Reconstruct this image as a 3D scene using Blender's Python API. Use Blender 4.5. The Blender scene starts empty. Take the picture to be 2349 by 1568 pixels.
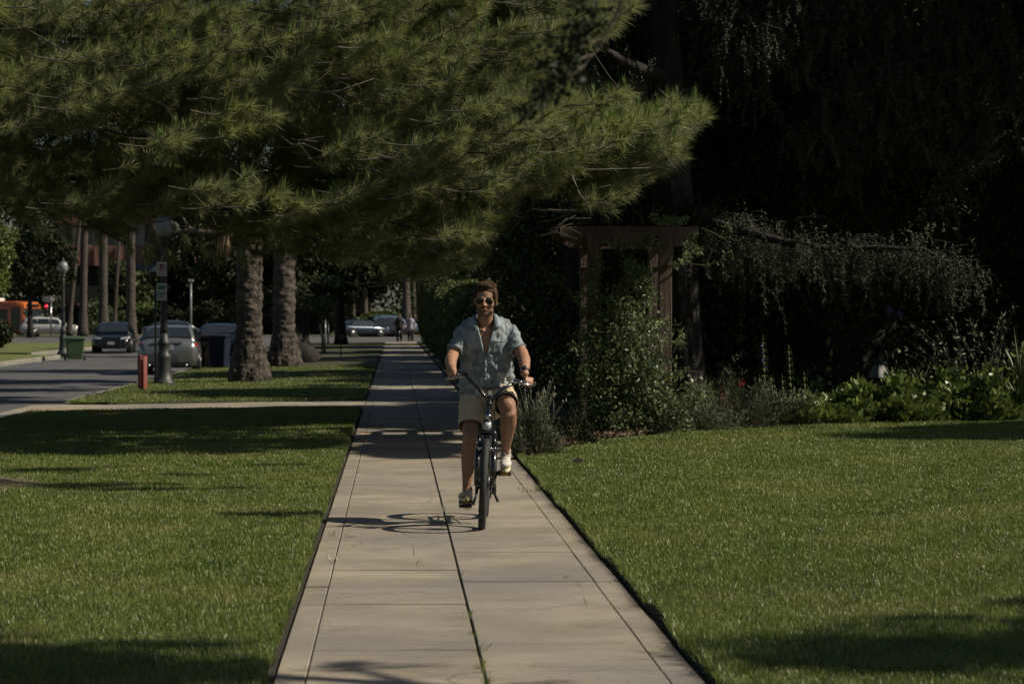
import bpy, bmesh, math, random
import numpy as np
from mathutils import Vector, Matrix, noise, Euler
PI = math.pi
rnd = random.Random(7)
R = np.random.RandomState(11)
sc = bpy.context.scene
col = sc.collection

# ---------------------------------------------------------------- camera
CZ = 1.57
YAW = math.atan(269.5 / 5546.0)
PITCH = math.atan(59.0 / 5546.0)
F = 85.0 / 36.0 * 2349.0
cd = bpy.data.cameras.new('camera')
cam = bpy.data.objects.new('camera', cd)
col.objects.link(cam)
cam.location = (0, 0, CZ)
cam.rotation_euler = Euler((PI / 2 - PITCH, 0, -YAW), 'XYZ')
cd.lens = 85
cd.sensor_width = 36
cd.clip_start = 0.1
cd.clip_end = 3000
cd.dof.use_dof = True
cd.dof.focus_distance = 22
cd.dof.aperture_fstop = 5.0
sc.camera = cam
CM = cam.rotation_euler.to_matrix()


def P(px, py, Y):
    """world point seen at photo position (px,py) and lying on the vertical plane y=Y"""
    d = CM @ Vector(((px - 1174.5) / F, (784.0 - py) / F, -1.0))
    t = Y / d.y
    return Vector((d.x * t, Y, CZ + d.z * t))


def X(px, Y):
    return P(px, 725, Y).x


# ---------------------------------------------------------------- world + light
SUN_EL = math.radians(41)
SUN_AZ = math.radians(-9)          # direction TO the sun measured from +x towards +y
w = bpy.data.worlds.new('World')
sc.world = w
w.use_nodes = True
nt = w.node_tree
bg = nt.nodes['Background']
sky = nt.nodes.new('ShaderNodeTexSky')
sky.sky_type = 'NISHITA'
sky.sun_disc = False
sky.sun_elevation = SUN_EL
sky.sun_rotation = PI / 2 - SUN_AZ
nt.links.new(sky.outputs[0], bg.inputs[0])
bg.inputs[1].default_value = 0.042
sd = bpy.data.lights.new('sun', 'SUN')
sun = bpy.data.objects.new('sun', sd)
col.objects.link(sun)
sd.energy = 5.0
sd.angle = math.radians(0.53)
sd.color = (1.0, 0.90, 0.74)
sv = Vector((math.cos(SUN_EL) * math.cos(SUN_AZ), math.cos(SUN_EL) * math.sin(SUN_AZ), math.sin(SUN_EL)))
sun.rotation_euler = sv.to_track_quat('Z', 'Y').to_euler()
sun.location = (20, 10, 30)
sc.view_settings.view_transform = 'Standard'
sc.view_settings.look = 'None'
sc.view_settings.exposure = 0
sc.render.engine = 'CYCLES'
sc.cycles.max_bounces = 5
sc.cycles.diffuse_bounces = 2
sc.cycles.glossy_bounces = 2
sc.cycles.transmission_bounces = 3


# ---------------------------------------------------------------- materials
def mat(name, c1, c2=None, scale=5.0, rough=0.6, bump=0.0, bscale=None, metal=0.0, spec=0.5,
        island=False, detail=4.0, coord='Object', stretch=None, emit=None, lo=0.35, hi=0.65, c3=None, s3=0.3, trans=0.0, bdist=0.02):
    m = bpy.data.materials.new(name)
    m.use_nodes = True
    n, l = m.node_tree.nodes, m.node_tree.links
    b = n['Principled BSDF']
    b.inputs['Roughness'].default_value = rough
    b.inputs['Metallic'].default_value = metal
    b.inputs['Specular IOR Level'].default_value = spec
    if coord == 'World':
        geo = n.new('ShaderNodeNewGeometry'); co = geo.outputs['Position']
    else:
        tc = n.new('ShaderNodeTexCoord'); co = tc.outputs['Object']
    if stretch:
        mp = n.new('ShaderNodeMapping'); mp.inputs['Scale'].default_value = stretch
        l.new(co, mp.inputs[0]); co = mp.outputs[0]
    colout = None
    if c2 is not None:
        tx = n.new('ShaderNodeTexNoise'); tx.inputs['Scale'].default_value = scale
        tx.inputs['Detail'].default_value = detail
        l.new(co, tx.inputs['Vector'])
        mr = n.new('ShaderNodeMapRange'); mr.inputs[1].default_value = lo; mr.inputs[2].default_value = hi
        l.new(tx.outputs['Fac'], mr.inputs[0]); fac = mr.outputs[0]
        if island:
            g = n.new('ShaderNodeNewGeometry')
            ad = n.new('ShaderNodeMath'); ad.operation = 'MULTIPLY_ADD'
            l.new(g.outputs['Random Per Island'], ad.inputs[0]); ad.inputs[1].default_value = 0.6
            m2 = n.new('ShaderNodeMath'); m2.operation = 'MULTIPLY'; m2.inputs[1].default_value = 0.5
            l.new(fac, m2.inputs[0]); l.new(m2.outputs[0], ad.inputs[2]); fac = ad.outputs[0]
        mx = n.new('ShaderNodeMix'); mx.data_type = 'RGBA'
        mx.inputs[6].default_value = (*c1, 1); mx.inputs[7].default_value = (*c2, 1)
        l.new(fac, mx.inputs[0]); colout = mx.outputs[2]
        if c3 is not None:
            t3 = n.new('ShaderNodeTexNoise'); t3.inputs['Scale'].default_value = s3; t3.inputs['Detail'].default_value = 3
            l.new(co, t3.inputs['Vector'])
            r3 = n.new('ShaderNodeMapRange'); r3.inputs[1].default_value = 0.48; r3.inputs[2].default_value = 0.68
            l.new(t3.outputs['Fac'], r3.inputs[0])
            x3 = n.new('ShaderNodeMix'); x3.data_type = 'RGBA'; x3.inputs[7].default_value = (*c3, 1)
            l.new(r3.outputs[0], x3.inputs[0]); l.new(colout, x3.inputs[6]); colout = x3.outputs[2]
        l.new(colout, b.inputs['Base Color'])
    else:
        b.inputs['Base Color'].default_value = (*c1, 1)
    if bump > 0:
        tb = n.new('ShaderNodeTexNoise'); tb.inputs['Scale'].default_value = bscale or scale * 4
        tb.inputs['Detail'].default_value = 6
        l.new(co, tb.inputs['Vector'])
        bp = n.new('ShaderNodeBump'); bp.inputs['Strength'].default_value = bump
        bp.inputs['Distance'].default_value = bdist
        l.new(tb.outputs['Fac'], bp.inputs['Height']); l.new(bp.outputs[0], b.inputs['Normal'])
    if trans > 0:
        tr = n.new('ShaderNodeBsdfTranslucent')
        if colout is not None:
            l.new(colout, tr.inputs[0])
        else:
            tr.inputs[0].default_value = (*c1, 1)
        ms = n.new('ShaderNodeMixShader'); ms.inputs[0].default_value = trans
        l.new(b.outputs[0], ms.inputs[1]); l.new(tr.outputs[0], ms.inputs[2])
        l.new(ms.outputs[0], n['Material Output'].inputs[0])
    if emit:
        b.inputs['Emission Color'].default_value = (*emit[0], 1)
        b.inputs['Emission Strength'].default_value = emit[1]
    return m


M = {}
M['black'] = mat('black_paint', (.012, .012, .013), rough=.32)
M['blackrub'] = mat('black_rubber', (.014, .014, .014), (.028, .028, .027), 60, rough=.75, bump=.4, bscale=120, bdist=.003)
M['steel'] = mat('brushed_steel', (.45, .45, .45), (.3, .3, .3), 30, rough=.3, metal=1)
M['glass'] = mat('tinted_glass', (.02, .026, .03), rough=.04, spec=.8)
M['darkmetal'] = mat('dark_metal', (.03, .033, .035), (.05, .05, .05), 20, rough=.45, metal=.6)
M['white'] = mat('white_paint', (.7, .7, .68), (.6, .6, .58), 8, rough=.5)
M['bark'] = mat('pine_bark', (.05, .04, .032), (.13, .105, .08), 9, rough=.9, bump=1, bscale=25, stretch=(1, 1, .25), bdist=.05)
M['barkdark'] = mat('cedar_bark', (.010, .008, .007), (.028, .023, .020), 10, rough=.9, bump=1, bscale=16, stretch=(1, 1, .2), bdist=.06)
M['twig'] = mat('twig_bark', (.16, .145, .125), (.08, .07, .055), 12, rough=.8)
M['palmbark'] = mat('palm_bark', (.13, .108, .086), (.04, .032, .026), 6, rough=.95, bump=1, bscale=22, bdist=.08)


# ---------------------------------------------------------------- object helpers
def tag(o, label=None, cat=None, group=None, kind=None):
    if label: o['label'] = label
    if cat: o['category'] = cat
    if group: o['group'] = group
    if kind: o['kind'] = kind
    return o


def empty(name, loc, label, cat, group=None, rz=0):
    o = bpy.data.objects.new(name, None)
    col.objects.link(o)
    o.location = loc
    o.rotation_euler = (0, 0, rz)
    o.empty_display_size = .2
    return tag(o, label, cat, group)


def link_mesh(name, me, m, parent=None, smooth=True):
    o = bpy.data.objects.new(name, me)
    col.objects.link(o)
    if m is not None:
        for q in (m if isinstance(m, (list, tuple)) else [m]):
            me.materials.append(q)
    if smooth:
        me.polygons.foreach_set('use_smooth', [True] * len(me.polygons))
    if parent is not None:
        o.parent = parent
    return o


def copy_tree(o, parent=None):
    c = o.copy()
    col.objects.link(c)
    c.parent = parent
    for ch in [q for q in bpy.data.objects if q.parent == o]:
        copy_tree(ch, c)
    return c


class MB:
    """collects shapes; build() links them as ONE mesh object"""
    def __init__(s, org=None):
        s.v = []; s.f = []; s.org = Vector(org) if org is not None else Vector((0, 0, 0))

    def add(s, vs, fs):
        o = len(s.v)
        s.v += [tuple(Vector(q) - s.org) for q in vs]
        s.f += [tuple(i + o for i in q) for q in fs]

    def box(s, c, d, rz=0, rot=None, taper=1.0):
        m = rot if rot is not None else Matrix.Rotation(rz, 3, 'Z')
        vs = []
        for z in (-1, 1):
            k = taper if z > 0 else 1
            for x, y in ((-1, -1), (1, -1), (1, 1), (-1, 1)):
                vs.append(Vector(c) + m @ Vector((x * d[0] / 2 * k, y * d[1] / 2 * k, z * d[2] / 2)))
        s.add(vs, [(0, 3, 2, 1), (4, 5, 6, 7), (0, 1, 5, 4), (1, 2, 6, 5), (2, 3, 7, 6), (3, 0, 4, 7)])
        return s

    def tube(s, pts, rad, n=10, caps=True, jitter=None, sx=1.0):
        pts = [Vector(p) for p in pts]
        if not hasattr(rad, '__len__'): rad = [rad] * len(pts)
        vs = []; fs = []
        t0 = (pts[1] - pts[0]).normalized()
        up = Vector((0, 0, 1)) if abs(t0.z) < .9 else Vector((0, 1, 0))
        a = t0.cross(up).normalized()
        for i, p in enumerate(pts):
            t = (pts[min(i + 1, len(pts) - 1)] - pts[max(i - 1, 0)]).normalized()
            a = (a - t * a.dot(t)).normalized(); b = t.cross(a)
            for k in range(n):
                th = 2 * PI * k / n
                r = rad[i] * (1 if jitter is None else jitter(i, k))
                vs.append(p + a * math.cos(th) * r * sx + b * math.sin(th) * r)
        for i in range(len(pts) - 1):
            for k in range(n):
                k2 = (k + 1) % n
                fs.append((i * n + k, i * n + k2, (i + 1) * n + k2, (i + 1) * n + k))
        if caps:
            fs.append(tuple(range(n))[::-1]); fs.append(tuple((len(pts) - 1) * n + k for k in range(n)))
        s.add(vs, fs)
        return s

    def limb(s, pts, rad, n=14, rows=6):
        """tube with round ends (closed volume)"""
        pts = [Vector(p) for p in pts]; rad = list(rad)
        d0 = (pts[0] - pts[1]).normalized(); d1 = (pts[-1] - pts[-2]).normalized()
        pp, rr = [], []
        for k in range(rows):
            a = PI / 2 * k / rows
            pp.append(pts[0] + d0 * rad[0] * math.cos(a)); rr.append(max(rad[0] * math.sin(a), rad[0] * .06))
        pp += pts; rr += rad
        for k in range(rows - 1, -1, -1):
            a = PI / 2 * k / rows
            pp.append(pts[-1] + d1 * rad[-1] * math.cos(a)); rr.append(max(rad[-1] * math.sin(a), rad[-1] * .06))
        return s.tube(pp, rr, n)

    def ell(s, c, r, rot=None, nu=20, nv=12):
        vs = []; fs = []
        m = rot if rot is not None else Matrix.Identity(3)
        for j in range(1, nv):
            ph = PI * j / nv
            for i in range(nu):
                th = 2 * PI * i / nu
                vs.append(Vector(c) + m @ Vector((r[0] * math.sin(ph) * math.cos(th), r[1] * math.sin(ph) * math.sin(th), r[2] * math.cos(ph))))
        top = len(vs); vs.append(Vector(c) + m @ Vector((0, 0, r[2])))
        bot = len(vs); vs.append(Vector(c) + m @ Vector((0, 0, -r[2])))
        for j in range(nv - 2):
            for i in range(nu):
                i2 = (i + 1) % nu
                fs.append((j * nu + i, (j + 1) * nu + i, (j + 1) * nu + i2, j * nu + i2))
        for i in range(nu):
            i2 = (i + 1) % nu
            fs.append((top, i, i2)); fs.append((bot, (nv - 2) * nu + i2, (nv - 2) * nu + i))
        s.add(vs, fs)
        return s

    def loft(s, rings, caps=True):
        n = len(rings[0]); vs = [q for r in rings for q in r]; fs = []
        for i in range(len(rings) - 1):
            for k in range(n):
                k2 = (k + 1) % n
                fs.append((i * n + k, i * n + k2, (i + 1) * n + k2, (i + 1) * n + k))
        if caps:
            fs.append(tuple(range(n))[::-1]); fs.append(tuple((len(rings) - 1) * n + k for k in range(n)))
        s.add(vs, fs)
        return s

    def torus(s, c, R0, r0, ax, n=48, m=10, sq=1.0, knob=0):
        ax = Vector(ax).normalized()
        a = ax.orthogonal().normalized(); b = ax.cross(a)
        rings = []
        for i in range(n):
            th = 2 * PI * i / n
            d = a * math.cos(th) + b * math.sin(th)
            ring = []
            for k in range(m):
                ph = 2 * PI * k / m
                rr = r0 * (1 + (knob * (.5 if (i + k) % 2 else -.5) if math.cos(ph) > .2 else 0))
                ring.append(Vector(c) + d * (R0 + rr * math.cos(ph)) + ax * rr * math.sin(ph) * sq)
            rings.append(ring)
        rings.append(rings[0])
        return s.loft(rings, caps=False)

    def lathe(s, base, prof, n=20, ax=None):
        rings = []
        for r, z in prof:
            rings.append([Vector(base) + Vector((r * math.cos(2 * PI * k / n), r * math.sin(2 * PI * k / n), z)) for k in range(n)])
        return s.loft(rings)

    def mesh(s, name):
        me = bpy.data.meshes.new(name)
        me.from_pydata(s.v, [], s.f)
        me.update()
        return me

    def build(s, name, m, parent=None, smooth=True, bevel=0, auto=None):
        me = s.mesh(name)
        bm = bmesh.new(); bm.from_mesh(me)
        bmesh.ops.recalc_face_normals(bm, faces=bm.faces)
        bm.to_mesh(me); bm.free()
        o = link_mesh(name, me, m, parent, smooth)
        if bevel:
            b = o.modifiers.new('b', 'BEVEL'); b.width = bevel; b.segments = 2; b.limit_method = 'ANGLE'
        if auto is not None:
            e = o.modifiers.new('e', 'EDGE_SPLIT'); e.split_angle = math.radians(auto)
        return o


def remeshed(mb, voxel, smooth=4, fac=.5):
    """fuse overlapping volumes into one continuous surface, returns mesh"""
    me = mb.mesh('tmp')
    bm = bmesh.new(); bm.from_mesh(me); bmesh.ops.recalc_face_normals(bm, faces=bm.faces); bm.to_mesh(me); bm.free()
    o = bpy.data.objects.new('tmp', me); col.objects.link(o)
    r = o.modifiers.new('r', 'REMESH'); r.mode = 'VOXEL'; r.voxel_size = voxel; r.use_smooth_shade = True
    if smooth:
        q = o.modifiers.new('s', 'SMOOTH'); q.iterations = smooth; q.factor = fac
    dg = bpy.context.evaluated_depsgraph_get(); dg.update()
    out = bpy.data.meshes.new_from_object(o.evaluated_get(dg))
    bpy.data.objects.remove(o)
    return out


def np_mesh(name, V, nper, m, parent=None, smooth=False):
    """V: (N*nper,3) array, every nper consecutive verts form one face"""
    V = np.asarray(V, dtype=np.float32).reshape(-1, 3)
    nf = len(V) // nper
    me = bpy.data.meshes.new(name)
    me.vertices.add(len(V)); me.vertices.foreach_set('co', V.ravel())
    me.loops.add(len(V)); me.loops.foreach_set('vertex_index', np.arange(len(V), dtype=np.int32))
    me.polygons.add(nf)
    me.polygons.foreach_set('loop_start', np.arange(0, len(V), nper, dtype=np.int32))
    me.polygons.foreach_set('loop_total', np.full(nf, nper, dtype=np.int32))
    me.update(calc_edges=True)
    o = bpy.data.objects.new(name, me); col.objects.link(o)
    me.materials.append(m)
    if parent is not None: o.parent = parent
    return o


def unit(a):
    return a / np.maximum(np.linalg.norm(a, axis=-1, keepdims=True), 1e-6)


def leaves(pts, L, W, droop=0.0, flat=0.0, rs=R, dirs=None):
    """rhombus leaves -> (N*4,3)"""
    n = len(pts)
    d = rs.normal(size=(n, 3)) if dirs is None else dirs + rs.normal(size=(n, 3)) * .35
    d[:, 2] = d[:, 2] * (1 - flat) - droop
    d = unit(d)
    r = rs.normal(size=(n, 3)); r[:, 2] *= (1 - flat)
    wv = unit(np.cross(d, r))
    nn = np.cross(d, wv)
    l = (L * rs.uniform(.6, 1.25, (n, 1))); ww = (W * rs.uniform(.7, 1.2, (n, 1)))
    p = np.asarray(pts)
    A = p; B = p + d * l * .45 + wv * ww * .5 + nn * ww * .12
    C = p + d * l - nn * ww * .1; D = p + d * l * .45 - wv * ww * .5 + nn * ww * .12
    return np.stack([A, B, C, D], 1).reshape(-1, 3)


def clump_points(c, r, n, nclump, cr, rs=R, shell=.55):
    """points gathered in clumps inside an ellipsoid"""
    u = unit(rs.normal(size=(nclump, 3))) * (shell + (1 - shell) * rs.uniform(0, 1, (nclump, 1))) ** .8
    cen = np.asarray(c) + u * np.asarray(r)
    sz = cr * rs.uniform(.6, 1.4, nclump)
    k = rs.randint(0, nclump, n)
    off = rs.normal(size=(n, 3)); off = unit(off) * rs.uniform(.2, 1, (n, 1)) ** .5
    off[:, 2] *= .7
    return cen[k] + off * sz[k][:, None], cen


def make_tree(name, base, H, crown, label, leafm, barkm, leaf=.3, n=5000, trunk_r=.3, group=None, nclump=40, cr=None,
              droop=.1, cat='tree', lean=(0, 0), shell=.45):
    """crown: list of (dx,dy,z,rx,ry,rz) relative to base; trunk tapered with limbs running into the clumps"""
    t = empty(name, base, label, cat, group)
    allv = []; mb = MB()
    top = max(c[2] for c in crown)
    tp = []
    for i in range(9):
        f = i / 8
        tp.append((lean[0] * f + .12 * math.sin(f * 5 + base[0]) * f, lean[1] * f + .1 * math.cos(f * 4 + base[1]) * f, -.1 + f * (top + .1)))
    mb.tube(tp, [trunk_r * (1.35 if i == 0 else 1) * (1 - .75 * i / 8) for i in range(9)], 12,
            jitter=lambda i, k: 1 + .08 * math.sin(k * 2.3 + i))
    for c in crown:
        nn = max(50, int(n * c[3] * c[4] * c[5] / sum(q[3] * q[4] * q[5] for q in crown)))
        k = max(6, int(nclump / len(crown)))
        p, cen = clump_points(c[:3], c[3:], nn, k, cr or min(c[3:]) * .38, shell=shell)
        allv.append(leaves(p, leaf, leaf * .55, droop))
        for q in cen[::max(1, k // 7)]:
            f = min(.95, max(.25, (q[2] - .35 * c[5]) / (top + .1)))
            i = f * 8; i0 = int(i); a = Vector(tp[i0]).lerp(Vector(tp[min(8, i0 + 1)]), i - i0)
            b = Vector(q); mid = a.lerp(b, .5) + Vector((rnd.uniform(-.2, .2), rnd.uniform(-.2, .2), .15 * (b - a).length))
            mb.tube([a, mid, b], [trunk_r * .35, trunk_r * .2, trunk_r * .06], 6)
    mb.build('trunk', barkm, t)
    np_mesh('crown', np.concatenate(allv), 4, leafm, t)
    return t
# ================================================================ SETTING
XL, XR = -0.52, 1.33        # sidewalk edges
Y0, Y1 = 3.0, 148.0
CURB = -6.2
FARC = -13.9


def fbm(x, y, s=1.0, o=3):
    v = 0; a = 1; t = 0
    for i in range(o):
        v += a * noise.noise(Vector((x * s, y * s, i * 7.3))); t += a; a *= .5; s *= 2.1
    return v / t


def zl(x, y):
    """lawn height"""
    if x < 0:
        t = min(1, max(0, (-x - .55) / 5.5))
        z = .035 - .062 * t
        d = math.hypot(x + 4.15, (y - 22.3) * .9)          # dirt mound round the pine foot
        z += .12 * math.exp(-(d / .75) ** 2)
        return z + .012 * fbm(x, y, .5)
    z = .040 + .06 * min(1, max(0, (x - 1.4) / 6))
    return z + .02 * fbm(x, y, .35)


def grid(name, xs, ys, zf, m, kind='structure', edge=None):
    vs = []; fs = []
    nx, ny = len(xs), len(ys)
    for y in ys:
        for x in xs:
            vs.append((x, y, zf(x, y)))
    for j in range(ny - 1):
        for i in range(nx - 1):
            a = j * nx + i
            fs.append((a, a + 1, a + 1 + nx, a + nx))
    me = bpy.data.meshes.new(name); me.from_pydata(vs, [], fs); me.update()
    o = link_mesh(name, me, m)
    o['kind'] = kind
    return o


def steps(a, b, d):
    n = max(1, int(round((b - a) / d)))
    return [a + (b - a) * i / n for i in range(n + 1)]


M['dirt'] = mat('lawn_soil', (.035, .045, .014), (.06, .055, .025), 6, rough=.95, bump=.6, bscale=80)
M['lawnfar'] = mat('far_turf', (.09, .13, .022), (.14, .15, .04), 1.4, rough=.9, bump=1, bscale=60, c3=(.11, .10, .04), s3=.25)
M['soil'] = mat('bed_soil', (.035, .025, .018), (.07, .052, .036), 14, rough=.95, bump=1, bscale=60)
M['asphalt'] = mat('asphalt', (.075, .075, .078), (.11, .11, .108), 1.2, rough=.85, bump=.4, bscale=120, coord='World', c3=(.06, .058, .056), s3=.35)
M['kerb'] = mat('kerb_concrete', (.28, .26, .22), (.18, .165, .14), 3, rough=.85, bump=.3, bscale=40)


def sidewalk_material():
    m = mat('sidewalk_concrete', (.352, .302, .226), (.25, .215, .162), 1.6, rough=.88, coord='World', bump=.25, bscale=130, c3=(.215, .195, .165), s3=.55, bdist=.004)
    n, l = m.node_tree.nodes, m.node_tree.links
    b = n['Principled BSDF']
    src = b.inputs['Base Color'].links[0].from_socket
    g = n.new('ShaderNodeNewGeometry')
    # broom-finish streaks across the walk, little dark specks and a value per slab
    mp = n.new('ShaderNodeMapping'); mp.inputs['Scale'].default_value = (2.2, 38, 1); l.new(g.outputs['Position'], mp.inputs[0])
    t = n.new('ShaderNodeTexNoise'); t.inputs['Scale'].default_value = 1.0; t.inputs['Detail'].default_value = 5; l.new(mp.outputs[0], t.inputs['Vector'])
    r = n.new('ShaderNodeMapRange'); r.inputs[1].default_value = .3; r.inputs[2].default_value = .75; r.inputs[3].default_value = 1.1; r.inputs[4].default_value = .8
    l.new(t.outputs['Fac'], r.inputs[0])
    v = n.new('ShaderNodeTexVoronoi'); v.inputs['Scale'].default_value = 9; l.new(g.outputs['Position'], v.inputs['Vector'])
    r2 = n.new('ShaderNodeMapRange'); r2.inputs[1].default_value = .03; r2.inputs[2].default_value = .11; r2.inputs[3].default_value = .55; r2.inputs[4].default_value = 1
    l.new(v.outputs['Distance'], r2.inputs[0])
    t4 = n.new('ShaderNodeTexNoise'); t4.inputs['Scale'].default_value = 150; t4.inputs['Detail'].default_value = 3; l.new(g.outputs['Position'], t4.inputs['Vector'])
    r4 = n.new('ShaderNodeMapRange'); r4.inputs[1].default_value = .3; r4.inputs[2].default_value = .7; r4.inputs[3].default_value = .82; r4.inputs[4].default_value = 1.15
    l.new(t4.outputs['Fac'], r4.inputs[0])
    isl = n.new('ShaderNodeMapRange'); isl.inputs[3].default_value = .9; isl.inputs[4].default_value = 1.07; l.new(g.outputs['Random Per Island'], isl.inputs[0])
    cur = src
    for s in (r.outputs[0], r2.outputs[0], isl.outputs[0], r4.outputs[0]):
        mm = n.new('ShaderNodeVectorMath'); mm.operation = 'SCALE'
        l.new(cur, mm.inputs[0]); l.new(s, mm.inputs['Scale']); cur = mm.outputs[0]
    # a few hairline cracks, only where a mask lets them
    t5 = n.new('ShaderNodeTexNoise'); t5.inputs['Scale'].default_value = 3; t5.inputs['Detail'].default_value = 4; l.new(g.outputs['Position'], t5.inputs['Vector'])
    mxv = n.new('ShaderNodeMix'); mxv.data_type = 'VECTOR'; mxv.inputs[0].default_value = .22; l.new(g.outputs['Position'], mxv.inputs[4]); l.new(t5.outputs['Color'], mxv.inputs[5])
    vc = n.new('ShaderNodeTexVoronoi'); vc.feature = 'DISTANCE_TO_EDGE'; vc.inputs['Scale'].default_value = .8; l.new(mxv.outputs[1], vc.inputs['Vector'])
    rc = n.new('ShaderNodeMapRange'); rc.inputs[1].default_value = .0015; rc.inputs[2].default_value = .005; rc.inputs[3].default_value = .45; rc.inputs[4].default_value = 1; l.new(vc.outputs['Distance'], rc.inputs[0])
    t6 = n.new('ShaderNodeTexNoise'); t6.inputs['Scale'].default_value = .45; l.new(g.outputs['Position'], t6.inputs['Vector'])
    r6 = n.new('ShaderNodeMapRange'); r6.inputs[1].default_value = .53; r6.inputs[2].default_value = .57; r6.inputs[3].default_value = 1; r6.inputs[4].default_value = 0; l.new(t6.outputs['Fac'], r6.inputs[0])
    mxx = n.new('ShaderNodeMath'); mxx.operation = 'MAXIMUM'; l.new(rc.outputs[0], mxx.inputs[0]); l.new(r6.outputs[0], mxx.inputs[1])
    # blotchy stains
    t7 = n.new('ShaderNodeTexNoise'); t7.inputs['Scale'].default_value = 2.6; t7.inputs['Detail'].default_value = 7; t7.inputs['Roughness'].default_value = .7; l.new(g.outputs['Position'], t7.inputs['Vector'])
    r7 = n.new('ShaderNodeMapRange'); r7.inputs[1].default_value = .55; r7.inputs[2].default_value = .72; r7.inputs[3].default_value = 1; r7.inputs[4].default_value = .74; l.new(t7.outputs['Fac'], r7.inputs[0])
    for s in (mxx.outputs[0], r7.outputs[0]):
        mm = n.new('ShaderNodeVectorMath'); mm.operation = 'SCALE'; l.new(cur, mm.inputs[0]); l.new(s, mm.inputs['Scale']); cur = mm.outputs[0]
    l.new(cur, b.inputs['Base Color'])
    return m


M['walk'] = sidewalk_material()
M['joint'] = mat('joint_dirt', (.02, .017, .013), (.035, .03, .022), 30, rough=1)

# ground reaching the horizon
g = grid('ground', [-1500, -60, -14, 60, 1500], [-60, 0, 215, 400, 2500], lambda x, y: -.215, M['lawnfar'])
# street on the left, and the cross street
grid('road', [-28, -22, -16, -12, -9, CURB], steps(-20, 150, 5), lambda x, y: -.175 + .02 * math.sin((x + 6) / 8), M['asphalt'])
grid('cross_road', steps(-80, 60, 10), [150, 165, 180, 195, 206], lambda x, y: -.168, M['asphalt'])
M['line'] = mat('road_marking', (.55, .53, .48), (.4, .38, .33), 6, rough=.8)
mb = MB()
for a in range(4):
    mb.box((-1.5 + a * .0, 152.5 + a * 2.6, -.158), (.4, 2.2, .004))
mb.box((-1.0, 178, -.158), (90, .14, .004))
o = mb.build('road_marking', M['line'], smooth=False); o['kind'] = 'structure'
# far verge and far side lawn
grid('far_verge', steps(-28, FARC, 2), steps(-20, 101, 4), lambda x, y: -.03 + .05 * min(1, (FARC - x) / 3), M['lawnfar'])
grid('far_verge', steps(-60, -16.0, 4), steps(107, 148, 4), lambda x, y: -.03, M['lawnfar'])
grid('far_verge', steps(-80, 60, 5), steps(207, 300, 8), lambda x, y: -.05 + .0025 * (y - 207), M['lawnfar'])

# kerbs
def kerb(name, pts, wdt=.16, z0=-.22, z1=-.03):
    mb = MB()
    rings = []
    for i, p in enumerate(pts):
        p = Vector(p)
        t = (Vector(pts[min(i + 1, len(pts) - 1)]) - Vector(pts[max(i - 1, 0)])).normalized()
        nrm = Vector((-t.y, t.x, 0)); zz = z1 if len(p) < 3 or p.z == 0 else p.z
        rings.append([Vector((p.x, p.y, 0)) + nrm * a + Vector((0, 0, b)) for a, b in ((-wdt / 2, z0), (-wdt / 2, zz - .02), (-wdt / 2 + .02, zz), (wdt / 2 - .02, zz), (wdt / 2, zz - .02), (wdt / 2, z0))])
    mb.loft(rings)
    o = mb.build(name, M['kerb'], smooth=False)
    o['kind'] = 'structure'
kerb('kerb', [(CURB, y, 0) for y in steps(-10, 40.2, 3)])
kerb('kerb', [(CURB, y, 0) for y in steps(46.6, 147, 4)])
kerb('kerb', [(FARC, y, 0) for y in steps(-10, 101, 4)])
kerb('kerb', [(-16, y, 0) for y in steps(107, 148, 4)])
kerb('kerb', [(x, 206.3, 0) for x in steps(-80, 60, 6)])
kerb('kerb', [(x, 148.6, 0) for x in steps(CURB, 30, 4)])

# driveway crossing the parkway
def drv(x, y):
    t = min(1, max(0, (XL - x) / (XL - CURB - .5)))
    return .0 - .075 * t ** 1.3
grid('driveway', steps(CURB - .5, XL - .005, .5), [40.7, 42.0, 43.0, 44.0, 45.3], lambda x, y: drv(x, y) + .002, M['walk'])

# sidewalk of separate scored slabs
mb = MB()
cols = [(XL, -.388, .004), (-.382, .387, .004), (.399, 1.178, .004), (1.184, XR, .004)]
y = 3.29; pitch = .90; row = 0
ys_l = []
while y < Y1:
    for ci, (a, b, gp) in enumerate(cols):
        off = 0 if ci < 2 else .16
        half = (ci == 1 and row % 2 == 1 and False)
        g1 = (.038 if ci < 2 and row in (11, 12) else .026 if row % 5 == 2 else .013)
        z = rnd.uniform(-.0025, .0025) + (.004 if ci == 2 else 0)
        c = ((a + b) / 2, y + off + pitch / 2, z - .05)
        tx, ty = rnd.uniform(-.0035, .0035), rnd.uniform(-.003, .003)
        w_, h_ = (b - a) / 2, (pitch - g1) / 2
        bv = .004
        vs = []
        for (zz, ins) in ((-.1, 0), (-bv, 0), (0, bv)):
            for sx, sy in ((-1, -1), (1, -1), (1, 1), (-1, 1)):
                xx, yy = sx * (w_ - ins), sy * (h_ - ins)
                vs.append((c[0] + xx, c[1] + yy, z + zz + (tx * xx + ty * yy if zz > -.05 else 0)))
        mb.add(vs, [(0, 1, 5, 4), (1, 2, 6, 5), (2, 3, 7, 6), (3, 0, 4, 7), (4, 5, 9, 8), (5, 6, 10, 9), (6, 7, 11, 10), (7, 4, 8, 11), (8, 9, 10, 11)])
    y += pitch; row += 1
me = mb.mesh('sidewalk'); o = link_mesh('sidewalk', me, M['walk'], smooth=False); o['kind'] = 'structure'
o = MB().box(((XL + XR) / 2, (Y0 + Y1) / 2, -.08), (XR - XL + .16, Y1 - Y0, .13)).build('sidewalk_bedding', M['joint'], smooth=False); o['kind'] = 'structure'


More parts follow.
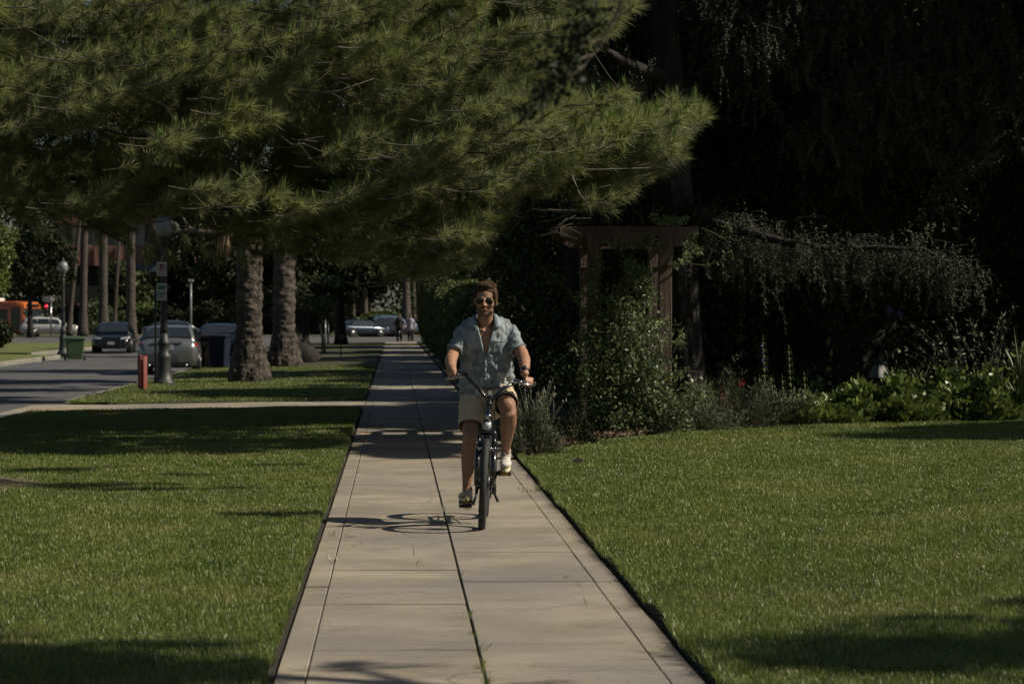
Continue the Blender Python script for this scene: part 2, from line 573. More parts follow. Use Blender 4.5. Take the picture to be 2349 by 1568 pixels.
# ---------------------------------------------------------------- lawns
def edgeL(y): return XL - .040 - .030 * fbm(3.1, y, 1.7) - .035 * max(0, fbm(8, y, .5))
def edgeR(y): return XR + .034 + .034 * fbm(5.7, y, 1.5) + .045 * max(0, fbm(2, y, .6)) + (.03 if 12.3 < y < 12.9 else 0)


def bed_front(x):
    """y at which the flower bed begins behind the right lawn"""
    pts = [(1.3, 25.4), (1.6, 26.6), (2.2, 28.6), (3.2, 30.4), (4.2, 31.6), (5.2, 32.6), (6.6, 33.0), (9, 33.4), (40, 34)]
    for (a, ya), (b, yb) in zip(pts, pts[1:]):
        if x <= b: return ya + (yb - ya) * max(0, (x - a)) / (b - a)
    return 34


def lawn_strip(name, ys, inner, outer, n, sign):
    vs = []; fs = []
    for y in ys:
        xi = inner(y); xo = outer(y)
        end = y in (ys[0], ys[-1])
        vs.append((xi - sign * .004, y, -.06))
        for i in range(n + 1):
            f = (i / n) ** 1.6
            x = xi + (xo - xi) * f
            vs.append((x, y, zl(x, y) - (.012 if i == 0 else 0)))
    k = n + 2
    ys = [ys[0]] + list(ys) + [ys[-1]]
    vs = [(x, y, -.2) for x, y, z in vs[:k]] + vs + [(x, y, -.2) for x, y, z in vs[-k:]]
    for j in range(len(ys) - 1):
        for i in range(k - 1):
            a = j * k + i
            q = (a, a + 1, a + 1 + k, a + k)
            fs.append(q if sign > 0 else q[::-1])
    me = bpy.data.meshes.new(name); me.from_pydata(vs, [], fs); me.update()
    o = link_mesh(name, me, M['dirt']); o['kind'] = 'structure'
    return o
M['mound'] = mat('mound_dirt', (.075, .055, .040), (.13, .10, .075), 8, rough=.95, bump=.7, bscale=50)
lawn_strip('lawn', steps(3, 41.0, .25), edgeL, lambda y: CURB + .08 + (max(0, y - 39.6)) * .35, 26, -1)
lawn_strip('lawn', steps(45.0, 148, .8), edgeL, lambda y: CURB + .08 + max(0, 46.2 - y) * .7, 14, -1)
lawn_strip('lawn', steps(3, 148, .5), edgeR, lambda y: 45, 30, 1)
gx_ = steps(-5.2, -3.1, .07); gy_ = steps(21.2, 23.4, .08)
o = grid('dirt_mound', gx_, gy_, lambda x, y: zl(x, y) + .012 - .06 * max(0, (math.hypot(x + 4.15, (y - 22.3) * .9) - .85)) + .02 * fbm(x, y, 5), M['mound'])
# soil of the bed: follows the lawn level, 2 cm prouder
vs = []; fs = []
bx_ = steps(1.40, 30, .4)
for x in bx_:
    yf = bed_front(x)
    for t in (0, .03, .08, .2, .5, 1.0):
        yy = yf + t * 26 + .08 * fbm(x, t, 3)
        vs.append((x, yy, zl(x, yy) + (.022 if t > 0 else -.005) + .03 * (fbm(x, yy, 2.2) if t > 0 else 0)))
for i in range(len(bx_) - 1):
    for j in range(5):
        a = i * 6 + j; fs.append((a, a + 6, a + 7, a + 1))
me = bpy.data.meshes.new('flower_bed'); me.from_pydata(vs, [], fs); me.update()
o = link_mesh('flower_bed', me, M['soil']); o['kind'] = 'structure'


# ---------------------------------------------------------------- grass blades
def grass_mat(name, c1, c2, c3):
    m = mat(name, c1, c2, 3.0, rough=.42, spec=.5, island=True, c3=c3, s3=.7, trans=.3, coord='World')
    return m
M['blade'] = grass_mat('grass_blade', (.074, .120, .020), (.215, .265, .064), (.225, .245, .068))
M['bladedry'] = mat('dry_blade', (.42, .36, .2), (.26, .25, .10), 20, rough=.5)


def vfbm(x, y, s):
    return np.sin(x * s * 2.1 + 1.3 * np.sin(y * s * 1.7)) * np.sin(y * s * 1.9 + 1.1 * np.sin(x * s * 2.6 + 2))


def blades(x, y, z, h, wd, lean=.5, rs=R):
    n = len(x)
    th = rs.uniform(0, 2 * PI, n); ln = rs.uniform(.1, 1, n) * lean
    dx, dy = np.cos(th) * ln, np.sin(th) * ln
    ph = rs.uniform(0, 2 * PI, n)
    wx, wy = np.cos(ph) * wd / 2, np.sin(ph) * wd / 2
    b0 = np.stack([x - wx, y - wy, z - .004], 1); b1 = np.stack([x + wx, y + wy, z - .004], 1)
    mid = np.stack([x + dx * h * .35, y + dy * h * .35, z + h * .62], 1)
    m0 = mid - np.stack([wx, wy, 0 * wx], 1) * .8; m1 = mid + np.stack([wx, wy, 0 * wx], 1) * .8
    tip = np.stack([x + dx * h, y + dy * h, z + h * (1 - .25 * ln)], 1)
    quad = np.stack([b0, b1, m1, m0], 1)
    tri = np.stack([m0, m1, tip], 1)
    return quad.reshape(-1, 3), tri.reshape(-1, 3)


def blade_mesh(name, x, y, z, h, wd, m, lean=.5, rs=R):
    """one 5-vertex blade = quad + triangle sharing verts (so each blade is an island)"""
    n = len(x)
    th = rs.uniform(0, 2 * PI, n); ln = rs.uniform(.1, 1, n) * lean
    dx, dy = np.cos(th) * ln, np.sin(th) * ln
    ph = rs.uniform(0, 2 * PI, n)
    wx, wy = np.cos(ph) * wd / 2, np.sin(ph) * wd / 2
    zz = 0 * wx
    W = np.stack([wx, wy, zz], 1)
    b = np.stack([x, y, z - .005], 1)
    mid = np.stack([x + dx * h * .35, y + dy * h * .35, z + h * .6], 1)
    tip = np.stack([x + dx * h, y + dy * h, z + h * (1 - .25 * ln)], 1)
    V = np.stack([b - W, b + W, mid + W * .8, mid - W * .8, tip], 1).reshape(-1, 3).astype(np.float32)
    me = bpy.data.meshes.new(name)
    me.vertices.add(5 * n); me.vertices.foreach_set('co', V.ravel())
    idx = (np.arange(n)[:, None] * 5 + np.array([0, 1, 2, 3, 3, 2, 4])[None]).astype(np.int32)
    me.loops.add(7 * n); me.loops.foreach_set('vertex_index', idx.ravel())
    me.polygons.add(2 * n)
    st = (np.arange(n)[:, None] * 7 + np.array([0, 4])[None]).astype(np.int32).ravel()
    tt = np.tile(np.array([4, 3], dtype=np.int32), n)
    me.polygons.foreach_set('loop_start', st); me.polygons.foreach_set('loop_total', tt)
    me.update(calc_edges=True)
    o = bpy.data.objects.new(name, me); col.objects.link(o); me.materials.append(m)
    o['kind'] = 'stuff'
    return o


ZL = np.vectorize(zl)
def lawn_cover(name, x0f, x1f, ya, yb, dens0, m, hmul=1.0, keep=None, label=None):
    """blades with a density that falls with distance from the walk's near end"""
    xs = []; ys = []
    y = ya
    while y < yb:
        dy = .25
        d = dens0 * min(1, (15.0 / max(y, 9)) ** 1.5)
        xa, xb = x0f(y), x1f(y)
        if xb > xa:
            n = int(d * dy * (xb - xa))
            xs.append(R.uniform(xa, xb, n)); ys.append(R.uniform(y, y + dy, n))
        y += dy
    x = np.concatenate(xs); y = np.concatenate(ys)
    if keep is not None:
        k = keep(x, y); x, y = x[k], y[k]
    z = ZL(x, y)
    far = np.clip(y / 14, .9, 2.4)
    h = R.uniform(.018, .042, len(x)) * hmul * (1 + .25 * vfbm(x, y, 1.3)) * np.clip(far, 1, 1.15)
    wd = R.uniform(.0026, .0050, len(x)) * far
    o = blade_mesh(name, x, y, z, h, wd, m, lean=.75)
    tag(o, label, 'grass')
    return o
FOV = lambda y: .285 * y + .35
mound = lambda x, y: (np.hypot(x + 4.15, (y - 22.3) * .9) > .85 + .25 * R.uniform(-1, 1, len(x)))
lawn_cover('grass', lambda y: max(-FOV(y) * .75 - .4, CURB + .1), edgeL, 9.0, 41.0, 7000, M['blade'], keep=mound,
           label='mown green grass of the parkway left of the sidewalk')
bf = np.vectorize(bed_front)
lawn_cover('grass', edgeR, lambda y: FOV(y) + .5, 9.0, 33.5, 7000, M['blade'], 1.05, keep=lambda x, y: y < bf(x) + .12 * np.sin(x * 9),
           label='mown green grass of the front lawn right of the sidewalk')
lawn_cover('grass', lambda y: max(-.17 * y, CURB + .1), edgeL, 44.9, 75, 3200, M['blade'], 1.1,
           label='shaded grass of the parkway beyond the driveway')
# overhanging fringe on both edges and stray weeds in the cracks
n = 16000
yy = R.uniform(9.5, 30, n); sd_ = R.uniform(0, 1, n) < .5
EL = np.vectorize(edgeL)(yy); ER = np.vectorize(edgeR)(yy)
xx = np.where(sd_, EL + R.uniform(-.05, .012, n), ER + R.uniform(-.014, .05, n))
o = blade_mesh('grass_fringe', xx, yy, np.where(sd_, .02, .035) + R.uniform(-.02, .0, n), R.uniform(.025, .085, n), R.uniform(.003, .006, n), M['blade'], lean=1.5)
tag(o, 'ragged grass blades leaning over both edges of the sidewalk', 'grass')
xs, ys = [], []
for (cx, cy, k, s) in [(.393, 10.75, 16, .025), (.393, 11.3, 8, .02), (.393, 12.6, 7, .02), (.393, 10.3, 25, .03), (.393, 14.5, 6, .02),
                       (.393, 19.5, 14, .02), (1.2, 21.6, 26, .07), (1.3, 21.7, 30, .05), (-.4, 15.5, 12, .05), (.1, 15.7, 6, .06), (-.45, 17.3, 10, .03), (.393, 11.9, 10, .02)]:
    xs.append(R.normal(cx, s * .5, k)); ys.append(R.normal(cy, s * 2.5, k))
x = np.concatenate(xs); y = np.concatenate(ys)
o = blade_mesh('weeds', x, y, 0 * x - .01, R.uniform(.02, .09, len(x)), np.full(len(x), .005), M['blade'], lean=1.6)
tag(o, 'small weeds growing in the sidewalk joints', 'weeds')
n = 420
x = R.uniform(-2.4, 6, n); y = R.uniform(9.5, 27, n)
k = ((x < XL - .1) | (x > XR + .1)); x, y = x[k], y[k]
o = blade_mesh('dry_grass', x, y, ZL(x, y) + .015, R.uniform(.03, .055, len(x)), R.uniform(.004, .006, len(x)), M['bladedry'], lean=1.4)
tag(o, 'scattered pale dry blades lying in the lawns', 'grass')
# needles and crumbs on the concrete
M['litter'] = mat('leaf_litter', (.06, .04, .025), (.13, .09, .05), 20, rough=.9)
n = 260
x = R.uniform(XL + .03, XR - .03, n); y = 10 + 16 * R.uniform(0, 1, n) ** .9
pts = np.stack([x, y, np.full(n, .006)], 1); dd = R.normal(size=(n, 3)); dd[:, 2] = 0
V = leaves(pts, .045, .006, dirs=unit(dd)); V = V.reshape(-1, 4, 3); V[:, :, 2] = .0055 + R.uniform(0, .002, (n, 1)); 
o = np_mesh('leaf_litter', V.reshape(-1, 3), 4, M['litter']); tag(o, 'fallen pine needles and crumbs scattered on the sidewalk', 'litter', kind='stuff')
for i in range(1):
    n = 900
    x = R.uniform(1.5, 3.2, n); y = np.vectorize(bed_front)(x) + R.uniform(.0, .8, n)
    pts = np.stack([x, y, ZL(x, y) + .05], 1)
    o = np_mesh('mulch', leaves(pts, .07, .035, flat=.6), 4, mat('bark_mulch', (.10, .06, .04), (.22, .15, .10), 14, rough=.9, island=True)); tag(o, 'coarse bark mulch along the front of the flower bed', 'mulch', kind='stuff')
# a dry leaf on the lawn
o = np_mesh('fallen_leaf', leaves(np.array([[1.93, 24.6, .1]]), .13, .09, flat=.8), 4, mat('dry_leaf', (.42, .28, .17), (.3, .2, .12), 30, rough=.7))
tag(o, 'dry tan leaf lying on the right lawn near the lavender', 'leaf')
# ================================================================ VEGETATION
M['needle'] = mat('pine_needle', (.128, .164, .060), (.35, .37, .16), 2.0, rough=.5, island=True, trans=.5, coord='World', c3=(.27, .30, .10), s3=1.2)
M['needlefresh'] = mat('fresh_needle', (.10, .18, .032), (.17, .25, .055), 2.0, rough=.5, island=True, trans=.3, coord='World')
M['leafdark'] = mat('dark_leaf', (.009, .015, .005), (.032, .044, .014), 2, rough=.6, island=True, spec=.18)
M['leafmid'] = mat('mid_leaf', (.03, .048, .012), (.075, .095, .028), .6, rough=.5, island=True, trans=.15)
M['leaflight'] = mat('light_leaf', (.07, .11, .018), (.13, .17, .035), .6, rough=.5, island=True, trans=.25)
M['leafgrey'] = mat('cedar_leaf', (.036, .044, .024), (.068, .078, .044), 2, rough=.7, island=True)
M['leafgloss'] = mat('vine_leaf', (.045, .080, .026), (.17, .205, .085), 6, rough=.42, island=True, trans=.2, spec=.35)
M['twigdk'] = mat('dark_twig', (.06, .052, .04), (.11, .10, .08), 12, rough=.9)
M['evergreen'] = mat('evergreen_leaf', (.020, .032, .012), (.075, .098, .034), 2, rough=.6, island=True, spec=.2)
M['tallbarkshade'] = mat('tall_palm_bark_shaded', (.085, .068, .055), (.04, .032, .026), 6, rough=.95, bump=1, bscale=12, bdist=.08)  # palm bark darkened, shade on the tall trunks put into the colour
M['hedge'] = mat('hedge_leaf', (.050, .075, .014), (.125, .155, .032), 2, rough=.6, island=True, trans=.15)


# ---------------------------------------------------------------- the big pine
SIL = [(-260, -160), (1470, -160), (1462, 0), (1450, 50), (1395, 80), (1330, 110), (1262, 150), (1262, 195), (1349, 200), (1436, 208), (1508, 228), (1612, 225), (1620, 262),
       (1580, 330), (1575, 345), (1527, 398), (1465, 400), (1428, 455), (1386, 482), (1350, 470), (1303, 430), (1245, 445), (1178, 440), (1166, 476),
       (1140, 535), (1118, 588), (1090, 600), (1050, 612), (1000, 618), (950, 632), (900, 620), (840, 612), (760, 590), (700, 575), (640, 585), (575, 590), (520, 560),
       (470, 530), (435, 500), (405, 486), (350, 488), (325, 560), (310, 585), (285, 560), (240, 545), (180, 530), (100, 522), (40, 500), (-260, 490)]


def inside(px, py, poly=SIL):
    c = False
    j = len(poly) - 1
    for i in range(len(poly)):
        xi, yi = poly[i]; xj, yj = poly[j]
        if (yi > py) != (yj > py) and px < (xj - xi) * (py - yi) / (yj - yi) + xi: c = not c
        j = i
    return c


def to_px(v):
    q = CM.inverted() @ (Vector(v) - Vector((0, 0, CZ)))
    return 1174.5 + F * q.x / -q.z, 784 - F * q.y / -q.z


def pine():
    base = Vector((-6.6, 30.6, -.05))
    t = empty('pine_tree', base, 'large pine with long drooping needled branches spreading across the upper left', 'tree')
    r = random.Random(5)
    wood = MB(base); twigs = MB(base); dtw = MB(base)
    wood.tube([base + Vector(q) for q in ((0, 0, -.3), (0, 0, .15), (-.05, .1, 1), (-.1, .3, 3), (0, .7, 6), (.1, 1.0, 9.5), (.2, 1.2, 13))],
              [.5, .36, .3, .27, .23, .15, .04], 18, jitter=lambda i, k: 1 + .1 * math.sin(k * 3.1 + i * 2))
    # main limbs: from the trunk over the parkway and the sidewalk
    tip = []; dirs = []; fresh = []
    limbs = []
    ends = [(1590, 290, 28.5), (1420, 420, 28.2), (1120, 560, 28.0), (1100, 430, 30), (1440, 40, 30), (1240, 250, 29.5), (900, 590, 28.5), (960, 330, 28), (1050, 120, 30),
            (640, 560, 29), (700, 400, 27.6), (700, 160, 30), (300, 540, 28.5), (400, 330, 27.5), (350, 120, 29), (100, 440, 28), (60, 200, 28.5), (1300, -60, 31), (800, -60, 31), (300, -80, 30), (1180, -80, 29),
            (-120, 330, 28), (560, 470, 31), (880, 480, 31), (1010, 590, 31), (1240, 330, 31)]
    for (px, py, Y) in ends:
        e = P(px, py, Y + 1.3)
        h = max(3.0, e.z + r.uniform(-.3, 1.2))
        s = Vector((-6.5, 31.0 + r.uniform(0, .4), h))
        m1 = s.lerp(e, .35) + Vector((0, .5, .55)); m2 = s.lerp(e, .7) + Vector((0, .5, .3))
        pts = []
        for k in range(13):
            f = k / 12
            q = ((1 - f) ** 3) * s + 3 * f * (1 - f) ** 2 * m1 + 3 * f * f * (1 - f) * m2 + f ** 3 * e
            q += Vector((0, noise.noise(q * .7) * .25, noise.noise(q * .9 + Vector((3, 1, 2))) * .22))
            pts.append(q)
        limbs.append(pts)
        wood.tube(pts, [.036 * (1 - .85 * k / 12) + .004 for k in range(13)], 7)
    # side sprays: start on the limbs, run outwards and up, kept inside the crown outline
    sprays = []
    tries = 0
    pads = []
    while len(pads) < 330:
        q = (r.uniform(-240, 1640), r.uniform(-150, 640), r.uniform(27.0, 33.4))
        if inside(q[0], q[1] + 8) and all(abs(q[0] - o[0]) > 60 or abs(q[1] - o[1]) > 22 or abs(q[2] - o[2]) > 1.6 for o in pads): pads.append(q)
        tries += 1
        if tries > 20000: break
    for q in ((1560, 300), (1500, 265), (1480, 350), (1585, 262), (1540, 340), (1440, 410), (1395, 455), (1420, 300), (1120, 560), (1060, 590), (950, 610)): pads += [(q[0], q[1], 28.0), (q[0] - 15, q[1], 29.0)]
    tries = 0
    while len(sprays) < 1950 and tries < 60000:
        tries += 1
        # stratified over the crown so no part stays bare
        pd = pads[r.randrange(len(pads))]
        dx = r.uniform(-105, 105)
        px, py = pd[0] + dx, pd[1] - .22 * dx + r.gauss(0, 15)
        if not inside(px, py): continue
        Y = pd[2] + r.uniform(-.7, .7)
        e = P(px, py, Y)
        best = min(limbs, key=lambda L: min((q - e).length for q in L))
        a = min(best, key=lambda q: (q - e).length + (1.4 if q.x > e.x - .15 else 0) + (.6 if (q - e).length < .25 else 0))
        if (a - e).length > 1.5:
            a = e + Vector((-r.uniform(.5, .9), r.uniform(-.3, .3), -r.uniform(.05, .3)))
        sprays.append((a, e))
    for a, e in sprays:
        d = (e - a); L = d.length
        if L < .25: a = e - Vector((.4, 0, .1)); d = e - a; L = d.length
        bend = Vector((r.uniform(-.05, .05), r.uniform(-.1, .1), -.10 * L))
        pts = [a + d * (k / 5) + bend * math.sin(PI * k / 5) for k in range(6)]
        bare = r.random() < .16
        dtw.tube(pts, [.007 * (1 - .7 * k / 5) + .0022 for k in range(6)], 5, caps=False)
        ns = max(3, int(L / .13))
        for k in range(ns):
            f = .25 + .75 * (k + .5) / ns
            i = min(4, int(f * 5)); q = pts[i].lerp(pts[i + 1], f * 5 - i)
            dd = d.normalized()
            side = Vector((dd.y, -dd.x, 0)) * (1 if k % 2 else -1)
            v = (dd * r.uniform(.5, 1) + side * r.uniform(.3, .9) + Vector((0, 0, r.uniform(-.25, .55)))).normalized()
            l = r.uniform(.12, .26)
            e2 = q + v * l
            p2 = to_px(e2)
            if not inside(p2[0] + r.gauss(0, 10), p2[1] + r.gauss(0, 12)): continue
            if r.random() < .5: dtw.tube([q, e2], [.005, .0025], 4, caps=False)
            v2 = (v + Vector((.25, 0, .15))).normalized()
            tip.append(e2); dirs.append(v2)
            if r.random() < .16: fresh.append((e2, Vector((r.uniform(-.1, .3), r.uniform(-.2, .2), 1)).normalized()))
        if inside(*to_px(e)):
            tip.append(e); dirs.append((d.normalized() + Vector((0, 0, .5))).normalized())
            if r.random() < .9: fresh.append((e, Vector((r.uniform(-.2, .3), r.uniform(-.2, .2), 1)).normalized()))
    # hanging and upright odd sprigs of the outline
    for (px, py, Y) in [(338, 600, 28), (345, 585, 28), (300, 575, 28), (355, 560, 28.2), (395, 595, 28.3), (160, 545, 28), (90, 535, 28.2), (230, 560, 28), (430, 560, 28.3), (470, 580, 28), (660, 560, 28), (1090, 590, 28), (500, 600, 28.2), (560, 600, 28.2), (1075, 605, 28), (880, 625, 28.3), (950, 635, 28)]:
        e = P(px, py, Y); tip.append(e); dirs.append(Vector((.2, 0, -.5)).normalized())
        dtw.tube([e + Vector((-.1, .1, .6)), e + Vector((.02, .05, .3)), e], [.006, .005, .003], 5)
    # bare pale twigs, near side of the crown
    for (px, py, ex, ey) in [(50, 60, 240, 150), (240, 150, 390, 250), (660, 220, 760, 160), (690, 215, 860, 180), (820, 380, 960, 400), (1060, 350, 1240, 330), (1230, 370, 1490, 385), (1310, 400, 1350, 470),
                             (1080, 440, 1200, 500), (900, 340, 1010, 370), (400, 90, 520, 70), (330, 300, 390, 310), (1050, 400, 1130, 440), (980, 570, 1090, 590), (640, 310, 700, 330), (1240, 540, 1300, 500), (1490, 390, 1550, 360)]:
        a, b = P(px, py, 27.2), P(ex, ey, 27.0); twigs = MB(base)
        m_ = a.lerp(b, .5) + Vector((0, 0, -.06))
        twigs.tube([a, m_, b], [.014, .010, .004], 5)
        for q in range(5):
            f = r.uniform(.2, 1); s = a.lerp(b, f); twigs.tube([s, s + Vector((r.uniform(.05, .35), r.uniform(-.1, .1), r.uniform(-.22, .16)))], [.005, .0015], 4)
        twigs.build('bare_twig', M['twig'], t)
    # deep inner crown keeps the view closed between the pads
    tip = np.array([tuple(v) for v in tip]); dirs = np.array([tuple(v) for v in dirs])
    # drop nothing; build needles
    NP = 76
    print('tips', len(tip))
    n = len(tip)
    T = np.repeat(tip, NP, 0); D = np.repeat(dirs, NP, 0)
    back = R.uniform(0, .16, (n * NP, 1))
    rr = unit(R.normal(size=(n * NP, 3)))
    nd = unit(D * R.uniform(.5, 1.3, (n * NP, 1)) + rr * .72 + np.array([0, 0, -.10]))
    base_ = T - D * back
    L = R.uniform(.11, .23, (n * NP, 1))
    wv = unit(np.cross(nd, R.normal(size=nd.shape))) * R.uniform(.0030, .0048, (n * NP, 1))
    V = np.stack([base_ - wv, base_ + wv, base_ + nd * L], 1).reshape(-1, 3) - np.array(tuple(base))
    np_mesh('crown', V, 3, M['needle'], t)
    # upright candles of fresh needles
    if fresh:
        T = np.repeat(np.array([tuple(a) for a, b in fresh]), 34, 0); D = np.repeat(np.array([tuple(b) for a, b in fresh]), 34, 0)
        k = len(T)
        b0 = T + D * R.uniform(0, .10, (k, 1)); nd = unit(D + unit(R.normal(size=(k, 3))) * .28)
        wv = unit(np.cross(nd, R.normal(size=nd.shape))) * .0034
        V = np.stack([b0 - wv, b0 + wv, b0 + nd * R.uniform(.08, .15, (k, 1))], 1).reshape(-1, 3) - np.array(tuple(base))
        np_mesh('new_shoots', V, 3, M['needlefresh'], t)
    # coarse foliage far back inside the crown (other pads of the same tree, seen between the near ones)
    pts = []
    while len(pts) < 8000:
        px, py = r.uniform(-250, 1600), r.uniform(-150, 620)
        if not inside(px + 22, py + 22) or not inside(px - 10, py + 30): continue
        pts.append(tuple(P(px, py, r.uniform(33.5, 36.5))))
    pts = np.array(pts); n = len(pts); NP = 14
    T = np.repeat(pts, NP, 0); nd = unit(R.normal(size=(n * NP, 3)) + np.array([.5, 0, .2]))
    wv = unit(np.cross(nd, R.normal(size=nd.shape))) * .008
    V = np.stack([T - wv, T + wv, T + nd * R.uniform(.14, .24, (n * NP, 1))], 1).reshape(-1, 3) - np.array(tuple(base))
    np_mesh('inner_foliage', V, 3, M['needle'], t)
    wood.build('trunk', M['bark'], t)
    dtw.build('twigs', M['twigdk'], t)
pine()


# ---------------------------------------------------------------- palms
def frond_mesh(mb, base, ang, L, drop, w=.35, n=10):
    pts = []
    for k in range(n + 1):
        f = k / n
        pts.append(Vector(base) + Vector((math.cos(ang) * L * f, math.sin(ang) * L * f, L * (.55 * f - drop * f * f))))
    for k in range(n):
        a, b = pts[k], pts[k + 1]
        t = (b - a).normalized(); s = t.cross(Vector((0, 0, 1))).normalized()
        for sg in (-1, 1):
            for h in (0, .5):
                p = a.lerp(b, h); ww = w * math.sin(PI * min(.95, max(.12, (k + h) / n)))
                e = p + s * sg * ww + t * .25 * L / n + Vector((0, 0, -.35 * ww))
                mb.add([p, p + t * .05 * L / n * 4, e], [(0, 1, 2)])
    mb.tube(pts, [.03] * (n) + [.01], 4)


def thick_palm(name, x, y, r0, H, label, r=None):
    z0 = zl(x, y)
    t = empty(name, (x, y, z0), label, 'palm tree', 'thick date palms on the parkway')
    mb = MB(); rings = []
    N = 170; K = 84
    for i in range(N):
        z = -.1 + H * (i / (N - 1)) ** 1.25
        flare = 1 + .68 * math.exp(-((z - .1) / .42) ** 2) + .20 * math.exp(-((z - .75) / .35) ** 2)
        ring = []
        for k in range(K):
            th = 2 * PI * k / K
            q = Vector((math.cos(th) * 2, math.sin(th) * 2, z * 2.2))
            if z < .95:
                dsp = 1 + .16 * noise.noise(q * 2.6) + .10 * noise.noise(q * 6)
            else:
                u_, v_ = th * 5 / (2 * PI) * 2, z * 3.4 + .12 * noise.noise(q * 1.5)
                s = abs(((u_ + v_) % 1) - .5) + abs(((v_ - u_) % 1) - .5)
                dsp = 1 + .04 * (s - .5) + .20 * noise.noise(Vector((math.cos(th) * 1.7, math.sin(th) * 1.7, z * 12))) + .05 * noise.noise(q * 7)
            ring.append(Vector((math.cos(th), math.sin(th), 0)) * r0 * flare * dsp + Vector((0, 0, z)))
        rings.append(ring)
    mb.loft(rings)
    mb.build('trunk', M['palmbark'], t)
    fr = MB()
    for k in range(34):
        frond_mesh(fr, (0, 0, H - .1), rnd.uniform(0, 2 * PI), rnd.uniform(3, 4.3), rnd.uniform(.4, 1.15))
    fr.build('crown', M['leafmid'], t, smooth=False)
    return t
thick_palm('date_palm', X(572, 58), 58, .30, 7.5, 'thick rough-barked palm trunk with knobbly root base, nearest to the driveway')
thick_palm('date_palm', X(652, 76), 76, .33, 8.5, 'second thick palm trunk, just behind and right of the nearest one')
# leaning stump behind the second palm
sx = X(684, 82)
st = empty('palm_stump', (sx, 82, zl(sx, 82)), 'low leaning palm stump against the second thick palm', 'stump')
mb = MB(); mb.tube([(.35, 0, -.1), (.1, 0, .35), (-.3, 0, .85), (-.75, .1, 1.5), (-.9, .2, 1.8)], [.5, .42, .3, .2, .08], 16, jitter=lambda i, k: 1 + .15 * math.sin(k * 2.7 + i * 1.7))
mb.build('stump', M['barkdark'], st)
# hanging dead frond and bare curved limb
M['deadfrond'] = mat('dead_frond', (.33, .24, .14), (.2, .14, .085), 8, rough=.9)
mb = MB(); a = P(520, 525, 55)
for k in range(46):
    b = a + Vector((rnd.uniform(-.24, .1), rnd.uniform(-.15, .15), rnd.uniform(-.75, -.35)))
    m_ = a.lerp(b, .5) + Vector((rnd.uniform(-.1, .06), 0, .05))
    mb.tube([a + Vector((rnd.uniform(-.03, .03), 0, 0)), m_, b], [.008, .012, .002], 4)
mb.tube([a + Vector((1.2, .2, .5)), a + Vector((.5, .1, .25)), a], [.03, .03, .02], 6)
o = mb.build('dead_frond', M['deadfrond']); tag(o, 'dry tan palm frond hanging beside the thick palms', 'palm frond')
mb = MB()
mb.tube([P(388, 548, 60), P(405, 534, 60), P(440, 529, 60), P(480, 533, 60), P(530, 545, 60), P(560, 552, 59)], [.03, .07, .08, .075, .09, .11], 8)
mb.tube([P(440, 529, 60), P(425, 510, 60), P(410, 480, 60.3)], [.05, .04, .02], 6)
o = mb.build('tree_limb', M['palmbark']); tag(o, 'bare curved limb reaching left from the thick palm beside the lamp', 'branch')


def tall_palm(px, py_base, Y, r0, label, H=15, lean=0.0):
    b = P(px, py_base, Y); b.z = -.05
    t = empty('fan_palm', b, label, 'palm tree', 'tall thin palms along the far side of the street')
    mb = MB()
    N = 30
    mb.tube([(lean * (i / N) ** 1.2, 0, H * i / N) for i in range(N + 1)], [r0 * (1.55 - .55 * min(1, i / 4)) * (1 - .2 * i / N) for i in range(N + 1)], 14,
            jitter=lambda i, k: 1 + .07 * math.sin(i * 2.4 + k))
    mb.build('trunk', M['tallbarkshade'], t)
    fr = MB()
    for k in range(40):
        frond_mesh(fr, (lean, 0, H), rnd.uniform(0, 2 * PI), rnd.uniform(1.6, 2.4), rnd.uniform(.3, 1.7), w=.5, n=6)
    fr.build('crown', M['leafmid'], t, smooth=False)
tall_palm(300, 778, 150, .30, 'tall dark palm trunk right behind the black sedan, rightmost of the tall palms')
tall_palm(237, 770, 160, .30, 'tall palm trunk behind the left end of the black sedan')
tall_palm(190, 760, 196, .32, 'tall palm trunk with pale ivy-free bark behind the white SUV', lean=.3)
tall_palm(158, 760, 200, .2, 'slim leaning palm trunk beside the far street lamp', lean=1.6)
tall_palm(262, 765, 205, .16, 'slim pale palm trunk leaning between the two tall ones', lean=.9)

# ---------------------------------------------------------------- right side: cedar, weeping conifer, dark evergreens
def hang_strands(origin_pts, L, n_per, rs, seg=.03, w=.012, nl=.05):
    """weeping twigs: strands of short needles hanging from points"""
    out = []
    for p in origin_pts:
        for _ in range(n_per):
            l = L * rs.uniform(.3, 1.1) * (.35 + 1.5 * abs(noise.noise(Vector((float(p[0]) * 1.9, float(p[2]) * 1.5, 4.2)))))
            k = max(4, int(l / seg))
            f = np.linspace(0, 1, k)[:, None]
            sw = rs.normal(size=3) * .28 * l; sw[2] = 0
            line = np.array(tuple(p)) + rs.normal(size=3) * .05 + np.array([0, 0, -l]) * f + sw * np.sin(f * PI * .6)
            q = np.repeat(line, 3, 0)
            d = unit(rs.normal(size=q.shape) + np.array([0, 0, -.5]))
            wv = unit(np.cross(d, rs.normal(size=d.shape))) * w / 2
            out.append(np.stack([q - wv, q + wv, q + d * nl * rs.uniform(.6, 1.3, (len(q), 1))], 1).reshape(-1, 3))
    return np.concatenate(out)


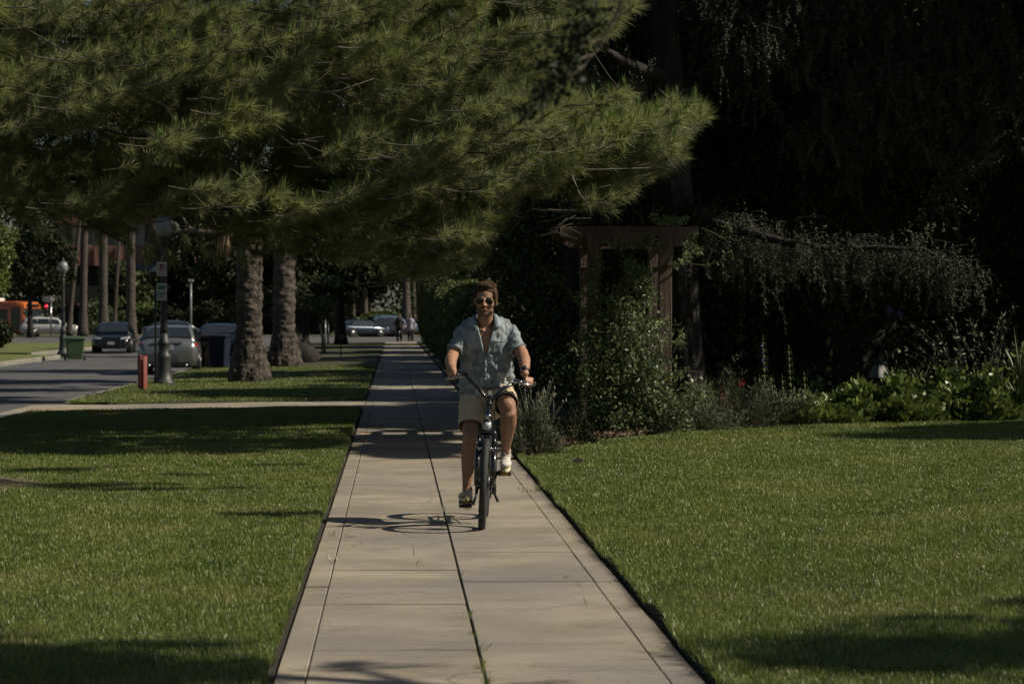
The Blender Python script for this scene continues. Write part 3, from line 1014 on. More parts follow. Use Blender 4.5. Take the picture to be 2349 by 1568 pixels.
def cedar():
    base = Vector((X(1560, 33.5), 33.6, .05))
    t = empty('cedar_tree', base, 'tall dark cedar whose trunk rises behind the arbour with one long drooping lower limb', 'tree')
    rs = np.random.RandomState(3)
    mb = MB(base); Y = 33.6
    tp = [P(1566, 1010, Y), P(1562, 820, Y), P(1553, 600, Y), P(1535, 330, Y), P(1515, 60, Y), P(1508, -250, Y), P(1505, -900, Y), P(1500, -1500, Y)]
    tp[0].z = 0
    mb.tube(tp, [.38, .30, .28, .26, .25, .22, .13, .03], 18, jitter=lambda i, k: 1 + .09 * math.sin(k * 2.9 + i * 1.3))
    # limbs
    def lim(pts, r0):
        pts = [P(*q) for q in pts]
        mb.tube(pts, [r0 * (1 - .85 * i / (len(pts) - 1)) for i in range(len(pts))], 7)
        return pts
    big = lim([(1548, 470, 33.5), (1620, 505, 33), (1700, 530, 32.6), (1800, 555, 32.2), (1900, 570, 32), (2010, 568, 31.8), (2120, 572, 31.6), (2170, 600, 31.5), (2212, 655, 31.5)], .075)
    b2 = lim([(1548, 440, 33.6), (1600, 480, 33.2), (1680, 535, 33), (1760, 560, 33), (1850, 590, 33)], .04)
    l2 = lim([(1520, 175, 33.4), (1470, 160, 33), (1420, 135, 32.8), (1370, 105, 32.6), (1330, 70, 32.4)], .12)
    l3 = lim([(1530, 250, 33.6), (1450, 240, 33.2), (1390, 215, 33), (1340, 230, 33)], .06)
    l4 = lim([(1550, 60, 33.5), (1620, 50, 33), (1700, 40, 33), (1800, 70, 33)], .07)
    l5 = lim([(1500, 500, 33.8), (1400, 470, 33.8), (1300, 500, 33.8), (1170, 560, 33.8)], .05)
    V = []
    def along(pts, n, jit=.1):
        out = []
        for i in range(n):
            f = rs.uniform(0.08, 1) * (len(pts) - 1); k = min(len(pts) - 2, int(f))
            q = pts[k].lerp(pts[k + 1], f - k)
            out.append(q + Vector(rs.normal(size=3) * jit))
        return out
    tw = MB(base)
    for pts, n, L in ((big, 150, .62), (b2, 70, .75)):
        ap = along(pts, n, .09)
        V.append(hang_strands(ap, L, 3, rs, seg=.022, w=.008, nl=.07))
        # side twigs lying along the limb
        for q in ap[::2]:
            e = q + Vector((rs.uniform(.1, .5), rs.uniform(-.3, .2), rs.uniform(-.15, .18)))
            tw.tube([q, q.lerp(e, .5) + Vector((0, 0, .05)), e], [.007, .005, .002], 4)
            V.append(hang_strands([e, q.lerp(e, .6)], L * .6, 2, rs))
    for pts, n in ((l2, 30), (l3, 20), (l5, 20)):
        V.append(hang_strands(along(pts, n, .2), .4, 3, rs))
    for q in along(l4, 60, .3): V.append(hang_strands([q], .8, 2, rs))
    np_mesh('drooping_foliage', np.concatenate(V) - np.array(tuple(base)), 3, M['leafgrey'], t)
    tw.build('twigs', M['barkdark'], t)
    mb.build('trunk', M['barkdark'], t)
    # crown high above, out of view, clumps placed for the shade they cast
    allv = []
    for c, rr, n in [((7.5, 36.0, 9.3), (2.3, 1.8, 1.6), 5200), ((3.6, 35, 9), (3, 2, 2.4), 5000), ((9.3, 36.5, 9.2), (3.5, 2, 2.2), 6000), ((1.5, 36, 8.2), (2.4, 1.8, 1.4), 3000),
                     ((3.6, 34.2, 12.5), (2.2, 2.2, 2.5), 3000), ((9.6, 39.0, 8.7), (3.4, 1.7, 1.8), 9000)]:
        c = (c[0], c[1] - .17 * c[2], c[2]); p, _ = clump_points(c, rr, n, 34, .75, rs)
        allv.append(leaves(p, .34, .2, .3, rs=rs))
    for c, rr, n in [((11.1, 28.4, 9.4), (.72, 1.7, .35), 20000), ((10.62, 30.9, 9.4), (.45, 1.1, .3), 10000), ((11.1, 34.7, 9.4), (.95, 2.1, .45), 18000)]:  # dense unseen clumps added to keep sun off the walk
        c = (c[0], c[1] - .17 * c[2], c[2]); p, _ = clump_points(c, rr, n, 30, .36, rs, shell=.1)
        allv.append(leaves(p, .16, .09, .3, rs=rs))
    mb = MB(base); mb.tube([tp[6], Vector((7.5, 31.5, 10.2)), Vector((10.2, 31, 9.8)), Vector((11.2, 28.2, 9.4))], [.12, .09, .06, .02], 6); mb.tube([Vector((10.2, 31, 9.8)), Vector((11.2, 33.2, 9.4))], [.05, .02], 6); mb.build('upper_limb', M['barkdark'], t)
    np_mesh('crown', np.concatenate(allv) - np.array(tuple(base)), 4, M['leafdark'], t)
cedar()


def weeping():
    """second conifer at the right whose curtains of foliage fill the upper right"""
    base = Vector((12.2, 37.6, .05))
    t = empty('weeping_conifer', base, 'weeping conifer with grey-green curtains of foliage at the upper right', 'tree')
    rs = np.random.RandomState(8)
    mb = MB(base)
    mb.tube([base + Vector(q) for q in ((0, 0, 0), (-.1, 0, 2), (0, .1, 5), (0, 0, 9), (0, 0, 13))], [.4, .32, .28, .2, .05], 14, jitter=lambda i, k: 1 + .08 * math.sin(k * 2.9 + i))
    V = []
    for (pts, n, L) in [([(2250, -40, 36), (2080, 0, 35), (1900, 30, 34.6), (1760, 90, 34.4), (1700, 180, 34.2)], 190, .6),
                        ([(2250, 60, 36), (2150, 120, 35), (2020, 180, 34.6), (1900, 240, 34.4)], 180, .55),
                        ([(2260, 120, 36), (2300, 130, 35), (2340, 240, 34.4)], 80, .7),
                        ([(2250, 0, 36), (2180, 60, 35.5), (2110, 140, 35.2), (2080, 260, 35)], 120, .7),
                        ([(2200, 200, 36), (2060, 260, 35.4), (1960, 320, 35.2), (1880, 360, 35)], 110, .5),
                        ([(2200, 250, 36), (2250, 300, 35.4), (2160, 380, 35.2), (2190, 400, 35)], 80, .5)]:
        pts = [P(*q) for q in pts]
        a = Vector((base.x, base.y, pts[0].z + .3))
        mb.tube([a] + pts, [.09] + [.07 * (1 - .8 * i / len(pts)) for i in range(len(pts))], 6)
        ap = []
        for i in range(n):
            f = rs.uniform(0, 1) * (len(pts) - 1); k = min(len(pts) - 2, int(f))
            ap.append(pts[k].lerp(pts[k + 1], f - k) + Vector(rs.normal(size=3) * np.array([.36, .3, .30])))
        V.append(hang_strands(ap, L, 3, rs, seg=.03, w=.018, nl=.085))
    mb.build('trunk', M['barkdark'], t)
    np_mesh('drooping_foliage', np.concatenate(V) - np.array(tuple(base)), 3, M['leafgrey'], t)
    allv = []  # out-of-view clumps added to shade the garden and part of the lawn
    for c, rr, n in [((13, 39.2, 7.5), (3.2, 3.0, 3.6), 12000), ((15.5, 39.5, 4.2), (2.8, 3.2, 3.0), 9000), ((9, 38, 11), (3, 2.5, 2), 5000), ((11.2, 35.3, 7.9), (1.1, 1.25, 2.4), 9000), ((19.5, 30.5, 9.5), (1.5, 1.5, .6), 9000), ((17.9, 29.1, 9.5), (1.1, .35, .3), 2200)]:
        c = (c[0], c[1] - .17 * c[2], c[2]); p, _ = clump_points(c, rr, n, 40, .8, rs)
        allv.append(leaves(p, .34, .2, .3, rs=rs))
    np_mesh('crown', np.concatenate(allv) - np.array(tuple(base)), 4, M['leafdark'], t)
weeping()

# row of tall dark evergreens closing the garden
specs = [(3.6, 45.5, 4.6, 1.7, 'dark evergreen shrub beside the hedge, left of the arbour'),
         (4.3, 40.0, 6.8, 1.9, 'tall dark evergreen directly behind the arbour'),
         (6.9, 40.0, 7.2, 2.0, 'tall dark evergreen right of the arbour, behind the blue flower spikes'),
         (9.6, 41.5, 7.6, 2.1, 'tall dark evergreen behind the garden lantern'),
         (12.6, 42.5, 7.8, 2.3, 'tall dark evergreen at the right end of the garden')]
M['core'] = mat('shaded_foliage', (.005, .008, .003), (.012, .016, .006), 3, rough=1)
for i, (x, y, H, rr, lab) in enumerate(specs):
    t = empty('evergreen_tree', (x, y, .05), lab, 'tree', 'dark evergreens closing the back of the garden')
    rs = np.random.RandomState(20 + i)
    mb = MB(); mb.tube([(0, 0, -.1), (.05, 0, H * .5), (0, .05, H)], [.22, .16, .04], 10)
    mb.build('trunk', M['barkdark'], t)
    n = int(15000 * rr)
    z = rs.uniform(.0, H, n); th = rs.uniform(0, 2 * PI, n)
    prof = rr * (1.05 - .35 * (z / H) ** 2) * (1 + .16 * np.sin(th * 3 + z * 1.7 + i)) * (1 + .1 * np.sin(th * 7 + z * 4))
    q = prof * rs.uniform(.7, 1.08, n)
    p = np.stack([np.cos(th) * q, np.sin(th) * q, z], 1)
    np_mesh('crown', leaves(p, .11, .05, .2, rs=rs), 4, M['evergreen'], t)
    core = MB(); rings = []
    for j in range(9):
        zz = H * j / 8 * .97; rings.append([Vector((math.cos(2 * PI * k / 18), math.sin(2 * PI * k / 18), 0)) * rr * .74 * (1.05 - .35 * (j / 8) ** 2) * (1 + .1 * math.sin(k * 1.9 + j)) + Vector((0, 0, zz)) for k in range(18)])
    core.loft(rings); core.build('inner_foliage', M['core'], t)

# clipped hedge along the right edge of the sidewalk, in separate bushes
hs = [(64, 2.4), (71.5, 2.6), (80, 2.7), (92, 3.0), (105, 3.3), (119, 3.7), (134, 4.0)]
for i, (y, H) in enumerate(hs):
    ln = 4.0 if y < 60 else (5.5 if y < 85 else 8)
    t = tag(None or bpy.data.objects.new('hedge_bush', None), 'clipped hedge bush %s along the right edge of the sidewalk' % ['nearest', 'second from the front', 'third from the front', 'fourth from the front', 'fifth from the front', 'next to last', 'farthest'][i], 'hedge', 'clipped hedge bushes along the sidewalk')
    col.objects.link(t); t.location = (2.35, y, 0)
    rs = np.random.RandomState(50 + i)
    n = int(2600 * ln)
    # points on a rounded box
    u = unit(rs.normal(size=(n, 3))); m4 = (np.abs(u) ** 4).sum(1, keepdims=True) ** .25; u = u / m4
    p = u * np.array([.98, ln * .53, H * .5]) * rs.uniform(.88, 1.04, (n, 1)) * (1 + .05 * np.sin(u[:, :1] * 5 + u[:, 1:2] * 9 + i) + .04 * np.sin(u[:, 2:3] * 11)) + np.array([0, 0, H * .5])
    np_mesh('foliage', leaves(p, .085, .05, rs=rs), 4, M['hedge'], t)
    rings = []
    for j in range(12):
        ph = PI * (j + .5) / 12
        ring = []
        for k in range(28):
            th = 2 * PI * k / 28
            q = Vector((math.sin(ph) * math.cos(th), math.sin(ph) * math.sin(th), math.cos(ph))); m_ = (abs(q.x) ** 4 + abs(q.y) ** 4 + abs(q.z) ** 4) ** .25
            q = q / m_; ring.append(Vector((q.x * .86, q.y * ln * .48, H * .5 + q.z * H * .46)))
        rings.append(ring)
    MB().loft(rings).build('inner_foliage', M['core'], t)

# tall trees put behind the hedge to shade walk and street
for i, (x, y, H, rx, ry) in enumerate([(6.3, 50, 9, 3.4, 3.4), (5.4, 65, 10, 4.2, 4.6), (9.2, 57.5, 9.5, 2.2, 3.4), (9.2, 76, 9.5, 2.2, 3.6), (6.5, 88, 11, 4.5, 5.0), (5.8, 104, 11, 4.5, 4.5), (6.5, 121, 12, 4.5, 5), (6.5, 136, 12, 4.5, 4.2)]):
    T_ = make_tree('shade_tree', (x, y - 1.4, 0), H, [(0, 0, H * .62, rx, ry * 1.15, H * .3), (-2.2, 0, H * .5, rx * .6, ry, H * .16)] + ([(-2.6, 0, H + 3, 4.2, 2.6, 1.8)] if i in (0, 1, 5) else []),
              'dark spreading tree behind the sidewalk hedge, %s from the front' % ['first', 'second', 'third', 'fourth', 'fifth', 'sixth', 'seventh', 'eighth'][(0, 2, 1, 3, 4, 5, 6, 7)[i]],
              M['leafdark'] if i < 3 else M['leafmid'], M['barkdark'], leaf=.38, n=17000, trunk_r=.28, group='shade trees behind the hedge', nclump=50)

    # unseen high leaf clumps added to shade the walk, the parkway and the street
    rs = np.random.RandomState(90 + i); av = []
    for gx_, gy_, Hh, rx_, ry_, n_ in {0: [(.1, 48.3, 9, 1.5, 2.6, 6500), (-3.2, 49.3, 9.5, 1.6, 1.9, 4500), (-11.6, 48.6, 14, 3.4, 1.6, 6000)], 2: [(.2, 58.8, 9, 1.5, 2.6, 6500), (-10.2, 57.3, 14, 3.4, 1.2, 4000)],
                                       1: [(.1, 66, 9, 1.6, 3.4, 7500), (-4.2, 66.5, 9.5, 2.0, 3.0, 6000), (-9.8, 65, 14, 3.5, 2.6, 7000)], 3: [(.2, 76, 9, 1.6, 4, 7500), (-9.6, 78, 14, 3.2, 2.6, 6000)],
                                       4: [(.2, 88, 9, 1.8, 6, 9000), (-4, 90, 9.5, 2.4, 4, 7000)], 5: [(.2, 104, 9, 1.8, 7, 9000)], 6: [(-3.5, 125, 9.5, 3.5, 3.5, 7000)]}.get(i, []):
        c = (gx_ + Hh / math.tan(SUN_EL) * math.cos(SUN_AZ), gy_ + Hh / math.tan(SUN_EL) * math.sin(SUN_AZ), Hh)
        p_, _ = clump_points(c, (rx_, ry_, .45), int(n_ * 2.3), 44, .65, rs, shell=.1)
        av.append(leaves(p_, .22, .12, .3, rs=rs))
    if av: np_mesh('shade_clumps', np.concatenate(av) - np.array([x, y - 1.4, 0]), 4, M['leafdark'], T_)

# trees standing on the parkway further back (their canopy closes the view under the pine)
dk = [(782, 136, .32, 9.5, 4.0, 'dark broad parkway tree beyond the second palm, left of the walkers', 'leafdark'),
      (700, 128, .2, 8, 3.4, 'dark parkway tree behind the leaning stump', 'leafdark'),
      (590, 120, .25, 8.5, 3.6, 'dark parkway tree hidden behind the two thick palms', 'leafdark')]
for px, Y, tr, H, rr, lab, mm in dk:
    make_tree('street_tree', (X(px, Y), Y, -.02), H, [(0, 0, H * .63, rr, rr, H * .30), (rr * .5, 0, H * .48, rr * .7, rr * .7, H * .13)], lab, M[mm], M['barkdark'], leaf=.36, n=9000, trunk_r=tr, group='dark trees on the parkway', nclump=46)

# far trees beyond the cross street
far = [(-18, 224, 12, 4.2, 'leafdark', 'dark tree in front of the right end of the brick building'), (-24, 221, 7, 2.6, 'leafmid', 'low leafy tree before the brick building, between the tall palms'), (-17, 246, 17, 6.5, 'leafdark', 'dark far tree closing the gap right of the brick building'), (-33.5, 236, 17, 7, 'leafmid', 'far tree filling the gap left of the brick building'), (-42, 250, 19, 8, 'leafdark', 'tall dark tree farthest back at the left edge'), (-27, 268, 20, 8, 'leafmid', 'tall far tree rising behind the brick building'), (-62, 225, 16, 7, 'leafmid', 'far tree at the left edge behind the orange bus'), (-50, 236, 17, 7, 'leafdark', 'dark far tree above the orange bus'), (-41, 226, 15, 5.5, 'leafmid', 'far olive tree between the bus and the brick building'),
       (-13.2, 226, 14, 5.5, 'leafmid', 'far tree at the right end of the brick building'), (-6.5, 240, 17, 6.5, 'leafdark', 'dark far tree behind the parked cars'), (2.5, 238, 17, 6.5, 'leafmid', 'far tree above the walkers'),
       (11, 232, 16, 6.5, 'leafdark', 'dark far tree behind the far end of the hedge'), (-20, 262, 15, 7, 'leafmid', 'far tree behind the brick building'), (22, 240, 17, 8, 'leafmid', 'far tree hidden behind the right hedge'),
       (-3, 262, 19, 8, 'leafdark', 'dark tree farthest down the street')]
for x, y, H, rr, mm, lab in far:
    make_tree('far_tree', (x, y, 0), H, [(0, 0, H * .55, rr, rr * .8, H * .38), (rr * .3, -2, H * .28, rr * .8, rr * .6, H * .2)], lab, M[mm], M['barkdark'], leaf=.55, n=6500, trunk_r=.4, group='far trees beyond the cross street', nclump=46)
# sunlit pale trunks past the cross street
for i, (px, pt, Y, r0, lab) in enumerate([(932, 600, 208, .42, 'thick pale trunk right behind the walkers'), (949, 600, 214, .26, 'slim dark trunk between the two walkers'), (962, 620, 210, .22, 'slim pale trunk at the edge of the hedge'),
                                   (838, 650, 216, .30, 'pale sunlit trunk left of the round shrub'), (811, 650, 218, .2, 'thin brown sunlit trunk far left of the round shrub')]):
    b = P(px, 757, Y); b.z = -.1
    make_tree('far_tree', b, 14, [(0, 0, 12, 4.5, 3.5, 3.2)], lab, M['leafmid'], M['palmbark'], leaf=.5, n=3500, trunk_r=r0, group='pale trunks beyond the cross street', nclump=26)
# round clipped shrub
c = P(876, 735, 211); t = empty('round_shrub', (c.x, c.y, 0), 'rounded yellow-green shrub behind the far parked cars', 'shrub')
rs = np.random.RandomState(77); n = 5000; u = unit(rs.normal(size=(n, 3))); u[:, 2] = np.abs(u[:, 2])
np_mesh('foliage', leaves(u * np.array([2.6, 1.8, 1.9]) * rs.uniform(.9, 1.03, (n, 1)) + np.array([0, 0, .1]), .22, .14, rs=rs), 4, M['leaflight'], t)
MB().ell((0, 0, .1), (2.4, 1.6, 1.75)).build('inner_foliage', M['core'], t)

# left edge: bright hedge-like tree and darker bushes across the street
make_tree('street_tree', (X(-28, 112), 112, 0), 8, [(-.3, 0, 4.9, 1.35, 1.4, 2.7)], 'bright green leafy tree at the left edge of the street', M['leaflight'], M['bark'], leaf=.2, n=9000, trunk_r=.15, nclump=30)
make_tree('street_tree', (X(70, 190), 190, 0), 11, [(0, 0, 6.5, 3.2, 2.5, 3.2), (1.5, 0, 4.5, 2, 2, 1.3)], 'dark green tree above the orange bus and white SUV', M['leafdark'], M['barkdark'], leaf=.35, n=8000, trunk_r=.25, nclump=40)
def bush(px, Y, w_, h_, mm, lab, name='bush', leaf=.22, n=2500, grp=None):
    x = X(px, Y)
    t = empty(name, (x, Y, -.05), lab, 'bush', grp)
    rs = np.random.RandomState(int(px + Y))
    p, _ = clump_points((0, 0, h_ * .45), (w_ * .5, w_ * .4, h_ * .5), n, 14, min(w_, h_) * .3, rs)
    p[:, 2] = np.abs(p[:, 2])
    np_mesh('foliage', leaves(p, leaf, leaf * .5, -.2, rs=rs), 4, M[mm], t)
    mb = MB()
    for k in range(5):
        mb.tube([(0, 0, 0), (rnd.uniform(-.3, .3) * w_, rnd.uniform(-.2, .2), h_ * .6)], [.03, .01], 5)
    mb.build('stem', M['barkdark'], t)
bush(-12, 120, 1.2, 1.7, 'leafdark', 'low dark bush at the left edge behind the bright tree')
for i, (px, Y, w_, h_, mm, lab) in enumerate([(215, 212, 3, 2.6, 'leafmid', 'bushy shrub right of the white SUV'), (205, 211, 1.0, .9, 'leaflight', 'small yellow flowering bush beside the white SUV'), (262, 213, 2.6, 2.2, 'leafmid', 'grey green shrub behind the black sedan'),
                                   (330, 214, 2.6, 3.0, 'leaflight', 'banana-like bush in front of the brick building'), (375, 213, 3, 2.4, 'leafdark', 'dark bush behind the nearest lamp post'), (440, 213, 3.6, 2.6, 'leafdark', 'dark bush left of the thick palms'),
                                   (540, 213, 6, 3.6, 'leafdark', 'wide dark bush behind the thick palms'), (650, 213, 7, 4.2, 'leafdark', 'wide dark bush right of the thick palms'), (745, 213, 6, 4.2, 'leafdark', 'wide dark bush left of the far parked cars'),
                                   (1010, 213, 7, 4, 'leafdark', 'dark bush hidden by the hedge'), (120, 222, 6, 3, 'leafdark', 'dark bush behind the white SUV')]):
    bush(px, Y, w_, h_, mm, lab, n=3500, leaf=.3, grp='bushes along the far side of the cross street')


# ---------------------------------------------------------------- tree beside the camera that throws the near shadows
def near_tree():
    base = Vector((10.2, 8.2, .1))
    t = empty('oak_tree', base, 'dark out-of-focus leafy twig hanging into the top centre of the view, from a near tree', 'tree')
    rs = np.random.RandomState(31)
    mb = MB(base)
    tp = [base + Vector(q) for q in ((0, 0, -.2), (-.1, 0, 1.5), (-.2, .1, 3.2), (-.5, .1, 5), (-.9, .2, 7))]
    mb.tube(tp, [.42, .3, .26, .2, .1], 14, jitter=lambda i, k: 1 + .08 * math.sin(k * 2.7 + i))
    allv = []
    def sh(gx, gy, H): return (gx + H / math.tan(SUN_EL) * math.cos(SUN_AZ), gy + H / math.tan(SUN_EL) * math.sin(SUN_AZ), H)
    cl = []
    for (gx, gy, H, rx, ry, rz, n, k, cr) in [(-1.6, 10.55, 6.0, 1.2, .75, .35, 12500, 38, .26), (-1.3, 11.35, 6.3, .8, .16, .2, 700, 14, .15), (-2.3, 11.8, 6.2, .9, .22, .3, 420, 12, .2),
                                              (3.0, 10.9, 5.2, 1.45, .85, .4, 13000, 40, .30), (2.0, 10.45, 5.4, .62, .40, .3, 1700, 16, .2), (4.1, 12.4, 5.2, 1.2, .7, .4, 5200, 24, .26), (2.9, 11.8, 5.4, .9, .25, .2, 800, 14, .15),
                                              (.0, 10.1, 5.6, .9, .25, .3, 700, 14, .16), (-.2, 10.85, 6, .35, .12, .12, 110, 8, .09), (.3, 7.6, 6.2, 2.6, 1.6, 1.0, 6500, 60, .45), (2.5, 7, 4.6, 1.8, 1.8, 1.0, 3000, 40, .4)]:
        c = sh(gx, gy, H)
        p, cen = clump_points(c, (rx, ry, rz), n, k, cr, rs, shell=.1)
        allv.append(leaves(p, .085, .045, .2, rs=rs)); cl.append((c, cen))
    for c, cen in cl:
        a = tp[3] if c[2] < 6 else tp[4]; c = Vector(c)
        m_ = a.lerp(c, .5) + Vector((0, 0, .4)); mb.tube([a, m_, c], [.09, .05, .02], 6)
        for q in cen[::3]: mb.tube([c, c.lerp(Vector(q), .5) + Vector((0, 0, .05)), Vector(q)], [.018, .01, .004], 5)
    # hanging twig, close to the camera and out of focus
    Y = 7.2
    tw = [P(1490, -420, 7.0), P(1455, -160, 7.1), P(1440, -40, Y), P(1418, 30, Y), P(1385, 90, Y), P(1340, 150, Y), P(1310, 200, Y)]
    mb.tube([tp[4], Vector((5.0, 7.6, 6.1)), Vector((2.2, 7.2, 4.8)), tw[0]] + tw[1:], [.1, .06, .035, .012, .008, .006, .005, .004, .003, .002], 6)
    for (a, b) in [((1385, 90), (1300, 110)), ((1340, 150), (1270, 210)), ((1360, 125), (1250, 165)), ((1270, 210), (1215, 270)), ((1250, 165), (1225, 170))]:
        mb.tube([P(*a, Y), P(*b, Y)], [.004, .002], 4)
    pts = []
    for (px, py, sx_, sy_, n) in [(1335, 60, 30, 28, 80), (1290, 130, 38, 30, 100), (1240, 150, 18, 12, 24), (1280, 190, 30, 22, 50), (1230, 235, 22, 18, 44), (1200, 265, 16, 14, 22), (1320, 95, 30, 25, 60), (1370, 40, 20, 18, 20), (1340, 5, 24, 20, 24), (1255, 215, 20, 16, 24)]:
        for _ in range(n): pts.append(tuple(P(px + rs.normal() * sx_ * .6, py + rs.normal() * sy_ * .6, Y + rs.uniform(-.08, .08))))
    allv.append(leaves(np.array(pts), .030, .017, .2, rs=rs))
    mb.build('trunk', M['bark'], t)
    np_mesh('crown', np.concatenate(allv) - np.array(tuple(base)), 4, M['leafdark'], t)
near_tree()


def mound_tree():
    base = Vector((-4.75, 22.3, .08))
    t = empty('street_tree', base, 'tree just outside the left edge, rising from the bare dirt mound in the parkway', 'tree')
    rs = np.random.RandomState(41)
    mb = MB(base); tp = [base + Vector(q) for q in ((0, 0, -.2), (-.05, 0, 1.2), (-.1, .1, 3), (.1, .1, 5.2), (.3, 0, 7.2))]
    mb.tube(tp, [.42, .27, .24, .18, .1], 14, jitter=lambda i, k: 1 + .08 * math.sin(k * 2.7 + i))
    allv = []
    for (gx, gy, H_, rx, ry, rz, n, k, cr) in [(-2.9, 22.1, 6.6, .75, .30, .25, 1300, 14, .2), (-2.35, 21.6, 6.4, .5, .12, .15, 500, 10, .12), (-1.65, 21.55, 6.5, .55, .07, .1, 330, 12, .09), (-2.1, 23.4, 6.6, .35, .10, .1, 300, 8, .12), (-3.4, 24.6, 6.8, .8, .3, .2, 900, 12, .2), (-1.3, 25.0, 6.5, .45, .12, .1, 300, 8, .12),
                                               (-8.5, 22.5, 7.6, 1.8, 1.8, 1.2, 4000, 40, .4), (-11.5, 22.5, 6.6, 2.0, 1.8, 1.2, 4000, 40, .4)]:
        c = (gx + H_ / math.tan(SUN_EL) * math.cos(SUN_AZ), gy + H_ / math.tan(SUN_EL) * math.sin(SUN_AZ), H_)
        p, cen = clump_points(c, (rx, ry, rz), n, k, cr, rs, shell=.1)
        allv.append(leaves(p, .10, .05, .2, rs=rs)); c = Vector(c)
        mb.tube([tp[4], tp[4].lerp(c, .5) + Vector((0, 0, .5)), c], [.07, .04, .015], 6)
        for q in cen[::3]: mb.tube([c, Vector(q)], [.012, .004], 5)
    mb.build('trunk', M['bark'], t)
    np_mesh('crown', np.concatenate(allv) - np.array(tuple(base)), 4, M['leafdark'], t)
mound_tree()
# ================================================================ STREET FURNITURE
M['lampgreen'] = mat('lamp_paint', (.022, .026, .024), (.04, .045, .042), 12, rough=.5, bump=.2, bscale=50)
M['globe'] = mat('frosted_globe', (.24, .25, .25), (.18, .19, .19), 3, rough=.25)
M['redpost'] = mat('red_oxide_paint', (.30, .075, .055), (.22, .06, .045), 6, rough=.7, bump=.2, bscale=40)
M['redline'] = mat('no_parking_red', (.5, .05, .04), rough=.5)
M['signgreen'] = mat('sign_green', (.03, .16, .07), rough=.5)
M['signwhite'] = mat('sign_white', (.42, .42, .39), (.36, .36, .33), 10, rough=.5)


def lamp(x, y, z, label):
    t = empty('street_lamp', (x, y, z), label, 'street lamp', 'acorn globe street lamps')
    n = 20
    mb = MB()
    mb.lathe((0, 0, 0), [(.26, -.1), (.26, .05), (.24, .09), (.2, .12), (.17, .3), (.155, .55), (.17, .62), (.175, .68), (.14, .72), (.12, .9), (.15, .95), (.15, 1.0), (.105, 1.06), (.095, 1.2)], 24)
    mb.build('base', M['lampgreen'], t)
    mb = MB(); rings = []
    for i in range(12):
        z_ = 1.2 + 2.05 * i / 11; r_ = .088 - .025 * i / 11
        rings.append([Vector((math.cos(2 * PI * k / 32) * r_ * (1 if k % 2 else .9), math.sin(2 * PI * k / 32) * r_ * (1 if k % 2 else .9), z_)) for k in range(32)])
    mb.loft(rings)
    mb.lathe((0, 0, 0), [(.065, 3.22), (.1, 3.27), (.11, 3.32), (.08, 3.36), (.13, 3.42), (.15, 3.46)], 24)
    mb.build('pole', M['lampgreen'], t)
    mb = MB(); mb.lathe((0, 0, 0), [(.13, 3.46), (.19, 3.55), (.215, 3.66), (.2, 3.78), (.15, 3.87), (.1, 3.91)], 24)
    mb.build('globe', M['globe'], t)
    mb = MB(); mb.lathe((0, 0, 0), [(.10, 3.91), (.11, 3.93), (.06, 3.97), (.035, 4.0), (.04, 4.04), (.012, 4.1)], 16)
    mb.build('finial', M['lampgreen'], t)
    return t
LX = X(376, 57)
lamp(LX, 57.0, -.03, 'near dark fluted street lamp with white acorn globe beside the red post')
lamp(X(145, 103.5), 103.5, -.03, 'far street lamp with white acorn globe beside the green bin')

# no-parking signs strapped to the near lamp
def text_mesh(name, s, size, loc, m, parent, ext=.002, rot=(PI / 2, 0, 0)):
    cu = bpy.data.curves.new(name, 'FONT'); cu.body = s; cu.size = size; cu.align_x = 'CENTER'; cu.align_y = 'CENTER'; cu.extrude = ext; cu.offset = size * .02
    o = bpy.data.objects.new(name, cu); col.objects.link(o)
    dg = bpy.context.evaluated_depsgraph_get(); dg.update()
    me = bpy.data.meshes.new_from_object(o.evaluated_get(dg)); bpy.data.objects.remove(o)
    o = link_mesh(name, me, m, parent, smooth=False)
    o.location = loc; o.rotation_euler = rot
    return o
def frame_plate(mb, w_, h_, y=0):
    mb.box((0, y, 0), (w_, .006, h_))
sg = P(371, 617, 56.85)
t = empty('no_parking_sign', sg, 'white sign with a struck-out letter P in a red ring, upper on the lamp post', 'sign')
mb = MB(); frame_plate(mb, .24, .34); mb.build('panel', M['signwhite'], t, False, .004)
text_mesh('letter', 'P', .19, (0, -.006, .03), M['black'], t)
MB().torus((0, -.006, .03), .085, .0055, (0, 1, 0), 32, 6).build('ring', M['redline'], t)
mb = MB(); mb.box((0, -.010, .03), (.17, .004, .009), rot=Matrix.Rotation(math.radians(45), 3, 'Y')); mb.build('slash', M['redline'], t, False)
mb = MB(); mb.box((0, -.006, -.12), (.16, .003, .014)); mb.build('text_band', M['redline'], t, False)
sg = P(371, 669, 56.85)
t = empty('parking_sign', sg, 'smaller white parking sign with green lines, lower on the lamp post', 'sign')
mb = MB(); frame_plate(mb, .24, .40); mb.build('panel', M['signwhite'], t, False, .004)
mb = MB(); mb.box((0, -.006, .10), (.17, .003, .10)); mb.build('upper_band', M['signgreen'], t, False)
mb = MB()
for k in range(3): mb.box((0, -.006, -.02 - .05 * k), (.17 - .03 * k, .003, .022))
mb.build('lines', M['signgreen'], t, False)
sp = P(357, 880, 56.6); sp.z = -.05
t = empty('sign_pole', sp, 'thin grey steel pole standing close beside the near street lamp', 'pole')
mb = MB(); mb.tube([(0, 0, -.1), (0, 0, 1.15), (0, 0, 2.2)], .028, 10); mb.build('post', M['darkmetal'], t)
mb = MB(); mb.lathe((0, 0, 0), [(.05, -.05), (.05, .05), (.03, .07)], 12); mb.build('sleeve', M['darkmetal'], t)

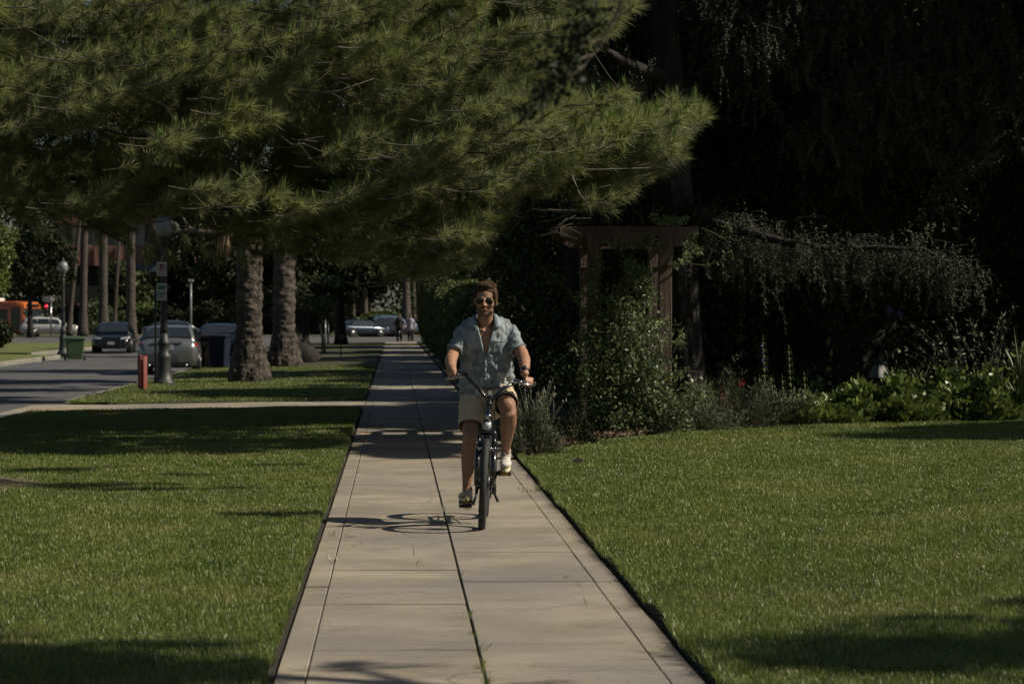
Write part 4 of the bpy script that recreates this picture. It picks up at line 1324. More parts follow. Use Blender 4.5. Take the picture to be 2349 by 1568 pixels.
# red post: two half shells with a slot
rp = P(327, 893, 52.5); rp.z = -.06
t = empty('red_post', rp, 'short faded red steel bollard at the kerb in front of the street lamp', 'bollard')
for sx_, nm in ((-1, 'left_shell'), (1, 'right_shell')):
    mb = MB(); ring = []
    for k in range(13):
        th = math.radians(-84 + 168 * k / 12); ring.append((sx_ * (.012 + .088 * math.cos(th)), .1 * math.sin(th)))
    ring2 = [(x * .86 + sx_ * .004, y * .88) for x, y in ring[::-1]]
    rg = ring + ring2
    mb.loft([[Vector((x, y, z)) for x, y in rg] for z in (-.1, .25, .79 if sx_ < 0 else .77)])
    mb.build(nm, M['redpost'], t, bevel=.004, auto=40)
mb = MB(); mb.lathe((0, 0, 0), [(.066, -.1), (.066, .68), (.05, .70)], 18); mb.build('core', mat('post_inside', (.09, .03, .025), (.06, .025, .02), 8, rough=.9), t)


def bin_(x, y, z, label, m, rz, s=1.0, grp=None):
    t = empty('wheelie_bin', (x, y, z), label, 'bin', grp, rz=rz)
    mb = MB(); rings = []
    for zz, w_, d_ in ((.06, .44, .50), (.3, .48, .56), (.85, .56, .66), (.98, .58, .68)):
        rings.append([Vector((sx * w_ / 2 * s, sy * d_ / 2 * s, zz * s)) for sx, sy in ((-1, -.8), (-.85, -1), (.85, -1), (1, -.8), (1, .8), (.85, 1), (-.85, 1), (-1, .8))])
    mb.loft(rings); mb.build('body', m, t, False, .01)
    mb = MB(); mb.box((0, -.01, 1.0 * s), (.62 * s, .72 * s, .035)); mb.build('rim', m, t, False, .01)
    mb = MB(); rings = []
    for yy, zz in ((-.37, 1.03), (-.2, 1.08), (.1, 1.10), (.36, 1.07)):
        rings.append([Vector((sx * .31 * s, yy * s, (zz if abs(sx) < .9 else zz - .04) * s)) for sx in (-1, -.8, 0, .8, 1)] + [Vector((sx * .3 * s, yy * s, (zz - .06) * s)) for sx in (1, 0, -1)])
    mb.loft(rings); mb.build('lid', m, t, True, .01)
    for sx in (-1, 1):
        mb = MB(); mb.tube([(sx * .25 * s, .3 * s, .12), (sx * .31 * s, .3 * s, .12)], .12, 18); mb.build('wheel', M['blackrub'], t)
    mb = MB(); mb.tube([(-.22 * s, .38 * s, .98 * s), (.22 * s, .38 * s, .98 * s)], .018, 8); mb.build('handle', m, t)
    return t
M['bingreen'] = mat('bin_green', (.035, .075, .032), (.05, .09, .04), 4, rough=.55)
M['binblue'] = mat('bin_blue', (.006, .010, .024), (.010, .016, .032), 4, rough=.85, spec=.2)
M['binblack'] = mat('bin_black', (.012, .012, .013), (.025, .025, .025), 4, rough=.5)
q = P(172, 822, 96); gb_ = bin_(q.x, 96, -.175, 'large green wheelie bin in the gutter beside the far street lamp', M['bingreen'], .15, 1.0); gb_.scale = (1.35, 1.1, .87)
q = P(512, 835, 76); bin_(q.x, 74.5, -.05, 'dark blue wheelie bin on the grass left of the nearest palm', M['binblue'], -.2, 1.0)
q = P(487, 835, 76); bin_(q.x, 75.3, -.05, 'black wheelie bin between the silver sedan and the blue bin', M['binblack'], .1, 1.0)


# ================================================================ VEHICLES
M['tyre'] = mat('tyre_rubber', (.012, .012, .012), (.022, .022, .022), 30, rough=.85)
M['rim'] = mat('alloy_rim', (.35, .35, .36), (.25, .25, .25), 30, rough=.3, metal=.9)
M['taillight'] = mat('tail_light', (.32, .015, .015), (.2, .01, .01), 30, rough=.15, spec=.8)
M['braketail'] = mat('lit_tail_light', (.5, .02, .03), rough=.2, emit=((1, .03, .06), 1.2))
M['headlight'] = mat('head_light', (.5, .52, .53), (.35, .36, .37), 40, rough=.1, spec=.9)
M['plate'] = mat('number_plate', (.4, .4, .42), (.3, .32, .36), 60, rough=.5)


def paint(n, c, metal=.35, rough=.22):
    m = mat(n, c, tuple(q * .85 for q in c), 2.0, rough=rough, metal=metal)
    m.node_tree.nodes['Principled BSDF'].inputs['Coat Weight'].default_value = .8
    m.node_tree.nodes['Principled BSDF'].inputs['Coat Roughness'].default_value = .06
    return m


PROF = {
    # stations: (y/L, half width factor, z_bottom, z_top) front = -y
    'sedan': dict(body=[(-.5, .70, .30, .52), (-.485, .84, .22, .66), (-.44, .94, .20, .74), (-.36, .98, .19, .82), (-.24, 1, .18, .90), (-.1, 1, .18, .94), (.1, 1, .18, .95), (.25, 1, .18, .97), (.36, .98, .19, 1.0), (.44, .95, .22, 1.02), (.485, .90, .26, .98), (.5, .78, .34, .80)],
                  cab=[(-.27, .84, .90), (-.11, .77, 1.37), (0, .72, 1.44), (.12, .70, 1.45), (.24, .72, 1.40), (.40, .80, 1.02)], h=1.45),
    'suv': dict(body=[(-.5, .75, .34, .70), (-.485, .87, .26, .86), (-.43, .95, .24, .98), (-.34, .99, .22, 1.04), (-.22, 1, .22, 1.08), (0, 1, .22, 1.10), (.25, 1, .22, 1.12), (.42, .98, .24, 1.13), (.48, .95, .28, 1.10), (.5, .86, .36, .95)],
                cab=[(-.27, .86, 1.06), (-.14, .80, 1.58), (0, .76, 1.69), (.2, .76, 1.70), (.40, .78, 1.62), (.475, .86, 1.12)], h=1.7),
}


def car(name, x, y, z, rz, kind, L, W, pm_, label, cat='car', lit=False, grp=None, s=1.0):
    pr = PROF[kind]; hw = W / 2
    t = empty(name, (x, y, z), label, cat, grp, rz=rz)
    mb = MB(); rings = []
    for fy, k, zb, zt in pr['body']:
        w_ = hw * k
        zm = zb + (zt - zb) * .45
        rings.append([Vector((a * w_, fy * L, b)) for a, b in ((-.62, zb), (-.93, zb + .05), (-.99, zm), (-1, zm + (zt - zm) * .35), (-.955, zt - .07), (-.86, zt - .02), (-.45, zt + .012), (0, zt + .018),
                                                               (.45, zt + .012), (.86, zt - .02), (.955, zt - .07), (1, zm + (zt - zm) * .35), (.99, zm), (.93, zb + .05), (.62, zb))])
    mb.loft(rings)
    bd = mb.build('body', pm_, t)
    # wheel wells are dark discs proud of the body, wheels in them
    wb = L * .292; wr = .34 if kind == 'sedan' else .37
    mb = MB(); rings = []
    cabs = pr['cab']
    for fy, k, zt in cabs:
        zb = .86 if kind == 'sedan' else 1.0
        w_ = hw * k; wl = hw * .93
        rings.append([Vector((a, fy * L, b)) for a, b in ((-wl, zb), (-wl + (wl - w_) * .1, min(zt, zb + .05)), (-w_, max(zt - .05, zb + .06)), (-w_ * .86, zt - .008), (-w_ * .4, zt + .012), (0, zt + .016), (w_ * .4, zt + .012), (w_ * .86, zt - .008), (w_, max(zt - .05, zb + .06)), (wl - (wl - w_) * .1, min(zt, zb + .05)), (wl, zb))])
    mb.loft(rings); cb = mb.build('roof', pm_, t)
    # glazing
    def pane(nm, pts, off):
        mb = MB(); c = sum((Vector(p) for p in pts), Vector()) / len(pts)
        o_ = Vector(off); vs = [Vector(p) + o_ for p in pts]; vb = [Vector(p) - o_ * .6 for p in pts]; n = len(pts)
        mb.add(vs + vb, [tuple(range(n)), tuple(range(2 * n - 1, n - 1, -1))] + [(i, (i + 1) % n, n + (i + 1) % n, n + i) for i in range(n)])
        return mb.build(nm, M['glass'], t, False)
    (f0, k0, z0), (f1, k1, z1) = cabs[0], cabs[1]
    def at(fr, ya, yb, za, zb_): return ya + (yb - ya) * fr, za + (zb_ - za) * fr
    ya, za = at(.12, f0 * L, f1 * L, z0 + .03, z1); yb, zb_ = at(.96, f0 * L, f1 * L, z0 + .03, z1)
    pane('windscreen', [(-hw * .78, ya, za), (hw * .78, ya, za), (hw * k1 * .84, yb, zb_), (-hw * k1 * .84, yb, zb_)], (0, -.022, .022))
    (f0, k0, z0), (f1, k1, z1) = cabs[-1], cabs[-2]
    lo_ = .14 if kind == 'sedan' else .2
    ya, za = at(lo_, f0 * L, f1 * L, z0 + .02, z1); yb, zb_ = at(.92, f0 * L, f1 * L, z0, z1)
    pane('rear_window', [(hw * .74, ya, za), (-hw * .74, ya, za), (-hw * k1 * .82, yb, zb_), (hw * k1 * .82, yb, zb_)], (0, .022, .022))
    zs = .95 if kind == 'sedan' else 1.12; zr = pr['h'] - .12
    for sx in (-1, 1):
        for (a, b, c_, d_) in ((-.20, -.01, -.01, -.11), (.005, .19, .19, .005)) + (((.205, .39, .33, .205),) if kind == 'suv' else ((.2, .31, .23, .2),)):
            wl = hw * .925; wu = hw * .75
            pane('side_window', [(sx * wl, a * L, zs), (sx * wl, b * L, zs), (sx * wu, c_ * L, zr), (sx * wu, d_ * L, zr)], (sx * .014, 0, .01))
        for fy in (-wb, wb * .98):
            mb = MB(); mb.tube([(sx * (hw - .24), fy, wr), (sx * (hw + .006), fy, wr)], wr + .055, 26); mb.build('wheel_arch', M['black'], t)
            wo = MB(); wo.tube([(sx * (hw - .2), fy, wr), (sx * (hw - .195), fy, wr), (sx * (hw + .012), fy, wr), (sx * (hw + .02), fy, wr)], [wr - .03, wr, wr, wr - .03], 28)
            wo = wo.build('wheel', M['tyre'], t)
            mb = MB(); mb.tube([(sx * (hw + .01), fy, wr), (sx * (hw + .024), fy, wr)], wr * .66, 24)
            rm = mb.build('rim', M['rim'], wo)
            mb = MB(); mb.tube([(sx * (hw + .018), fy, wr), (sx * (hw + .032), fy, wr)], wr * .17, 12); mb.build('hub_cap', M['darkmetal'], wo)
    tl = M['braketail'] if lit else M['taillight']
    zt = .78 if kind == 'sedan' else .95
    for sx in (-1, 1):
        mb = MB(); yb = L * .487
        mb.add([Vector(p) for p in ((sx * hw * .46, yb + .03, zt + .02), (sx * hw * .86, yb - .005, zt + .03), (sx * hw * .97, yb - .14, zt + .08), (sx * hw * .97, yb - .14, zt + .16), (sx * hw * .84, yb + .0, zt + .15), (sx * hw * .46, yb + .02, zt + .12),
                                    (sx * hw * .46, yb - .1, zt + .02), (sx * hw * .8, yb - .15, zt + .03), (sx * hw * .8, yb - .2, zt + .08), (sx * hw * .8, yb - .2, zt + .16), (sx * hw * .8, yb - .15, zt + .15), (sx * hw * .46, yb - .1, zt + .12))],
               [(0, 1, 4, 5), (1, 2, 3, 4), (6, 11, 10, 7), (7, 10, 9, 8), (5, 4, 10, 11), (4, 3, 9, 10), (0, 6, 7, 1), (1, 7, 8, 2), (0, 5, 11, 6), (2, 8, 9, 3)])
        mb.build('tail_light', tl, t, False)
        mb = MB(); zh = .64 if kind == 'sedan' else .84; yf = -L * .487
        mb.add([Vector(p) for p in ((sx * hw * .48, yf - .01, zh), (sx * hw * .86, yf + .05, zh + .02), (sx * hw * .97, yf + .26, zh + .08), (sx * hw * .93, yf + .26, zh + .14), (sx * hw * .84, yf + .06, zh + .12), (sx * hw * .5, yf + .01, zh + .08),
                                    (sx * hw * .5, yf + .2, zh + .03), (sx * hw * .8, yf + .3, zh + .05))], [(0, 1, 4, 5), (1, 2, 3, 4), (5, 4, 7, 6), (0, 6, 7, 1), (4, 3, 7), (1, 7, 2), (2, 7, 3), (0, 5, 6)])
        mb.build('headlight', M['headlight'], t, False)
        mb = MB(); mb.ell((sx * (hw + .07), -L * .185, (1.0 if kind == 'sedan' else 1.16)), (.09, .05, .06)); mb.tube([(sx * (hw - .06), -L * .185, .95 if kind == 'sedan' else 1.1), (sx * (hw + .05), -L * .185, .98 if kind == 'sedan' else 1.14)], .02, 6)
        mb.build('wing_mirror', pm_, t)
    zp = .80 if kind == 'sedan' else .86
    mb = MB(); mb.box((0, L * .5 + .012, zp), (.34, .02, .16)); mb.build('number_plate', M['plate'], t, False, .004)
    mb = MB(); mb.box((0, -L * .5 - .012, .46), (.32, .02, .13)); mb.build('number_plate', M['plate'], t, False, .004)
    mb = MB(); rings = []
    mb.box((0, -L * .497, .50), (W * .5, .05, .17)); mb.build('grille', M['black'], t, False, .015)
    mb = MB(); mb.box((0, L * .488, .31), (W * .74, .12, .16)); mb.build('rear_bumper', M['darkmetal'], t, False, .03)
    mb = MB(); mb.box((0, L * .497, zt + .185), (W * .5, .05, .02)); mb.build('trunk_trim', M['steel'], t, False, .005)
    for sx in (-1, 1):
        mb = MB(); mb.tube([(sx * hw * .6, L * .49, .27), (sx * hw * .6, L * .49 + .09, .27)], .04, 10); mb.build('exhaust', M['steel'], t)
    return t
silver = paint('silver_paint', (.20, .215, .215), .5, .28)
q = P(400, 855, 72)
car('parked_car', q.x - .30, 74.6, -.16, PI + math.radians(2), 'sedan', 4.8, 1.84, silver, 'silver sedan parked at the kerb seen from behind, right behind the near street lamp', grp='cars on the street')
car('parked_car', X(508, 93), 93.5, -.16, PI, 'sedan', 4.8, 1.86, paint('blue_paint', (.012, .024, .042)), 'dark blue car partly hidden by the nearest palm trunk', grp='cars on the street')
car('parked_car', X(256, 116), 117, -.16, math.radians(3), 'sedan', 4.7, 1.84, paint('black_paint_car', (.008, .009, .01)), 'black sedan facing the camera across the street', grp='cars on the street')
car('passing_car', X(403, 165), 166, -.16, math.radians(100), 'sedan', 4.7, 1.84, paint('grey_paint', (.07, .08, .09)), 'dark grey car roof showing just above the silver sedan', grp='cars on the street')
car('parked_suv', X(118, 205), 204.5, -.16, math.radians(90), 'suv', 4.9, 1.95, paint('white_paint_car', (.5, .5, .47), .1), 'white suv standing in profile at the crossing, right of the orange bus', 'suv', grp='cars on the street')
car('parked_car', X(829, 203), 203.5, -.16, math.radians(120), 'sedan', 4.6, 1.82, paint('navy_paint', (.02, .035, .06)), 'dark blue car far down the street, leftmost beside the hydrant', grp='far parked cars')
car('parked_car', X(872, 205), 205.0, -.16, math.radians(-70), 'sedan', 4.6, 1.82, paint('slate_paint', (.03, .037, .055)), 'slate grey car with a glowing red tail light far down the street', lit=True, grp='far parked cars')
car('parked_car', X(899, 209), 208.0, -.05, math.radians(110), 'suv', 4.4, 1.8, paint('pale_blue_paint', (.10, .155, .22)), 'pale blue car far down the street, just left of the walkers', grp='far parked cars')

# orange bus
def bus():
    M['orange'] = paint('bus_orange', (.62, .14, .02), .05, .3)
    q = P(-26, 765, 214)
    t = empty('city_bus', (q.x, 214, -.16), 'orange city bus with dark windscreen at the left edge of the street', 'bus', rz=math.radians(62))
    L, W, H = 9.5, 2.55, 3.05
    mb = MB(); rings = []
    for fy, k, zb, zt in ((-.5, .86, .35, 2.4), (-.492, .95, .30, 2.75), (-.47, 1, .3, 2.95), (-.4, 1, .3, H), (.4, 1, .3, H), (.49, 1, .3, 2.9), (.5, .93, .4, 2.6)):
        w_ = W / 2 * k
        rings.append([Vector((a * w_, fy * L, b)) for a, b in ((-.9, zb), (-1, zb + .12), (-1, zt - .25), (-.9, zt - .05), (-.6, zt), (.6, zt), (.9, zt - .05), (1, zt - .25), (1, zb + .12), (.9, zb))])
    mb.loft(rings); mb.build('body', M['orange'], t, auto=35)
    mb = MB(); mb.box((0, -L * .495, 1.75), (W * .9, .16, 1.35)); mb.build('windscreen', M['glass'], t, False, .05)
    mb = MB(); mb.box((0, -L * .497, 2.65), (W * .7, .12, .26)); mb.build('destination_board', M['black'], t, False, .02)
    for sx in (-1, 1):
        for k in range(5):
            mb = MB(); mb.box((sx * W / 2, -L * .30 + k * 1.55 + .55, 1.85), (.04, 1.42, .95)); mb.build('side_window', M['glass'], t, False, .02)
        mb = MB(); mb.box((sx * W / 2, -L * .405, 1.45), (.05, 1.0, 2.1)); mb.build('door', M['glass'], t, False, .02)
        for fy in (-.27, .28):
            mb = MB(); mb.tube([(sx * (W / 2 - .3), fy * L, .48), (sx * (W / 2 + .02), fy * L, .48)], .48, 24); o = mb.build('wheel', M['tyre'], t)
            mb = MB(); mb.tube([(sx * (W / 2 + .015), fy * L, .48), (sx * (W / 2 + .03), fy * L, .48)], .28, 20); mb.build('rim', M['rim'], o)
        mb = MB(); mb.box((sx * .9, -L * .5 - .01, .72), (.36, .08, .2)); mb.build('headlight', M['headlight'], t, False, .02)
        mb = MB(); mb.tube([(sx * 1.2, -L * .48, 2.5), (sx * 1.5, -L * .52, 2.45), (sx * 1.5, -L * .52, 2.0)], .03, 6); mb.box((sx * 1.5, -L * .52, 2.05), (.2, .08, .4)); mb.build('wing_mirror', M['black'], t)
    mb = MB(); mb.box((0, .6, H + .12), (1.6, 3.5, .3)); mb.build('roof_unit', M['white'], t, False, .05)
    mb = MB(); mb.box((0, -L * .5, .42), (W * .9, .12, .22)); mb.build('bumper', M['darkmetal'], t, False, .03)
bus()

# brick office building across
def building():
    M['brick'] = mat('red_brick', (.15, .068, .05), (.20, .092, .068), 1.5, rough=.85, bump=.3, bscale=30)
    M['beige'] = mat('beige_panel', (.33, .30, .26), (.27, .25, .21), .8, rough=.8)
    M['recess'] = mat('dark_recess', (.022, .02, .018), (.035, .03, .027), 1, rough=.8)
    Y = 226
    xl, xr = X(128, Y), X(424, Y)
    t = empty('office_building', ((xl + xr) / 2, Y, 0), 'red brick office building with dark recessed ground floor behind the palms', 'building')
    W = xr - xl
    mb = MB(); mb.box((0, 7.5, 3.1), (W - 1.0, 12, 6.3)); mb.build('ground_floor', M['recess'], t, False)
    mb = MB(); mb.box((0, 7, 7.15), (W, 14, 1.8)); mb.build('brick_band', M['brick'], t, False, .03)
    mb = MB(); mb.box((0, 7.3, 9.1), (W - .4, 13.4, 2.1)); mb.build('window_band', M['beige'], t, False)
    mb = MB(); mb.box((0, 7, 11.0), (W, 14, 1.7)); mb.build('brick_band', M['brick'], t, False, .03)
    mb = MB(); mb.box((0, 7, 11.95), (W + .3, 14.3, .2)); mb.build('roof_coping', M['beige'], t, False, .03)
    n = 6
    for k in range(n):
        x = -W / 2 + W * (k + .5) / n
        mb = MB(); mb.box((x - .2, .42, 9.1), (W / n * .52, .14, 1.9)); f = mb.build('window', M['glass'], t, False)
        mb = MB(); mb.box((x - .2, .32, 8.1), (W / n * .56, .16, .1)); mb.build('sill', M['beige'], f, False)
        mb = MB(); mb.box((x - .2, .33, 9.1), (.07, .1, 1.9)); mb.build('frame', M['darkmetal'], f, False)
        mb = MB(); mb.box((x + W / n * .42, -.06, 7.1), (.5, .1, 1.7)); mb.build('brick_pier', mat('light_brick', (.30, .15, .11), (.25, .12, .09), 2, rough=.85) if k == 0 else bpy.data.materials['light_brick'], t, False)
    for k in range(7):
        x = -W / 2 + .5 + (W - 1) * k / 6
        mb = MB(); mb.box((x, .9, 3.1), (.32, .32, 6.3)); mb.build('column', M['beige'] if k in (0, 1) else M['brick'], t, False, .02)
    for k in range(6):
        x = -W / 2 + .5 + (W - 1) * (k + .5) / 6
        mb = MB(); mb.box((x, 1.46, 2.6), (1.3, .08, 3.6)); mb.build('shop_window', M['glass'], t, False)
    # dark taller stair tower at right
    mb = MB(); mb.box((W / 2 - 1.4, .6 + 3, 6.5), (3.4, 8, 13.2)); mb.build('stair_tower', mat('tower_brick', (.05, .028, .022), (.07, .04, .03), 1.5, rough=.9), t, False, .03)
    mb = MB(); mb.box((W / 2 - 3.2, -.55, 6.0), (2.6, .7, .7)); mb.build('awning', mat('awning_blue', (.10, .15, .18), (.08, .12, .15), 3, rough=.7), t, False, .03)
building()
# low buildings closing the view in the middle
def lowhouse(px0, px1, Y, H, label, m, roofm):
    x0, x1 = X(px0, Y), X(px1, Y); W = x1 - x0
    t = empty('low_building', ((x0 + x1) / 2, Y, 0), label, 'building', 'low buildings beyond the cross street')
    mb = MB(); mb.box((0, 4, H / 2), (W, 8, H)); mb.build('wall', m, t, False, .02)
    mb = MB(); rings = [[Vector((-W / 2 - .4, -.4, H)), Vector((W / 2 + .4, -.4, H)), Vector((W / 2 + .4, 8.4, H)), Vector((-W / 2 - .4, 8.4, H))], [Vector((-W / 2 + 1, 3.8, H + 1.7)), Vector((W / 2 - 1, 3.8, H + 1.7)), Vector((W / 2 - 1, 4.2, H + 1.7)), Vector((-W / 2 + 1, 4.2, H + 1.7))]]
    mb.loft(rings); mb.build('roof', roofm, t, False)
    n = max(2, int(W / 2.6))
    for k in range(n):
        x = -W / 2 + W * (k + .5) / n
        if k == n // 2:
            mb = MB(); mb.box((x, -.05, 1.05), (1.0, .1, 2.1)); mb.build('door', M['darkmetal'], t, False, .01)
        else:
            mb = MB(); mb.box((x, -.04, 1.7), (1.2, .1, 1.2)); f = mb.build('window', M['glass'], t, False)
            mb = MB(); mb.box((x, -.08, 1.06), (1.4, .14, .08)); mb.build('sill', M['white'], f, False)
lowhouse(440, 700, 232, 3.2, 'low dark building hidden behind the palms and bushes', M['recess'], M['core'])
lowhouse(700, 850, 236, 3.2, 'low brown house behind the trees left of the far parked cars', mat('brown_wall', (.16, .09, .065), (.12, .07, .05), 1, rough=.9), M['core'])

# signal, posts and small things at the crossing
q = P(117, 757, 203)
t = empty('traffic_signal', (q.x, 203, -.16), 'traffic signal with a glowing red light above the white suv', 'traffic light')
mb = MB(); mb.tube([(0, 0, 0), (0, 0, 2.9)], .07, 10); mb.build('pole', M['steel'], t)
mb = MB(); mb.box((-.35, -.1, 2.2), (.4, .3, 1.1)); h = mb.build('housing', M['black'], t, False, .03)
for k, mm in enumerate((M['braketail'], M['darkmetal'], M['darkmetal'])):
    mb = MB(); mb.tube([(-.35, -.26, 2.56 - .35 * k), (-.35, -.30, 2.56 - .35 * k)], .13, 16); mb.build('lens', mm, h)
mb = MB(); mb.ell((-.2, 0, 3.25), (.55, .12, .42)); mb.build('sign_disc', M['signwhite'], t)
q = P(438, 765, 190)
t = empty('utility_pole', (q.x, 190, -.1), 'slim pale grey pole with a small box head left of the thick palms', 'pole')
mb = MB(); mb.tube([(0, 0, -.1), (0, 0, 4.4)], .075, 10); mb.build('post', M['globe'], t)
mb = MB(); mb.box((0, 0, 4.45), (.42, .3, .22)); mb.build('head', M['globe'], t, False, .03)
q = P(438, 640, 189)
t = empty('utility_pole', (X(880 * .8486, 175), 175, -.1), 'pale slim post standing at the cross street right of the second palm', 'pole')
# small posts on the verge
t.location = (P(880 * .8486, 765, 147).x, 146.5, -.05)
mb = MB(); mb.tube([(0, 0, 0), (0, 0, 1.3)], .05, 8); mb.build('post', M['globe'], t)
mb = MB(); mb.lathe((0, 0, 0), [(.055, 1.3), (.06, 1.34), (.03, 1.38)], 10); mb.build('cap', M['globe'], t)
for px, Y, H, lab in [((600 + 648 / 2.8) * .8486, 140, 1.1, 'thin dark stake on the verge, leftmost of three'), ((600 + 803 / 2.8) * .8486, 141, 1.1, 'thin dark stake on the verge, middle of three'), ((600 + 865 / 2.8) * .8486, 139, 1.1, 'thin dark stake on the verge, rightmost of three')]:
    t = empty('verge_stake', (X(px, Y), Y, -.03), lab, 'stake', 'thin dark stakes on the verge')
    mb = MB(); mb.tube([(0, 0, -.1), (.01, 0, H)], .05, 8); mb.build('post', M['darkmetal'], t)
    mb = MB(); mb.lathe((0, 0, 0), [(.055, H), (.06, H + .04), (.02, H + .07)], 8); mb.build('cap', M['darkmetal'], t)
# leaning wooden tree stake with a young tree
Y = 104; x = X(738, Y)
t = empty('young_tree', (x, Y, -.02), 'young tree tied to a leaning wooden stake on the parkway', 'tree')
mb = MB(); mb.tube([(.14, 0, -.1), (.05, 0, .6), (-.08, 0, 1.28)], [.07, .065, .055], 8); mb.build('wooden_stake', mat('stake_wood', (.30, .22, .14), (.2, .14, .09), 8, rough=.9), t)
mb = MB(); mb.tube([(0, 0, -.1), (.02, 0, 1.2), (-.02, 0, 2.6)], [.03, .025, .015], 8); mb.build('trunk', M['twig'], t)
rs = np.random.RandomState(4); p, _ = clump_points((-.2, 0, 2.6), (1.0, .9, .9), 1300, 12, .4, rs); np_mesh('crown', leaves(p, .16, .09, rs=rs), 4, M['leafmid'], t)
# yard sign
Y = 92; x = X((600 + 900 / 2.8) * .8486, Y)
t = empty('yard_sign', (x, Y, -.02), 'small brown board on a thin post standing in the parkway grass', 'sign')
mb = MB(); mb.tube([(0, 0, -.1), (0, 0, .75)], .022, 8); mb.build('post', M['darkmetal'], t)
mb = MB(); mb.box((0, -.02, .80), (.26, .02, .16)); mb.build('board', mat('board_brown', (.12, .08, .06), (.08, .06, .045), 8, rough=.8), t, False, .004)
# hydrant
q = P((880 + 545 / 7.83) * .8486, 763, 206.5); 
t = empty('fire_hydrant', (q.x, 207.2, -.05), 'yellow fire hydrant beside the leftmost far parked car', 'fire hydrant')
my = mat('hydrant_yellow', (.5, .32, .05), (.4, .25, .04), 8, rough=.5)
mb = MB(); mb.lathe((0, 0, 0), [(.17, 0), (.17, .05), (.12, .07), (.115, .5), (.16, .52), (.16, .56), (.13, .6), (.1, .72), (.03, .78)], 16); mb.build('barrel', my, t)
for sx in (-1, 1):
    mb = MB(); mb.tube([(0, 0, .42), (sx * .2, 0, .42)], .06, 12); mb.tube([(sx * .2, 0, .42), (sx * .24, 0, .42)], .075, 8); mb.build('outlet', my, t)
mb = MB(); mb.tube([(0, 0, .4), (0, -.2, .4)], .075, 12); mb.build('front_outlet', my, t)


# far walkers
def walker(x, y, label, skin, top, legs, H=1.72, long_top=False, step=.18):
    t = empty('person', (x, y, 0), label, 'person')
    k = H / 1.72
    b = MB()
    b.ell((0, 0, 1.58 * k), (.075, .095, .115)); b.limb([(0, 0, 1.50 * k), (0, 0, 1.40 * k)], [.05, .06])
    b.limb([(0, 0, .95 * k), (0, .01, 1.15 * k), (0, 0, 1.33 * k)], [.14, .13, .15])
    for s in (-1, 1):
        b.limb([(s * .17, 0, 1.36 * k), (s * .22, -.02 * s, 1.1 * k), (s * .22, -.10 * s, .86 * k)], [.05, .042, .032])
        b.limb([(s * .09, 0, .92 * k), (s * .10, -.5 * step * s, .5 * k), (s * .10, step * s, .09)], [.09, .065, .042])
        b.limb([(s * .10, step * s + .02, .05), (s * .10, step * s - .16, .04)], [.04, .035])
        b.ell((s * .22, -.13 * s, .80 * k), (.025, .04, .07))
    link_mesh('body', remeshed(b, .016, 3), skin, t)
    c = MB(); c.limb([(0, 0, (.86 if long_top else .96) * k), (0, .01, 1.12 * k), (0, 0, 1.32 * k)], [.20 if long_top else .17, .165, .175])
    for s in (-1, 1): c.limb([(s * .16, 0, 1.36 * k), (s * .235, -.02 * s, 1.08 * k)], [.065, .06])
    link_mesh('shirt', remeshed(c, .016, 3), top, t)
    c = MB()
    for s in (-1, 1): c.limb([(s * .09, 0, .92 * k), (s * .10, -.5 * step * s, .5 * k), (s * .10, step * s * .95, .16)], [.11, .085, .075])
    link_mesh('trousers', remeshed(c, .016, 3), legs, t)
    c = MB(); c.ell((0, .02, 1.62 * k), (.085, .105, .10)); c.ell((0, .05, 1.55 * k), (.08, .08, .12)); link_mesh('hair', remeshed(c, .014, 2), mat('hair_far', (.02, .015, .012), (.035, .025, .02), 20, rough=.8), t)
    return t
skf = mat('skin_far', (.28, .16, .11), (.24, .14, .1), 10, rough=.6)
dk = mat('dark_cloth', (.012, .013, .016), (.02, .02, .025), 10, rough=.9)
walker(X(916, 144), 144.0, 'distant walker dressed all in black, left of the pair on the sidewalk', skf, dk, dk, 1.76)
walker(X(942, 143), 143.5, 'distant walker in a pale lilac top and dark trousers, right of the pair', skf, mat('lilac_cloth', (.30, .28, .36), (.24, .23, .3), 10, rough=.9), dk, 1.70, True)
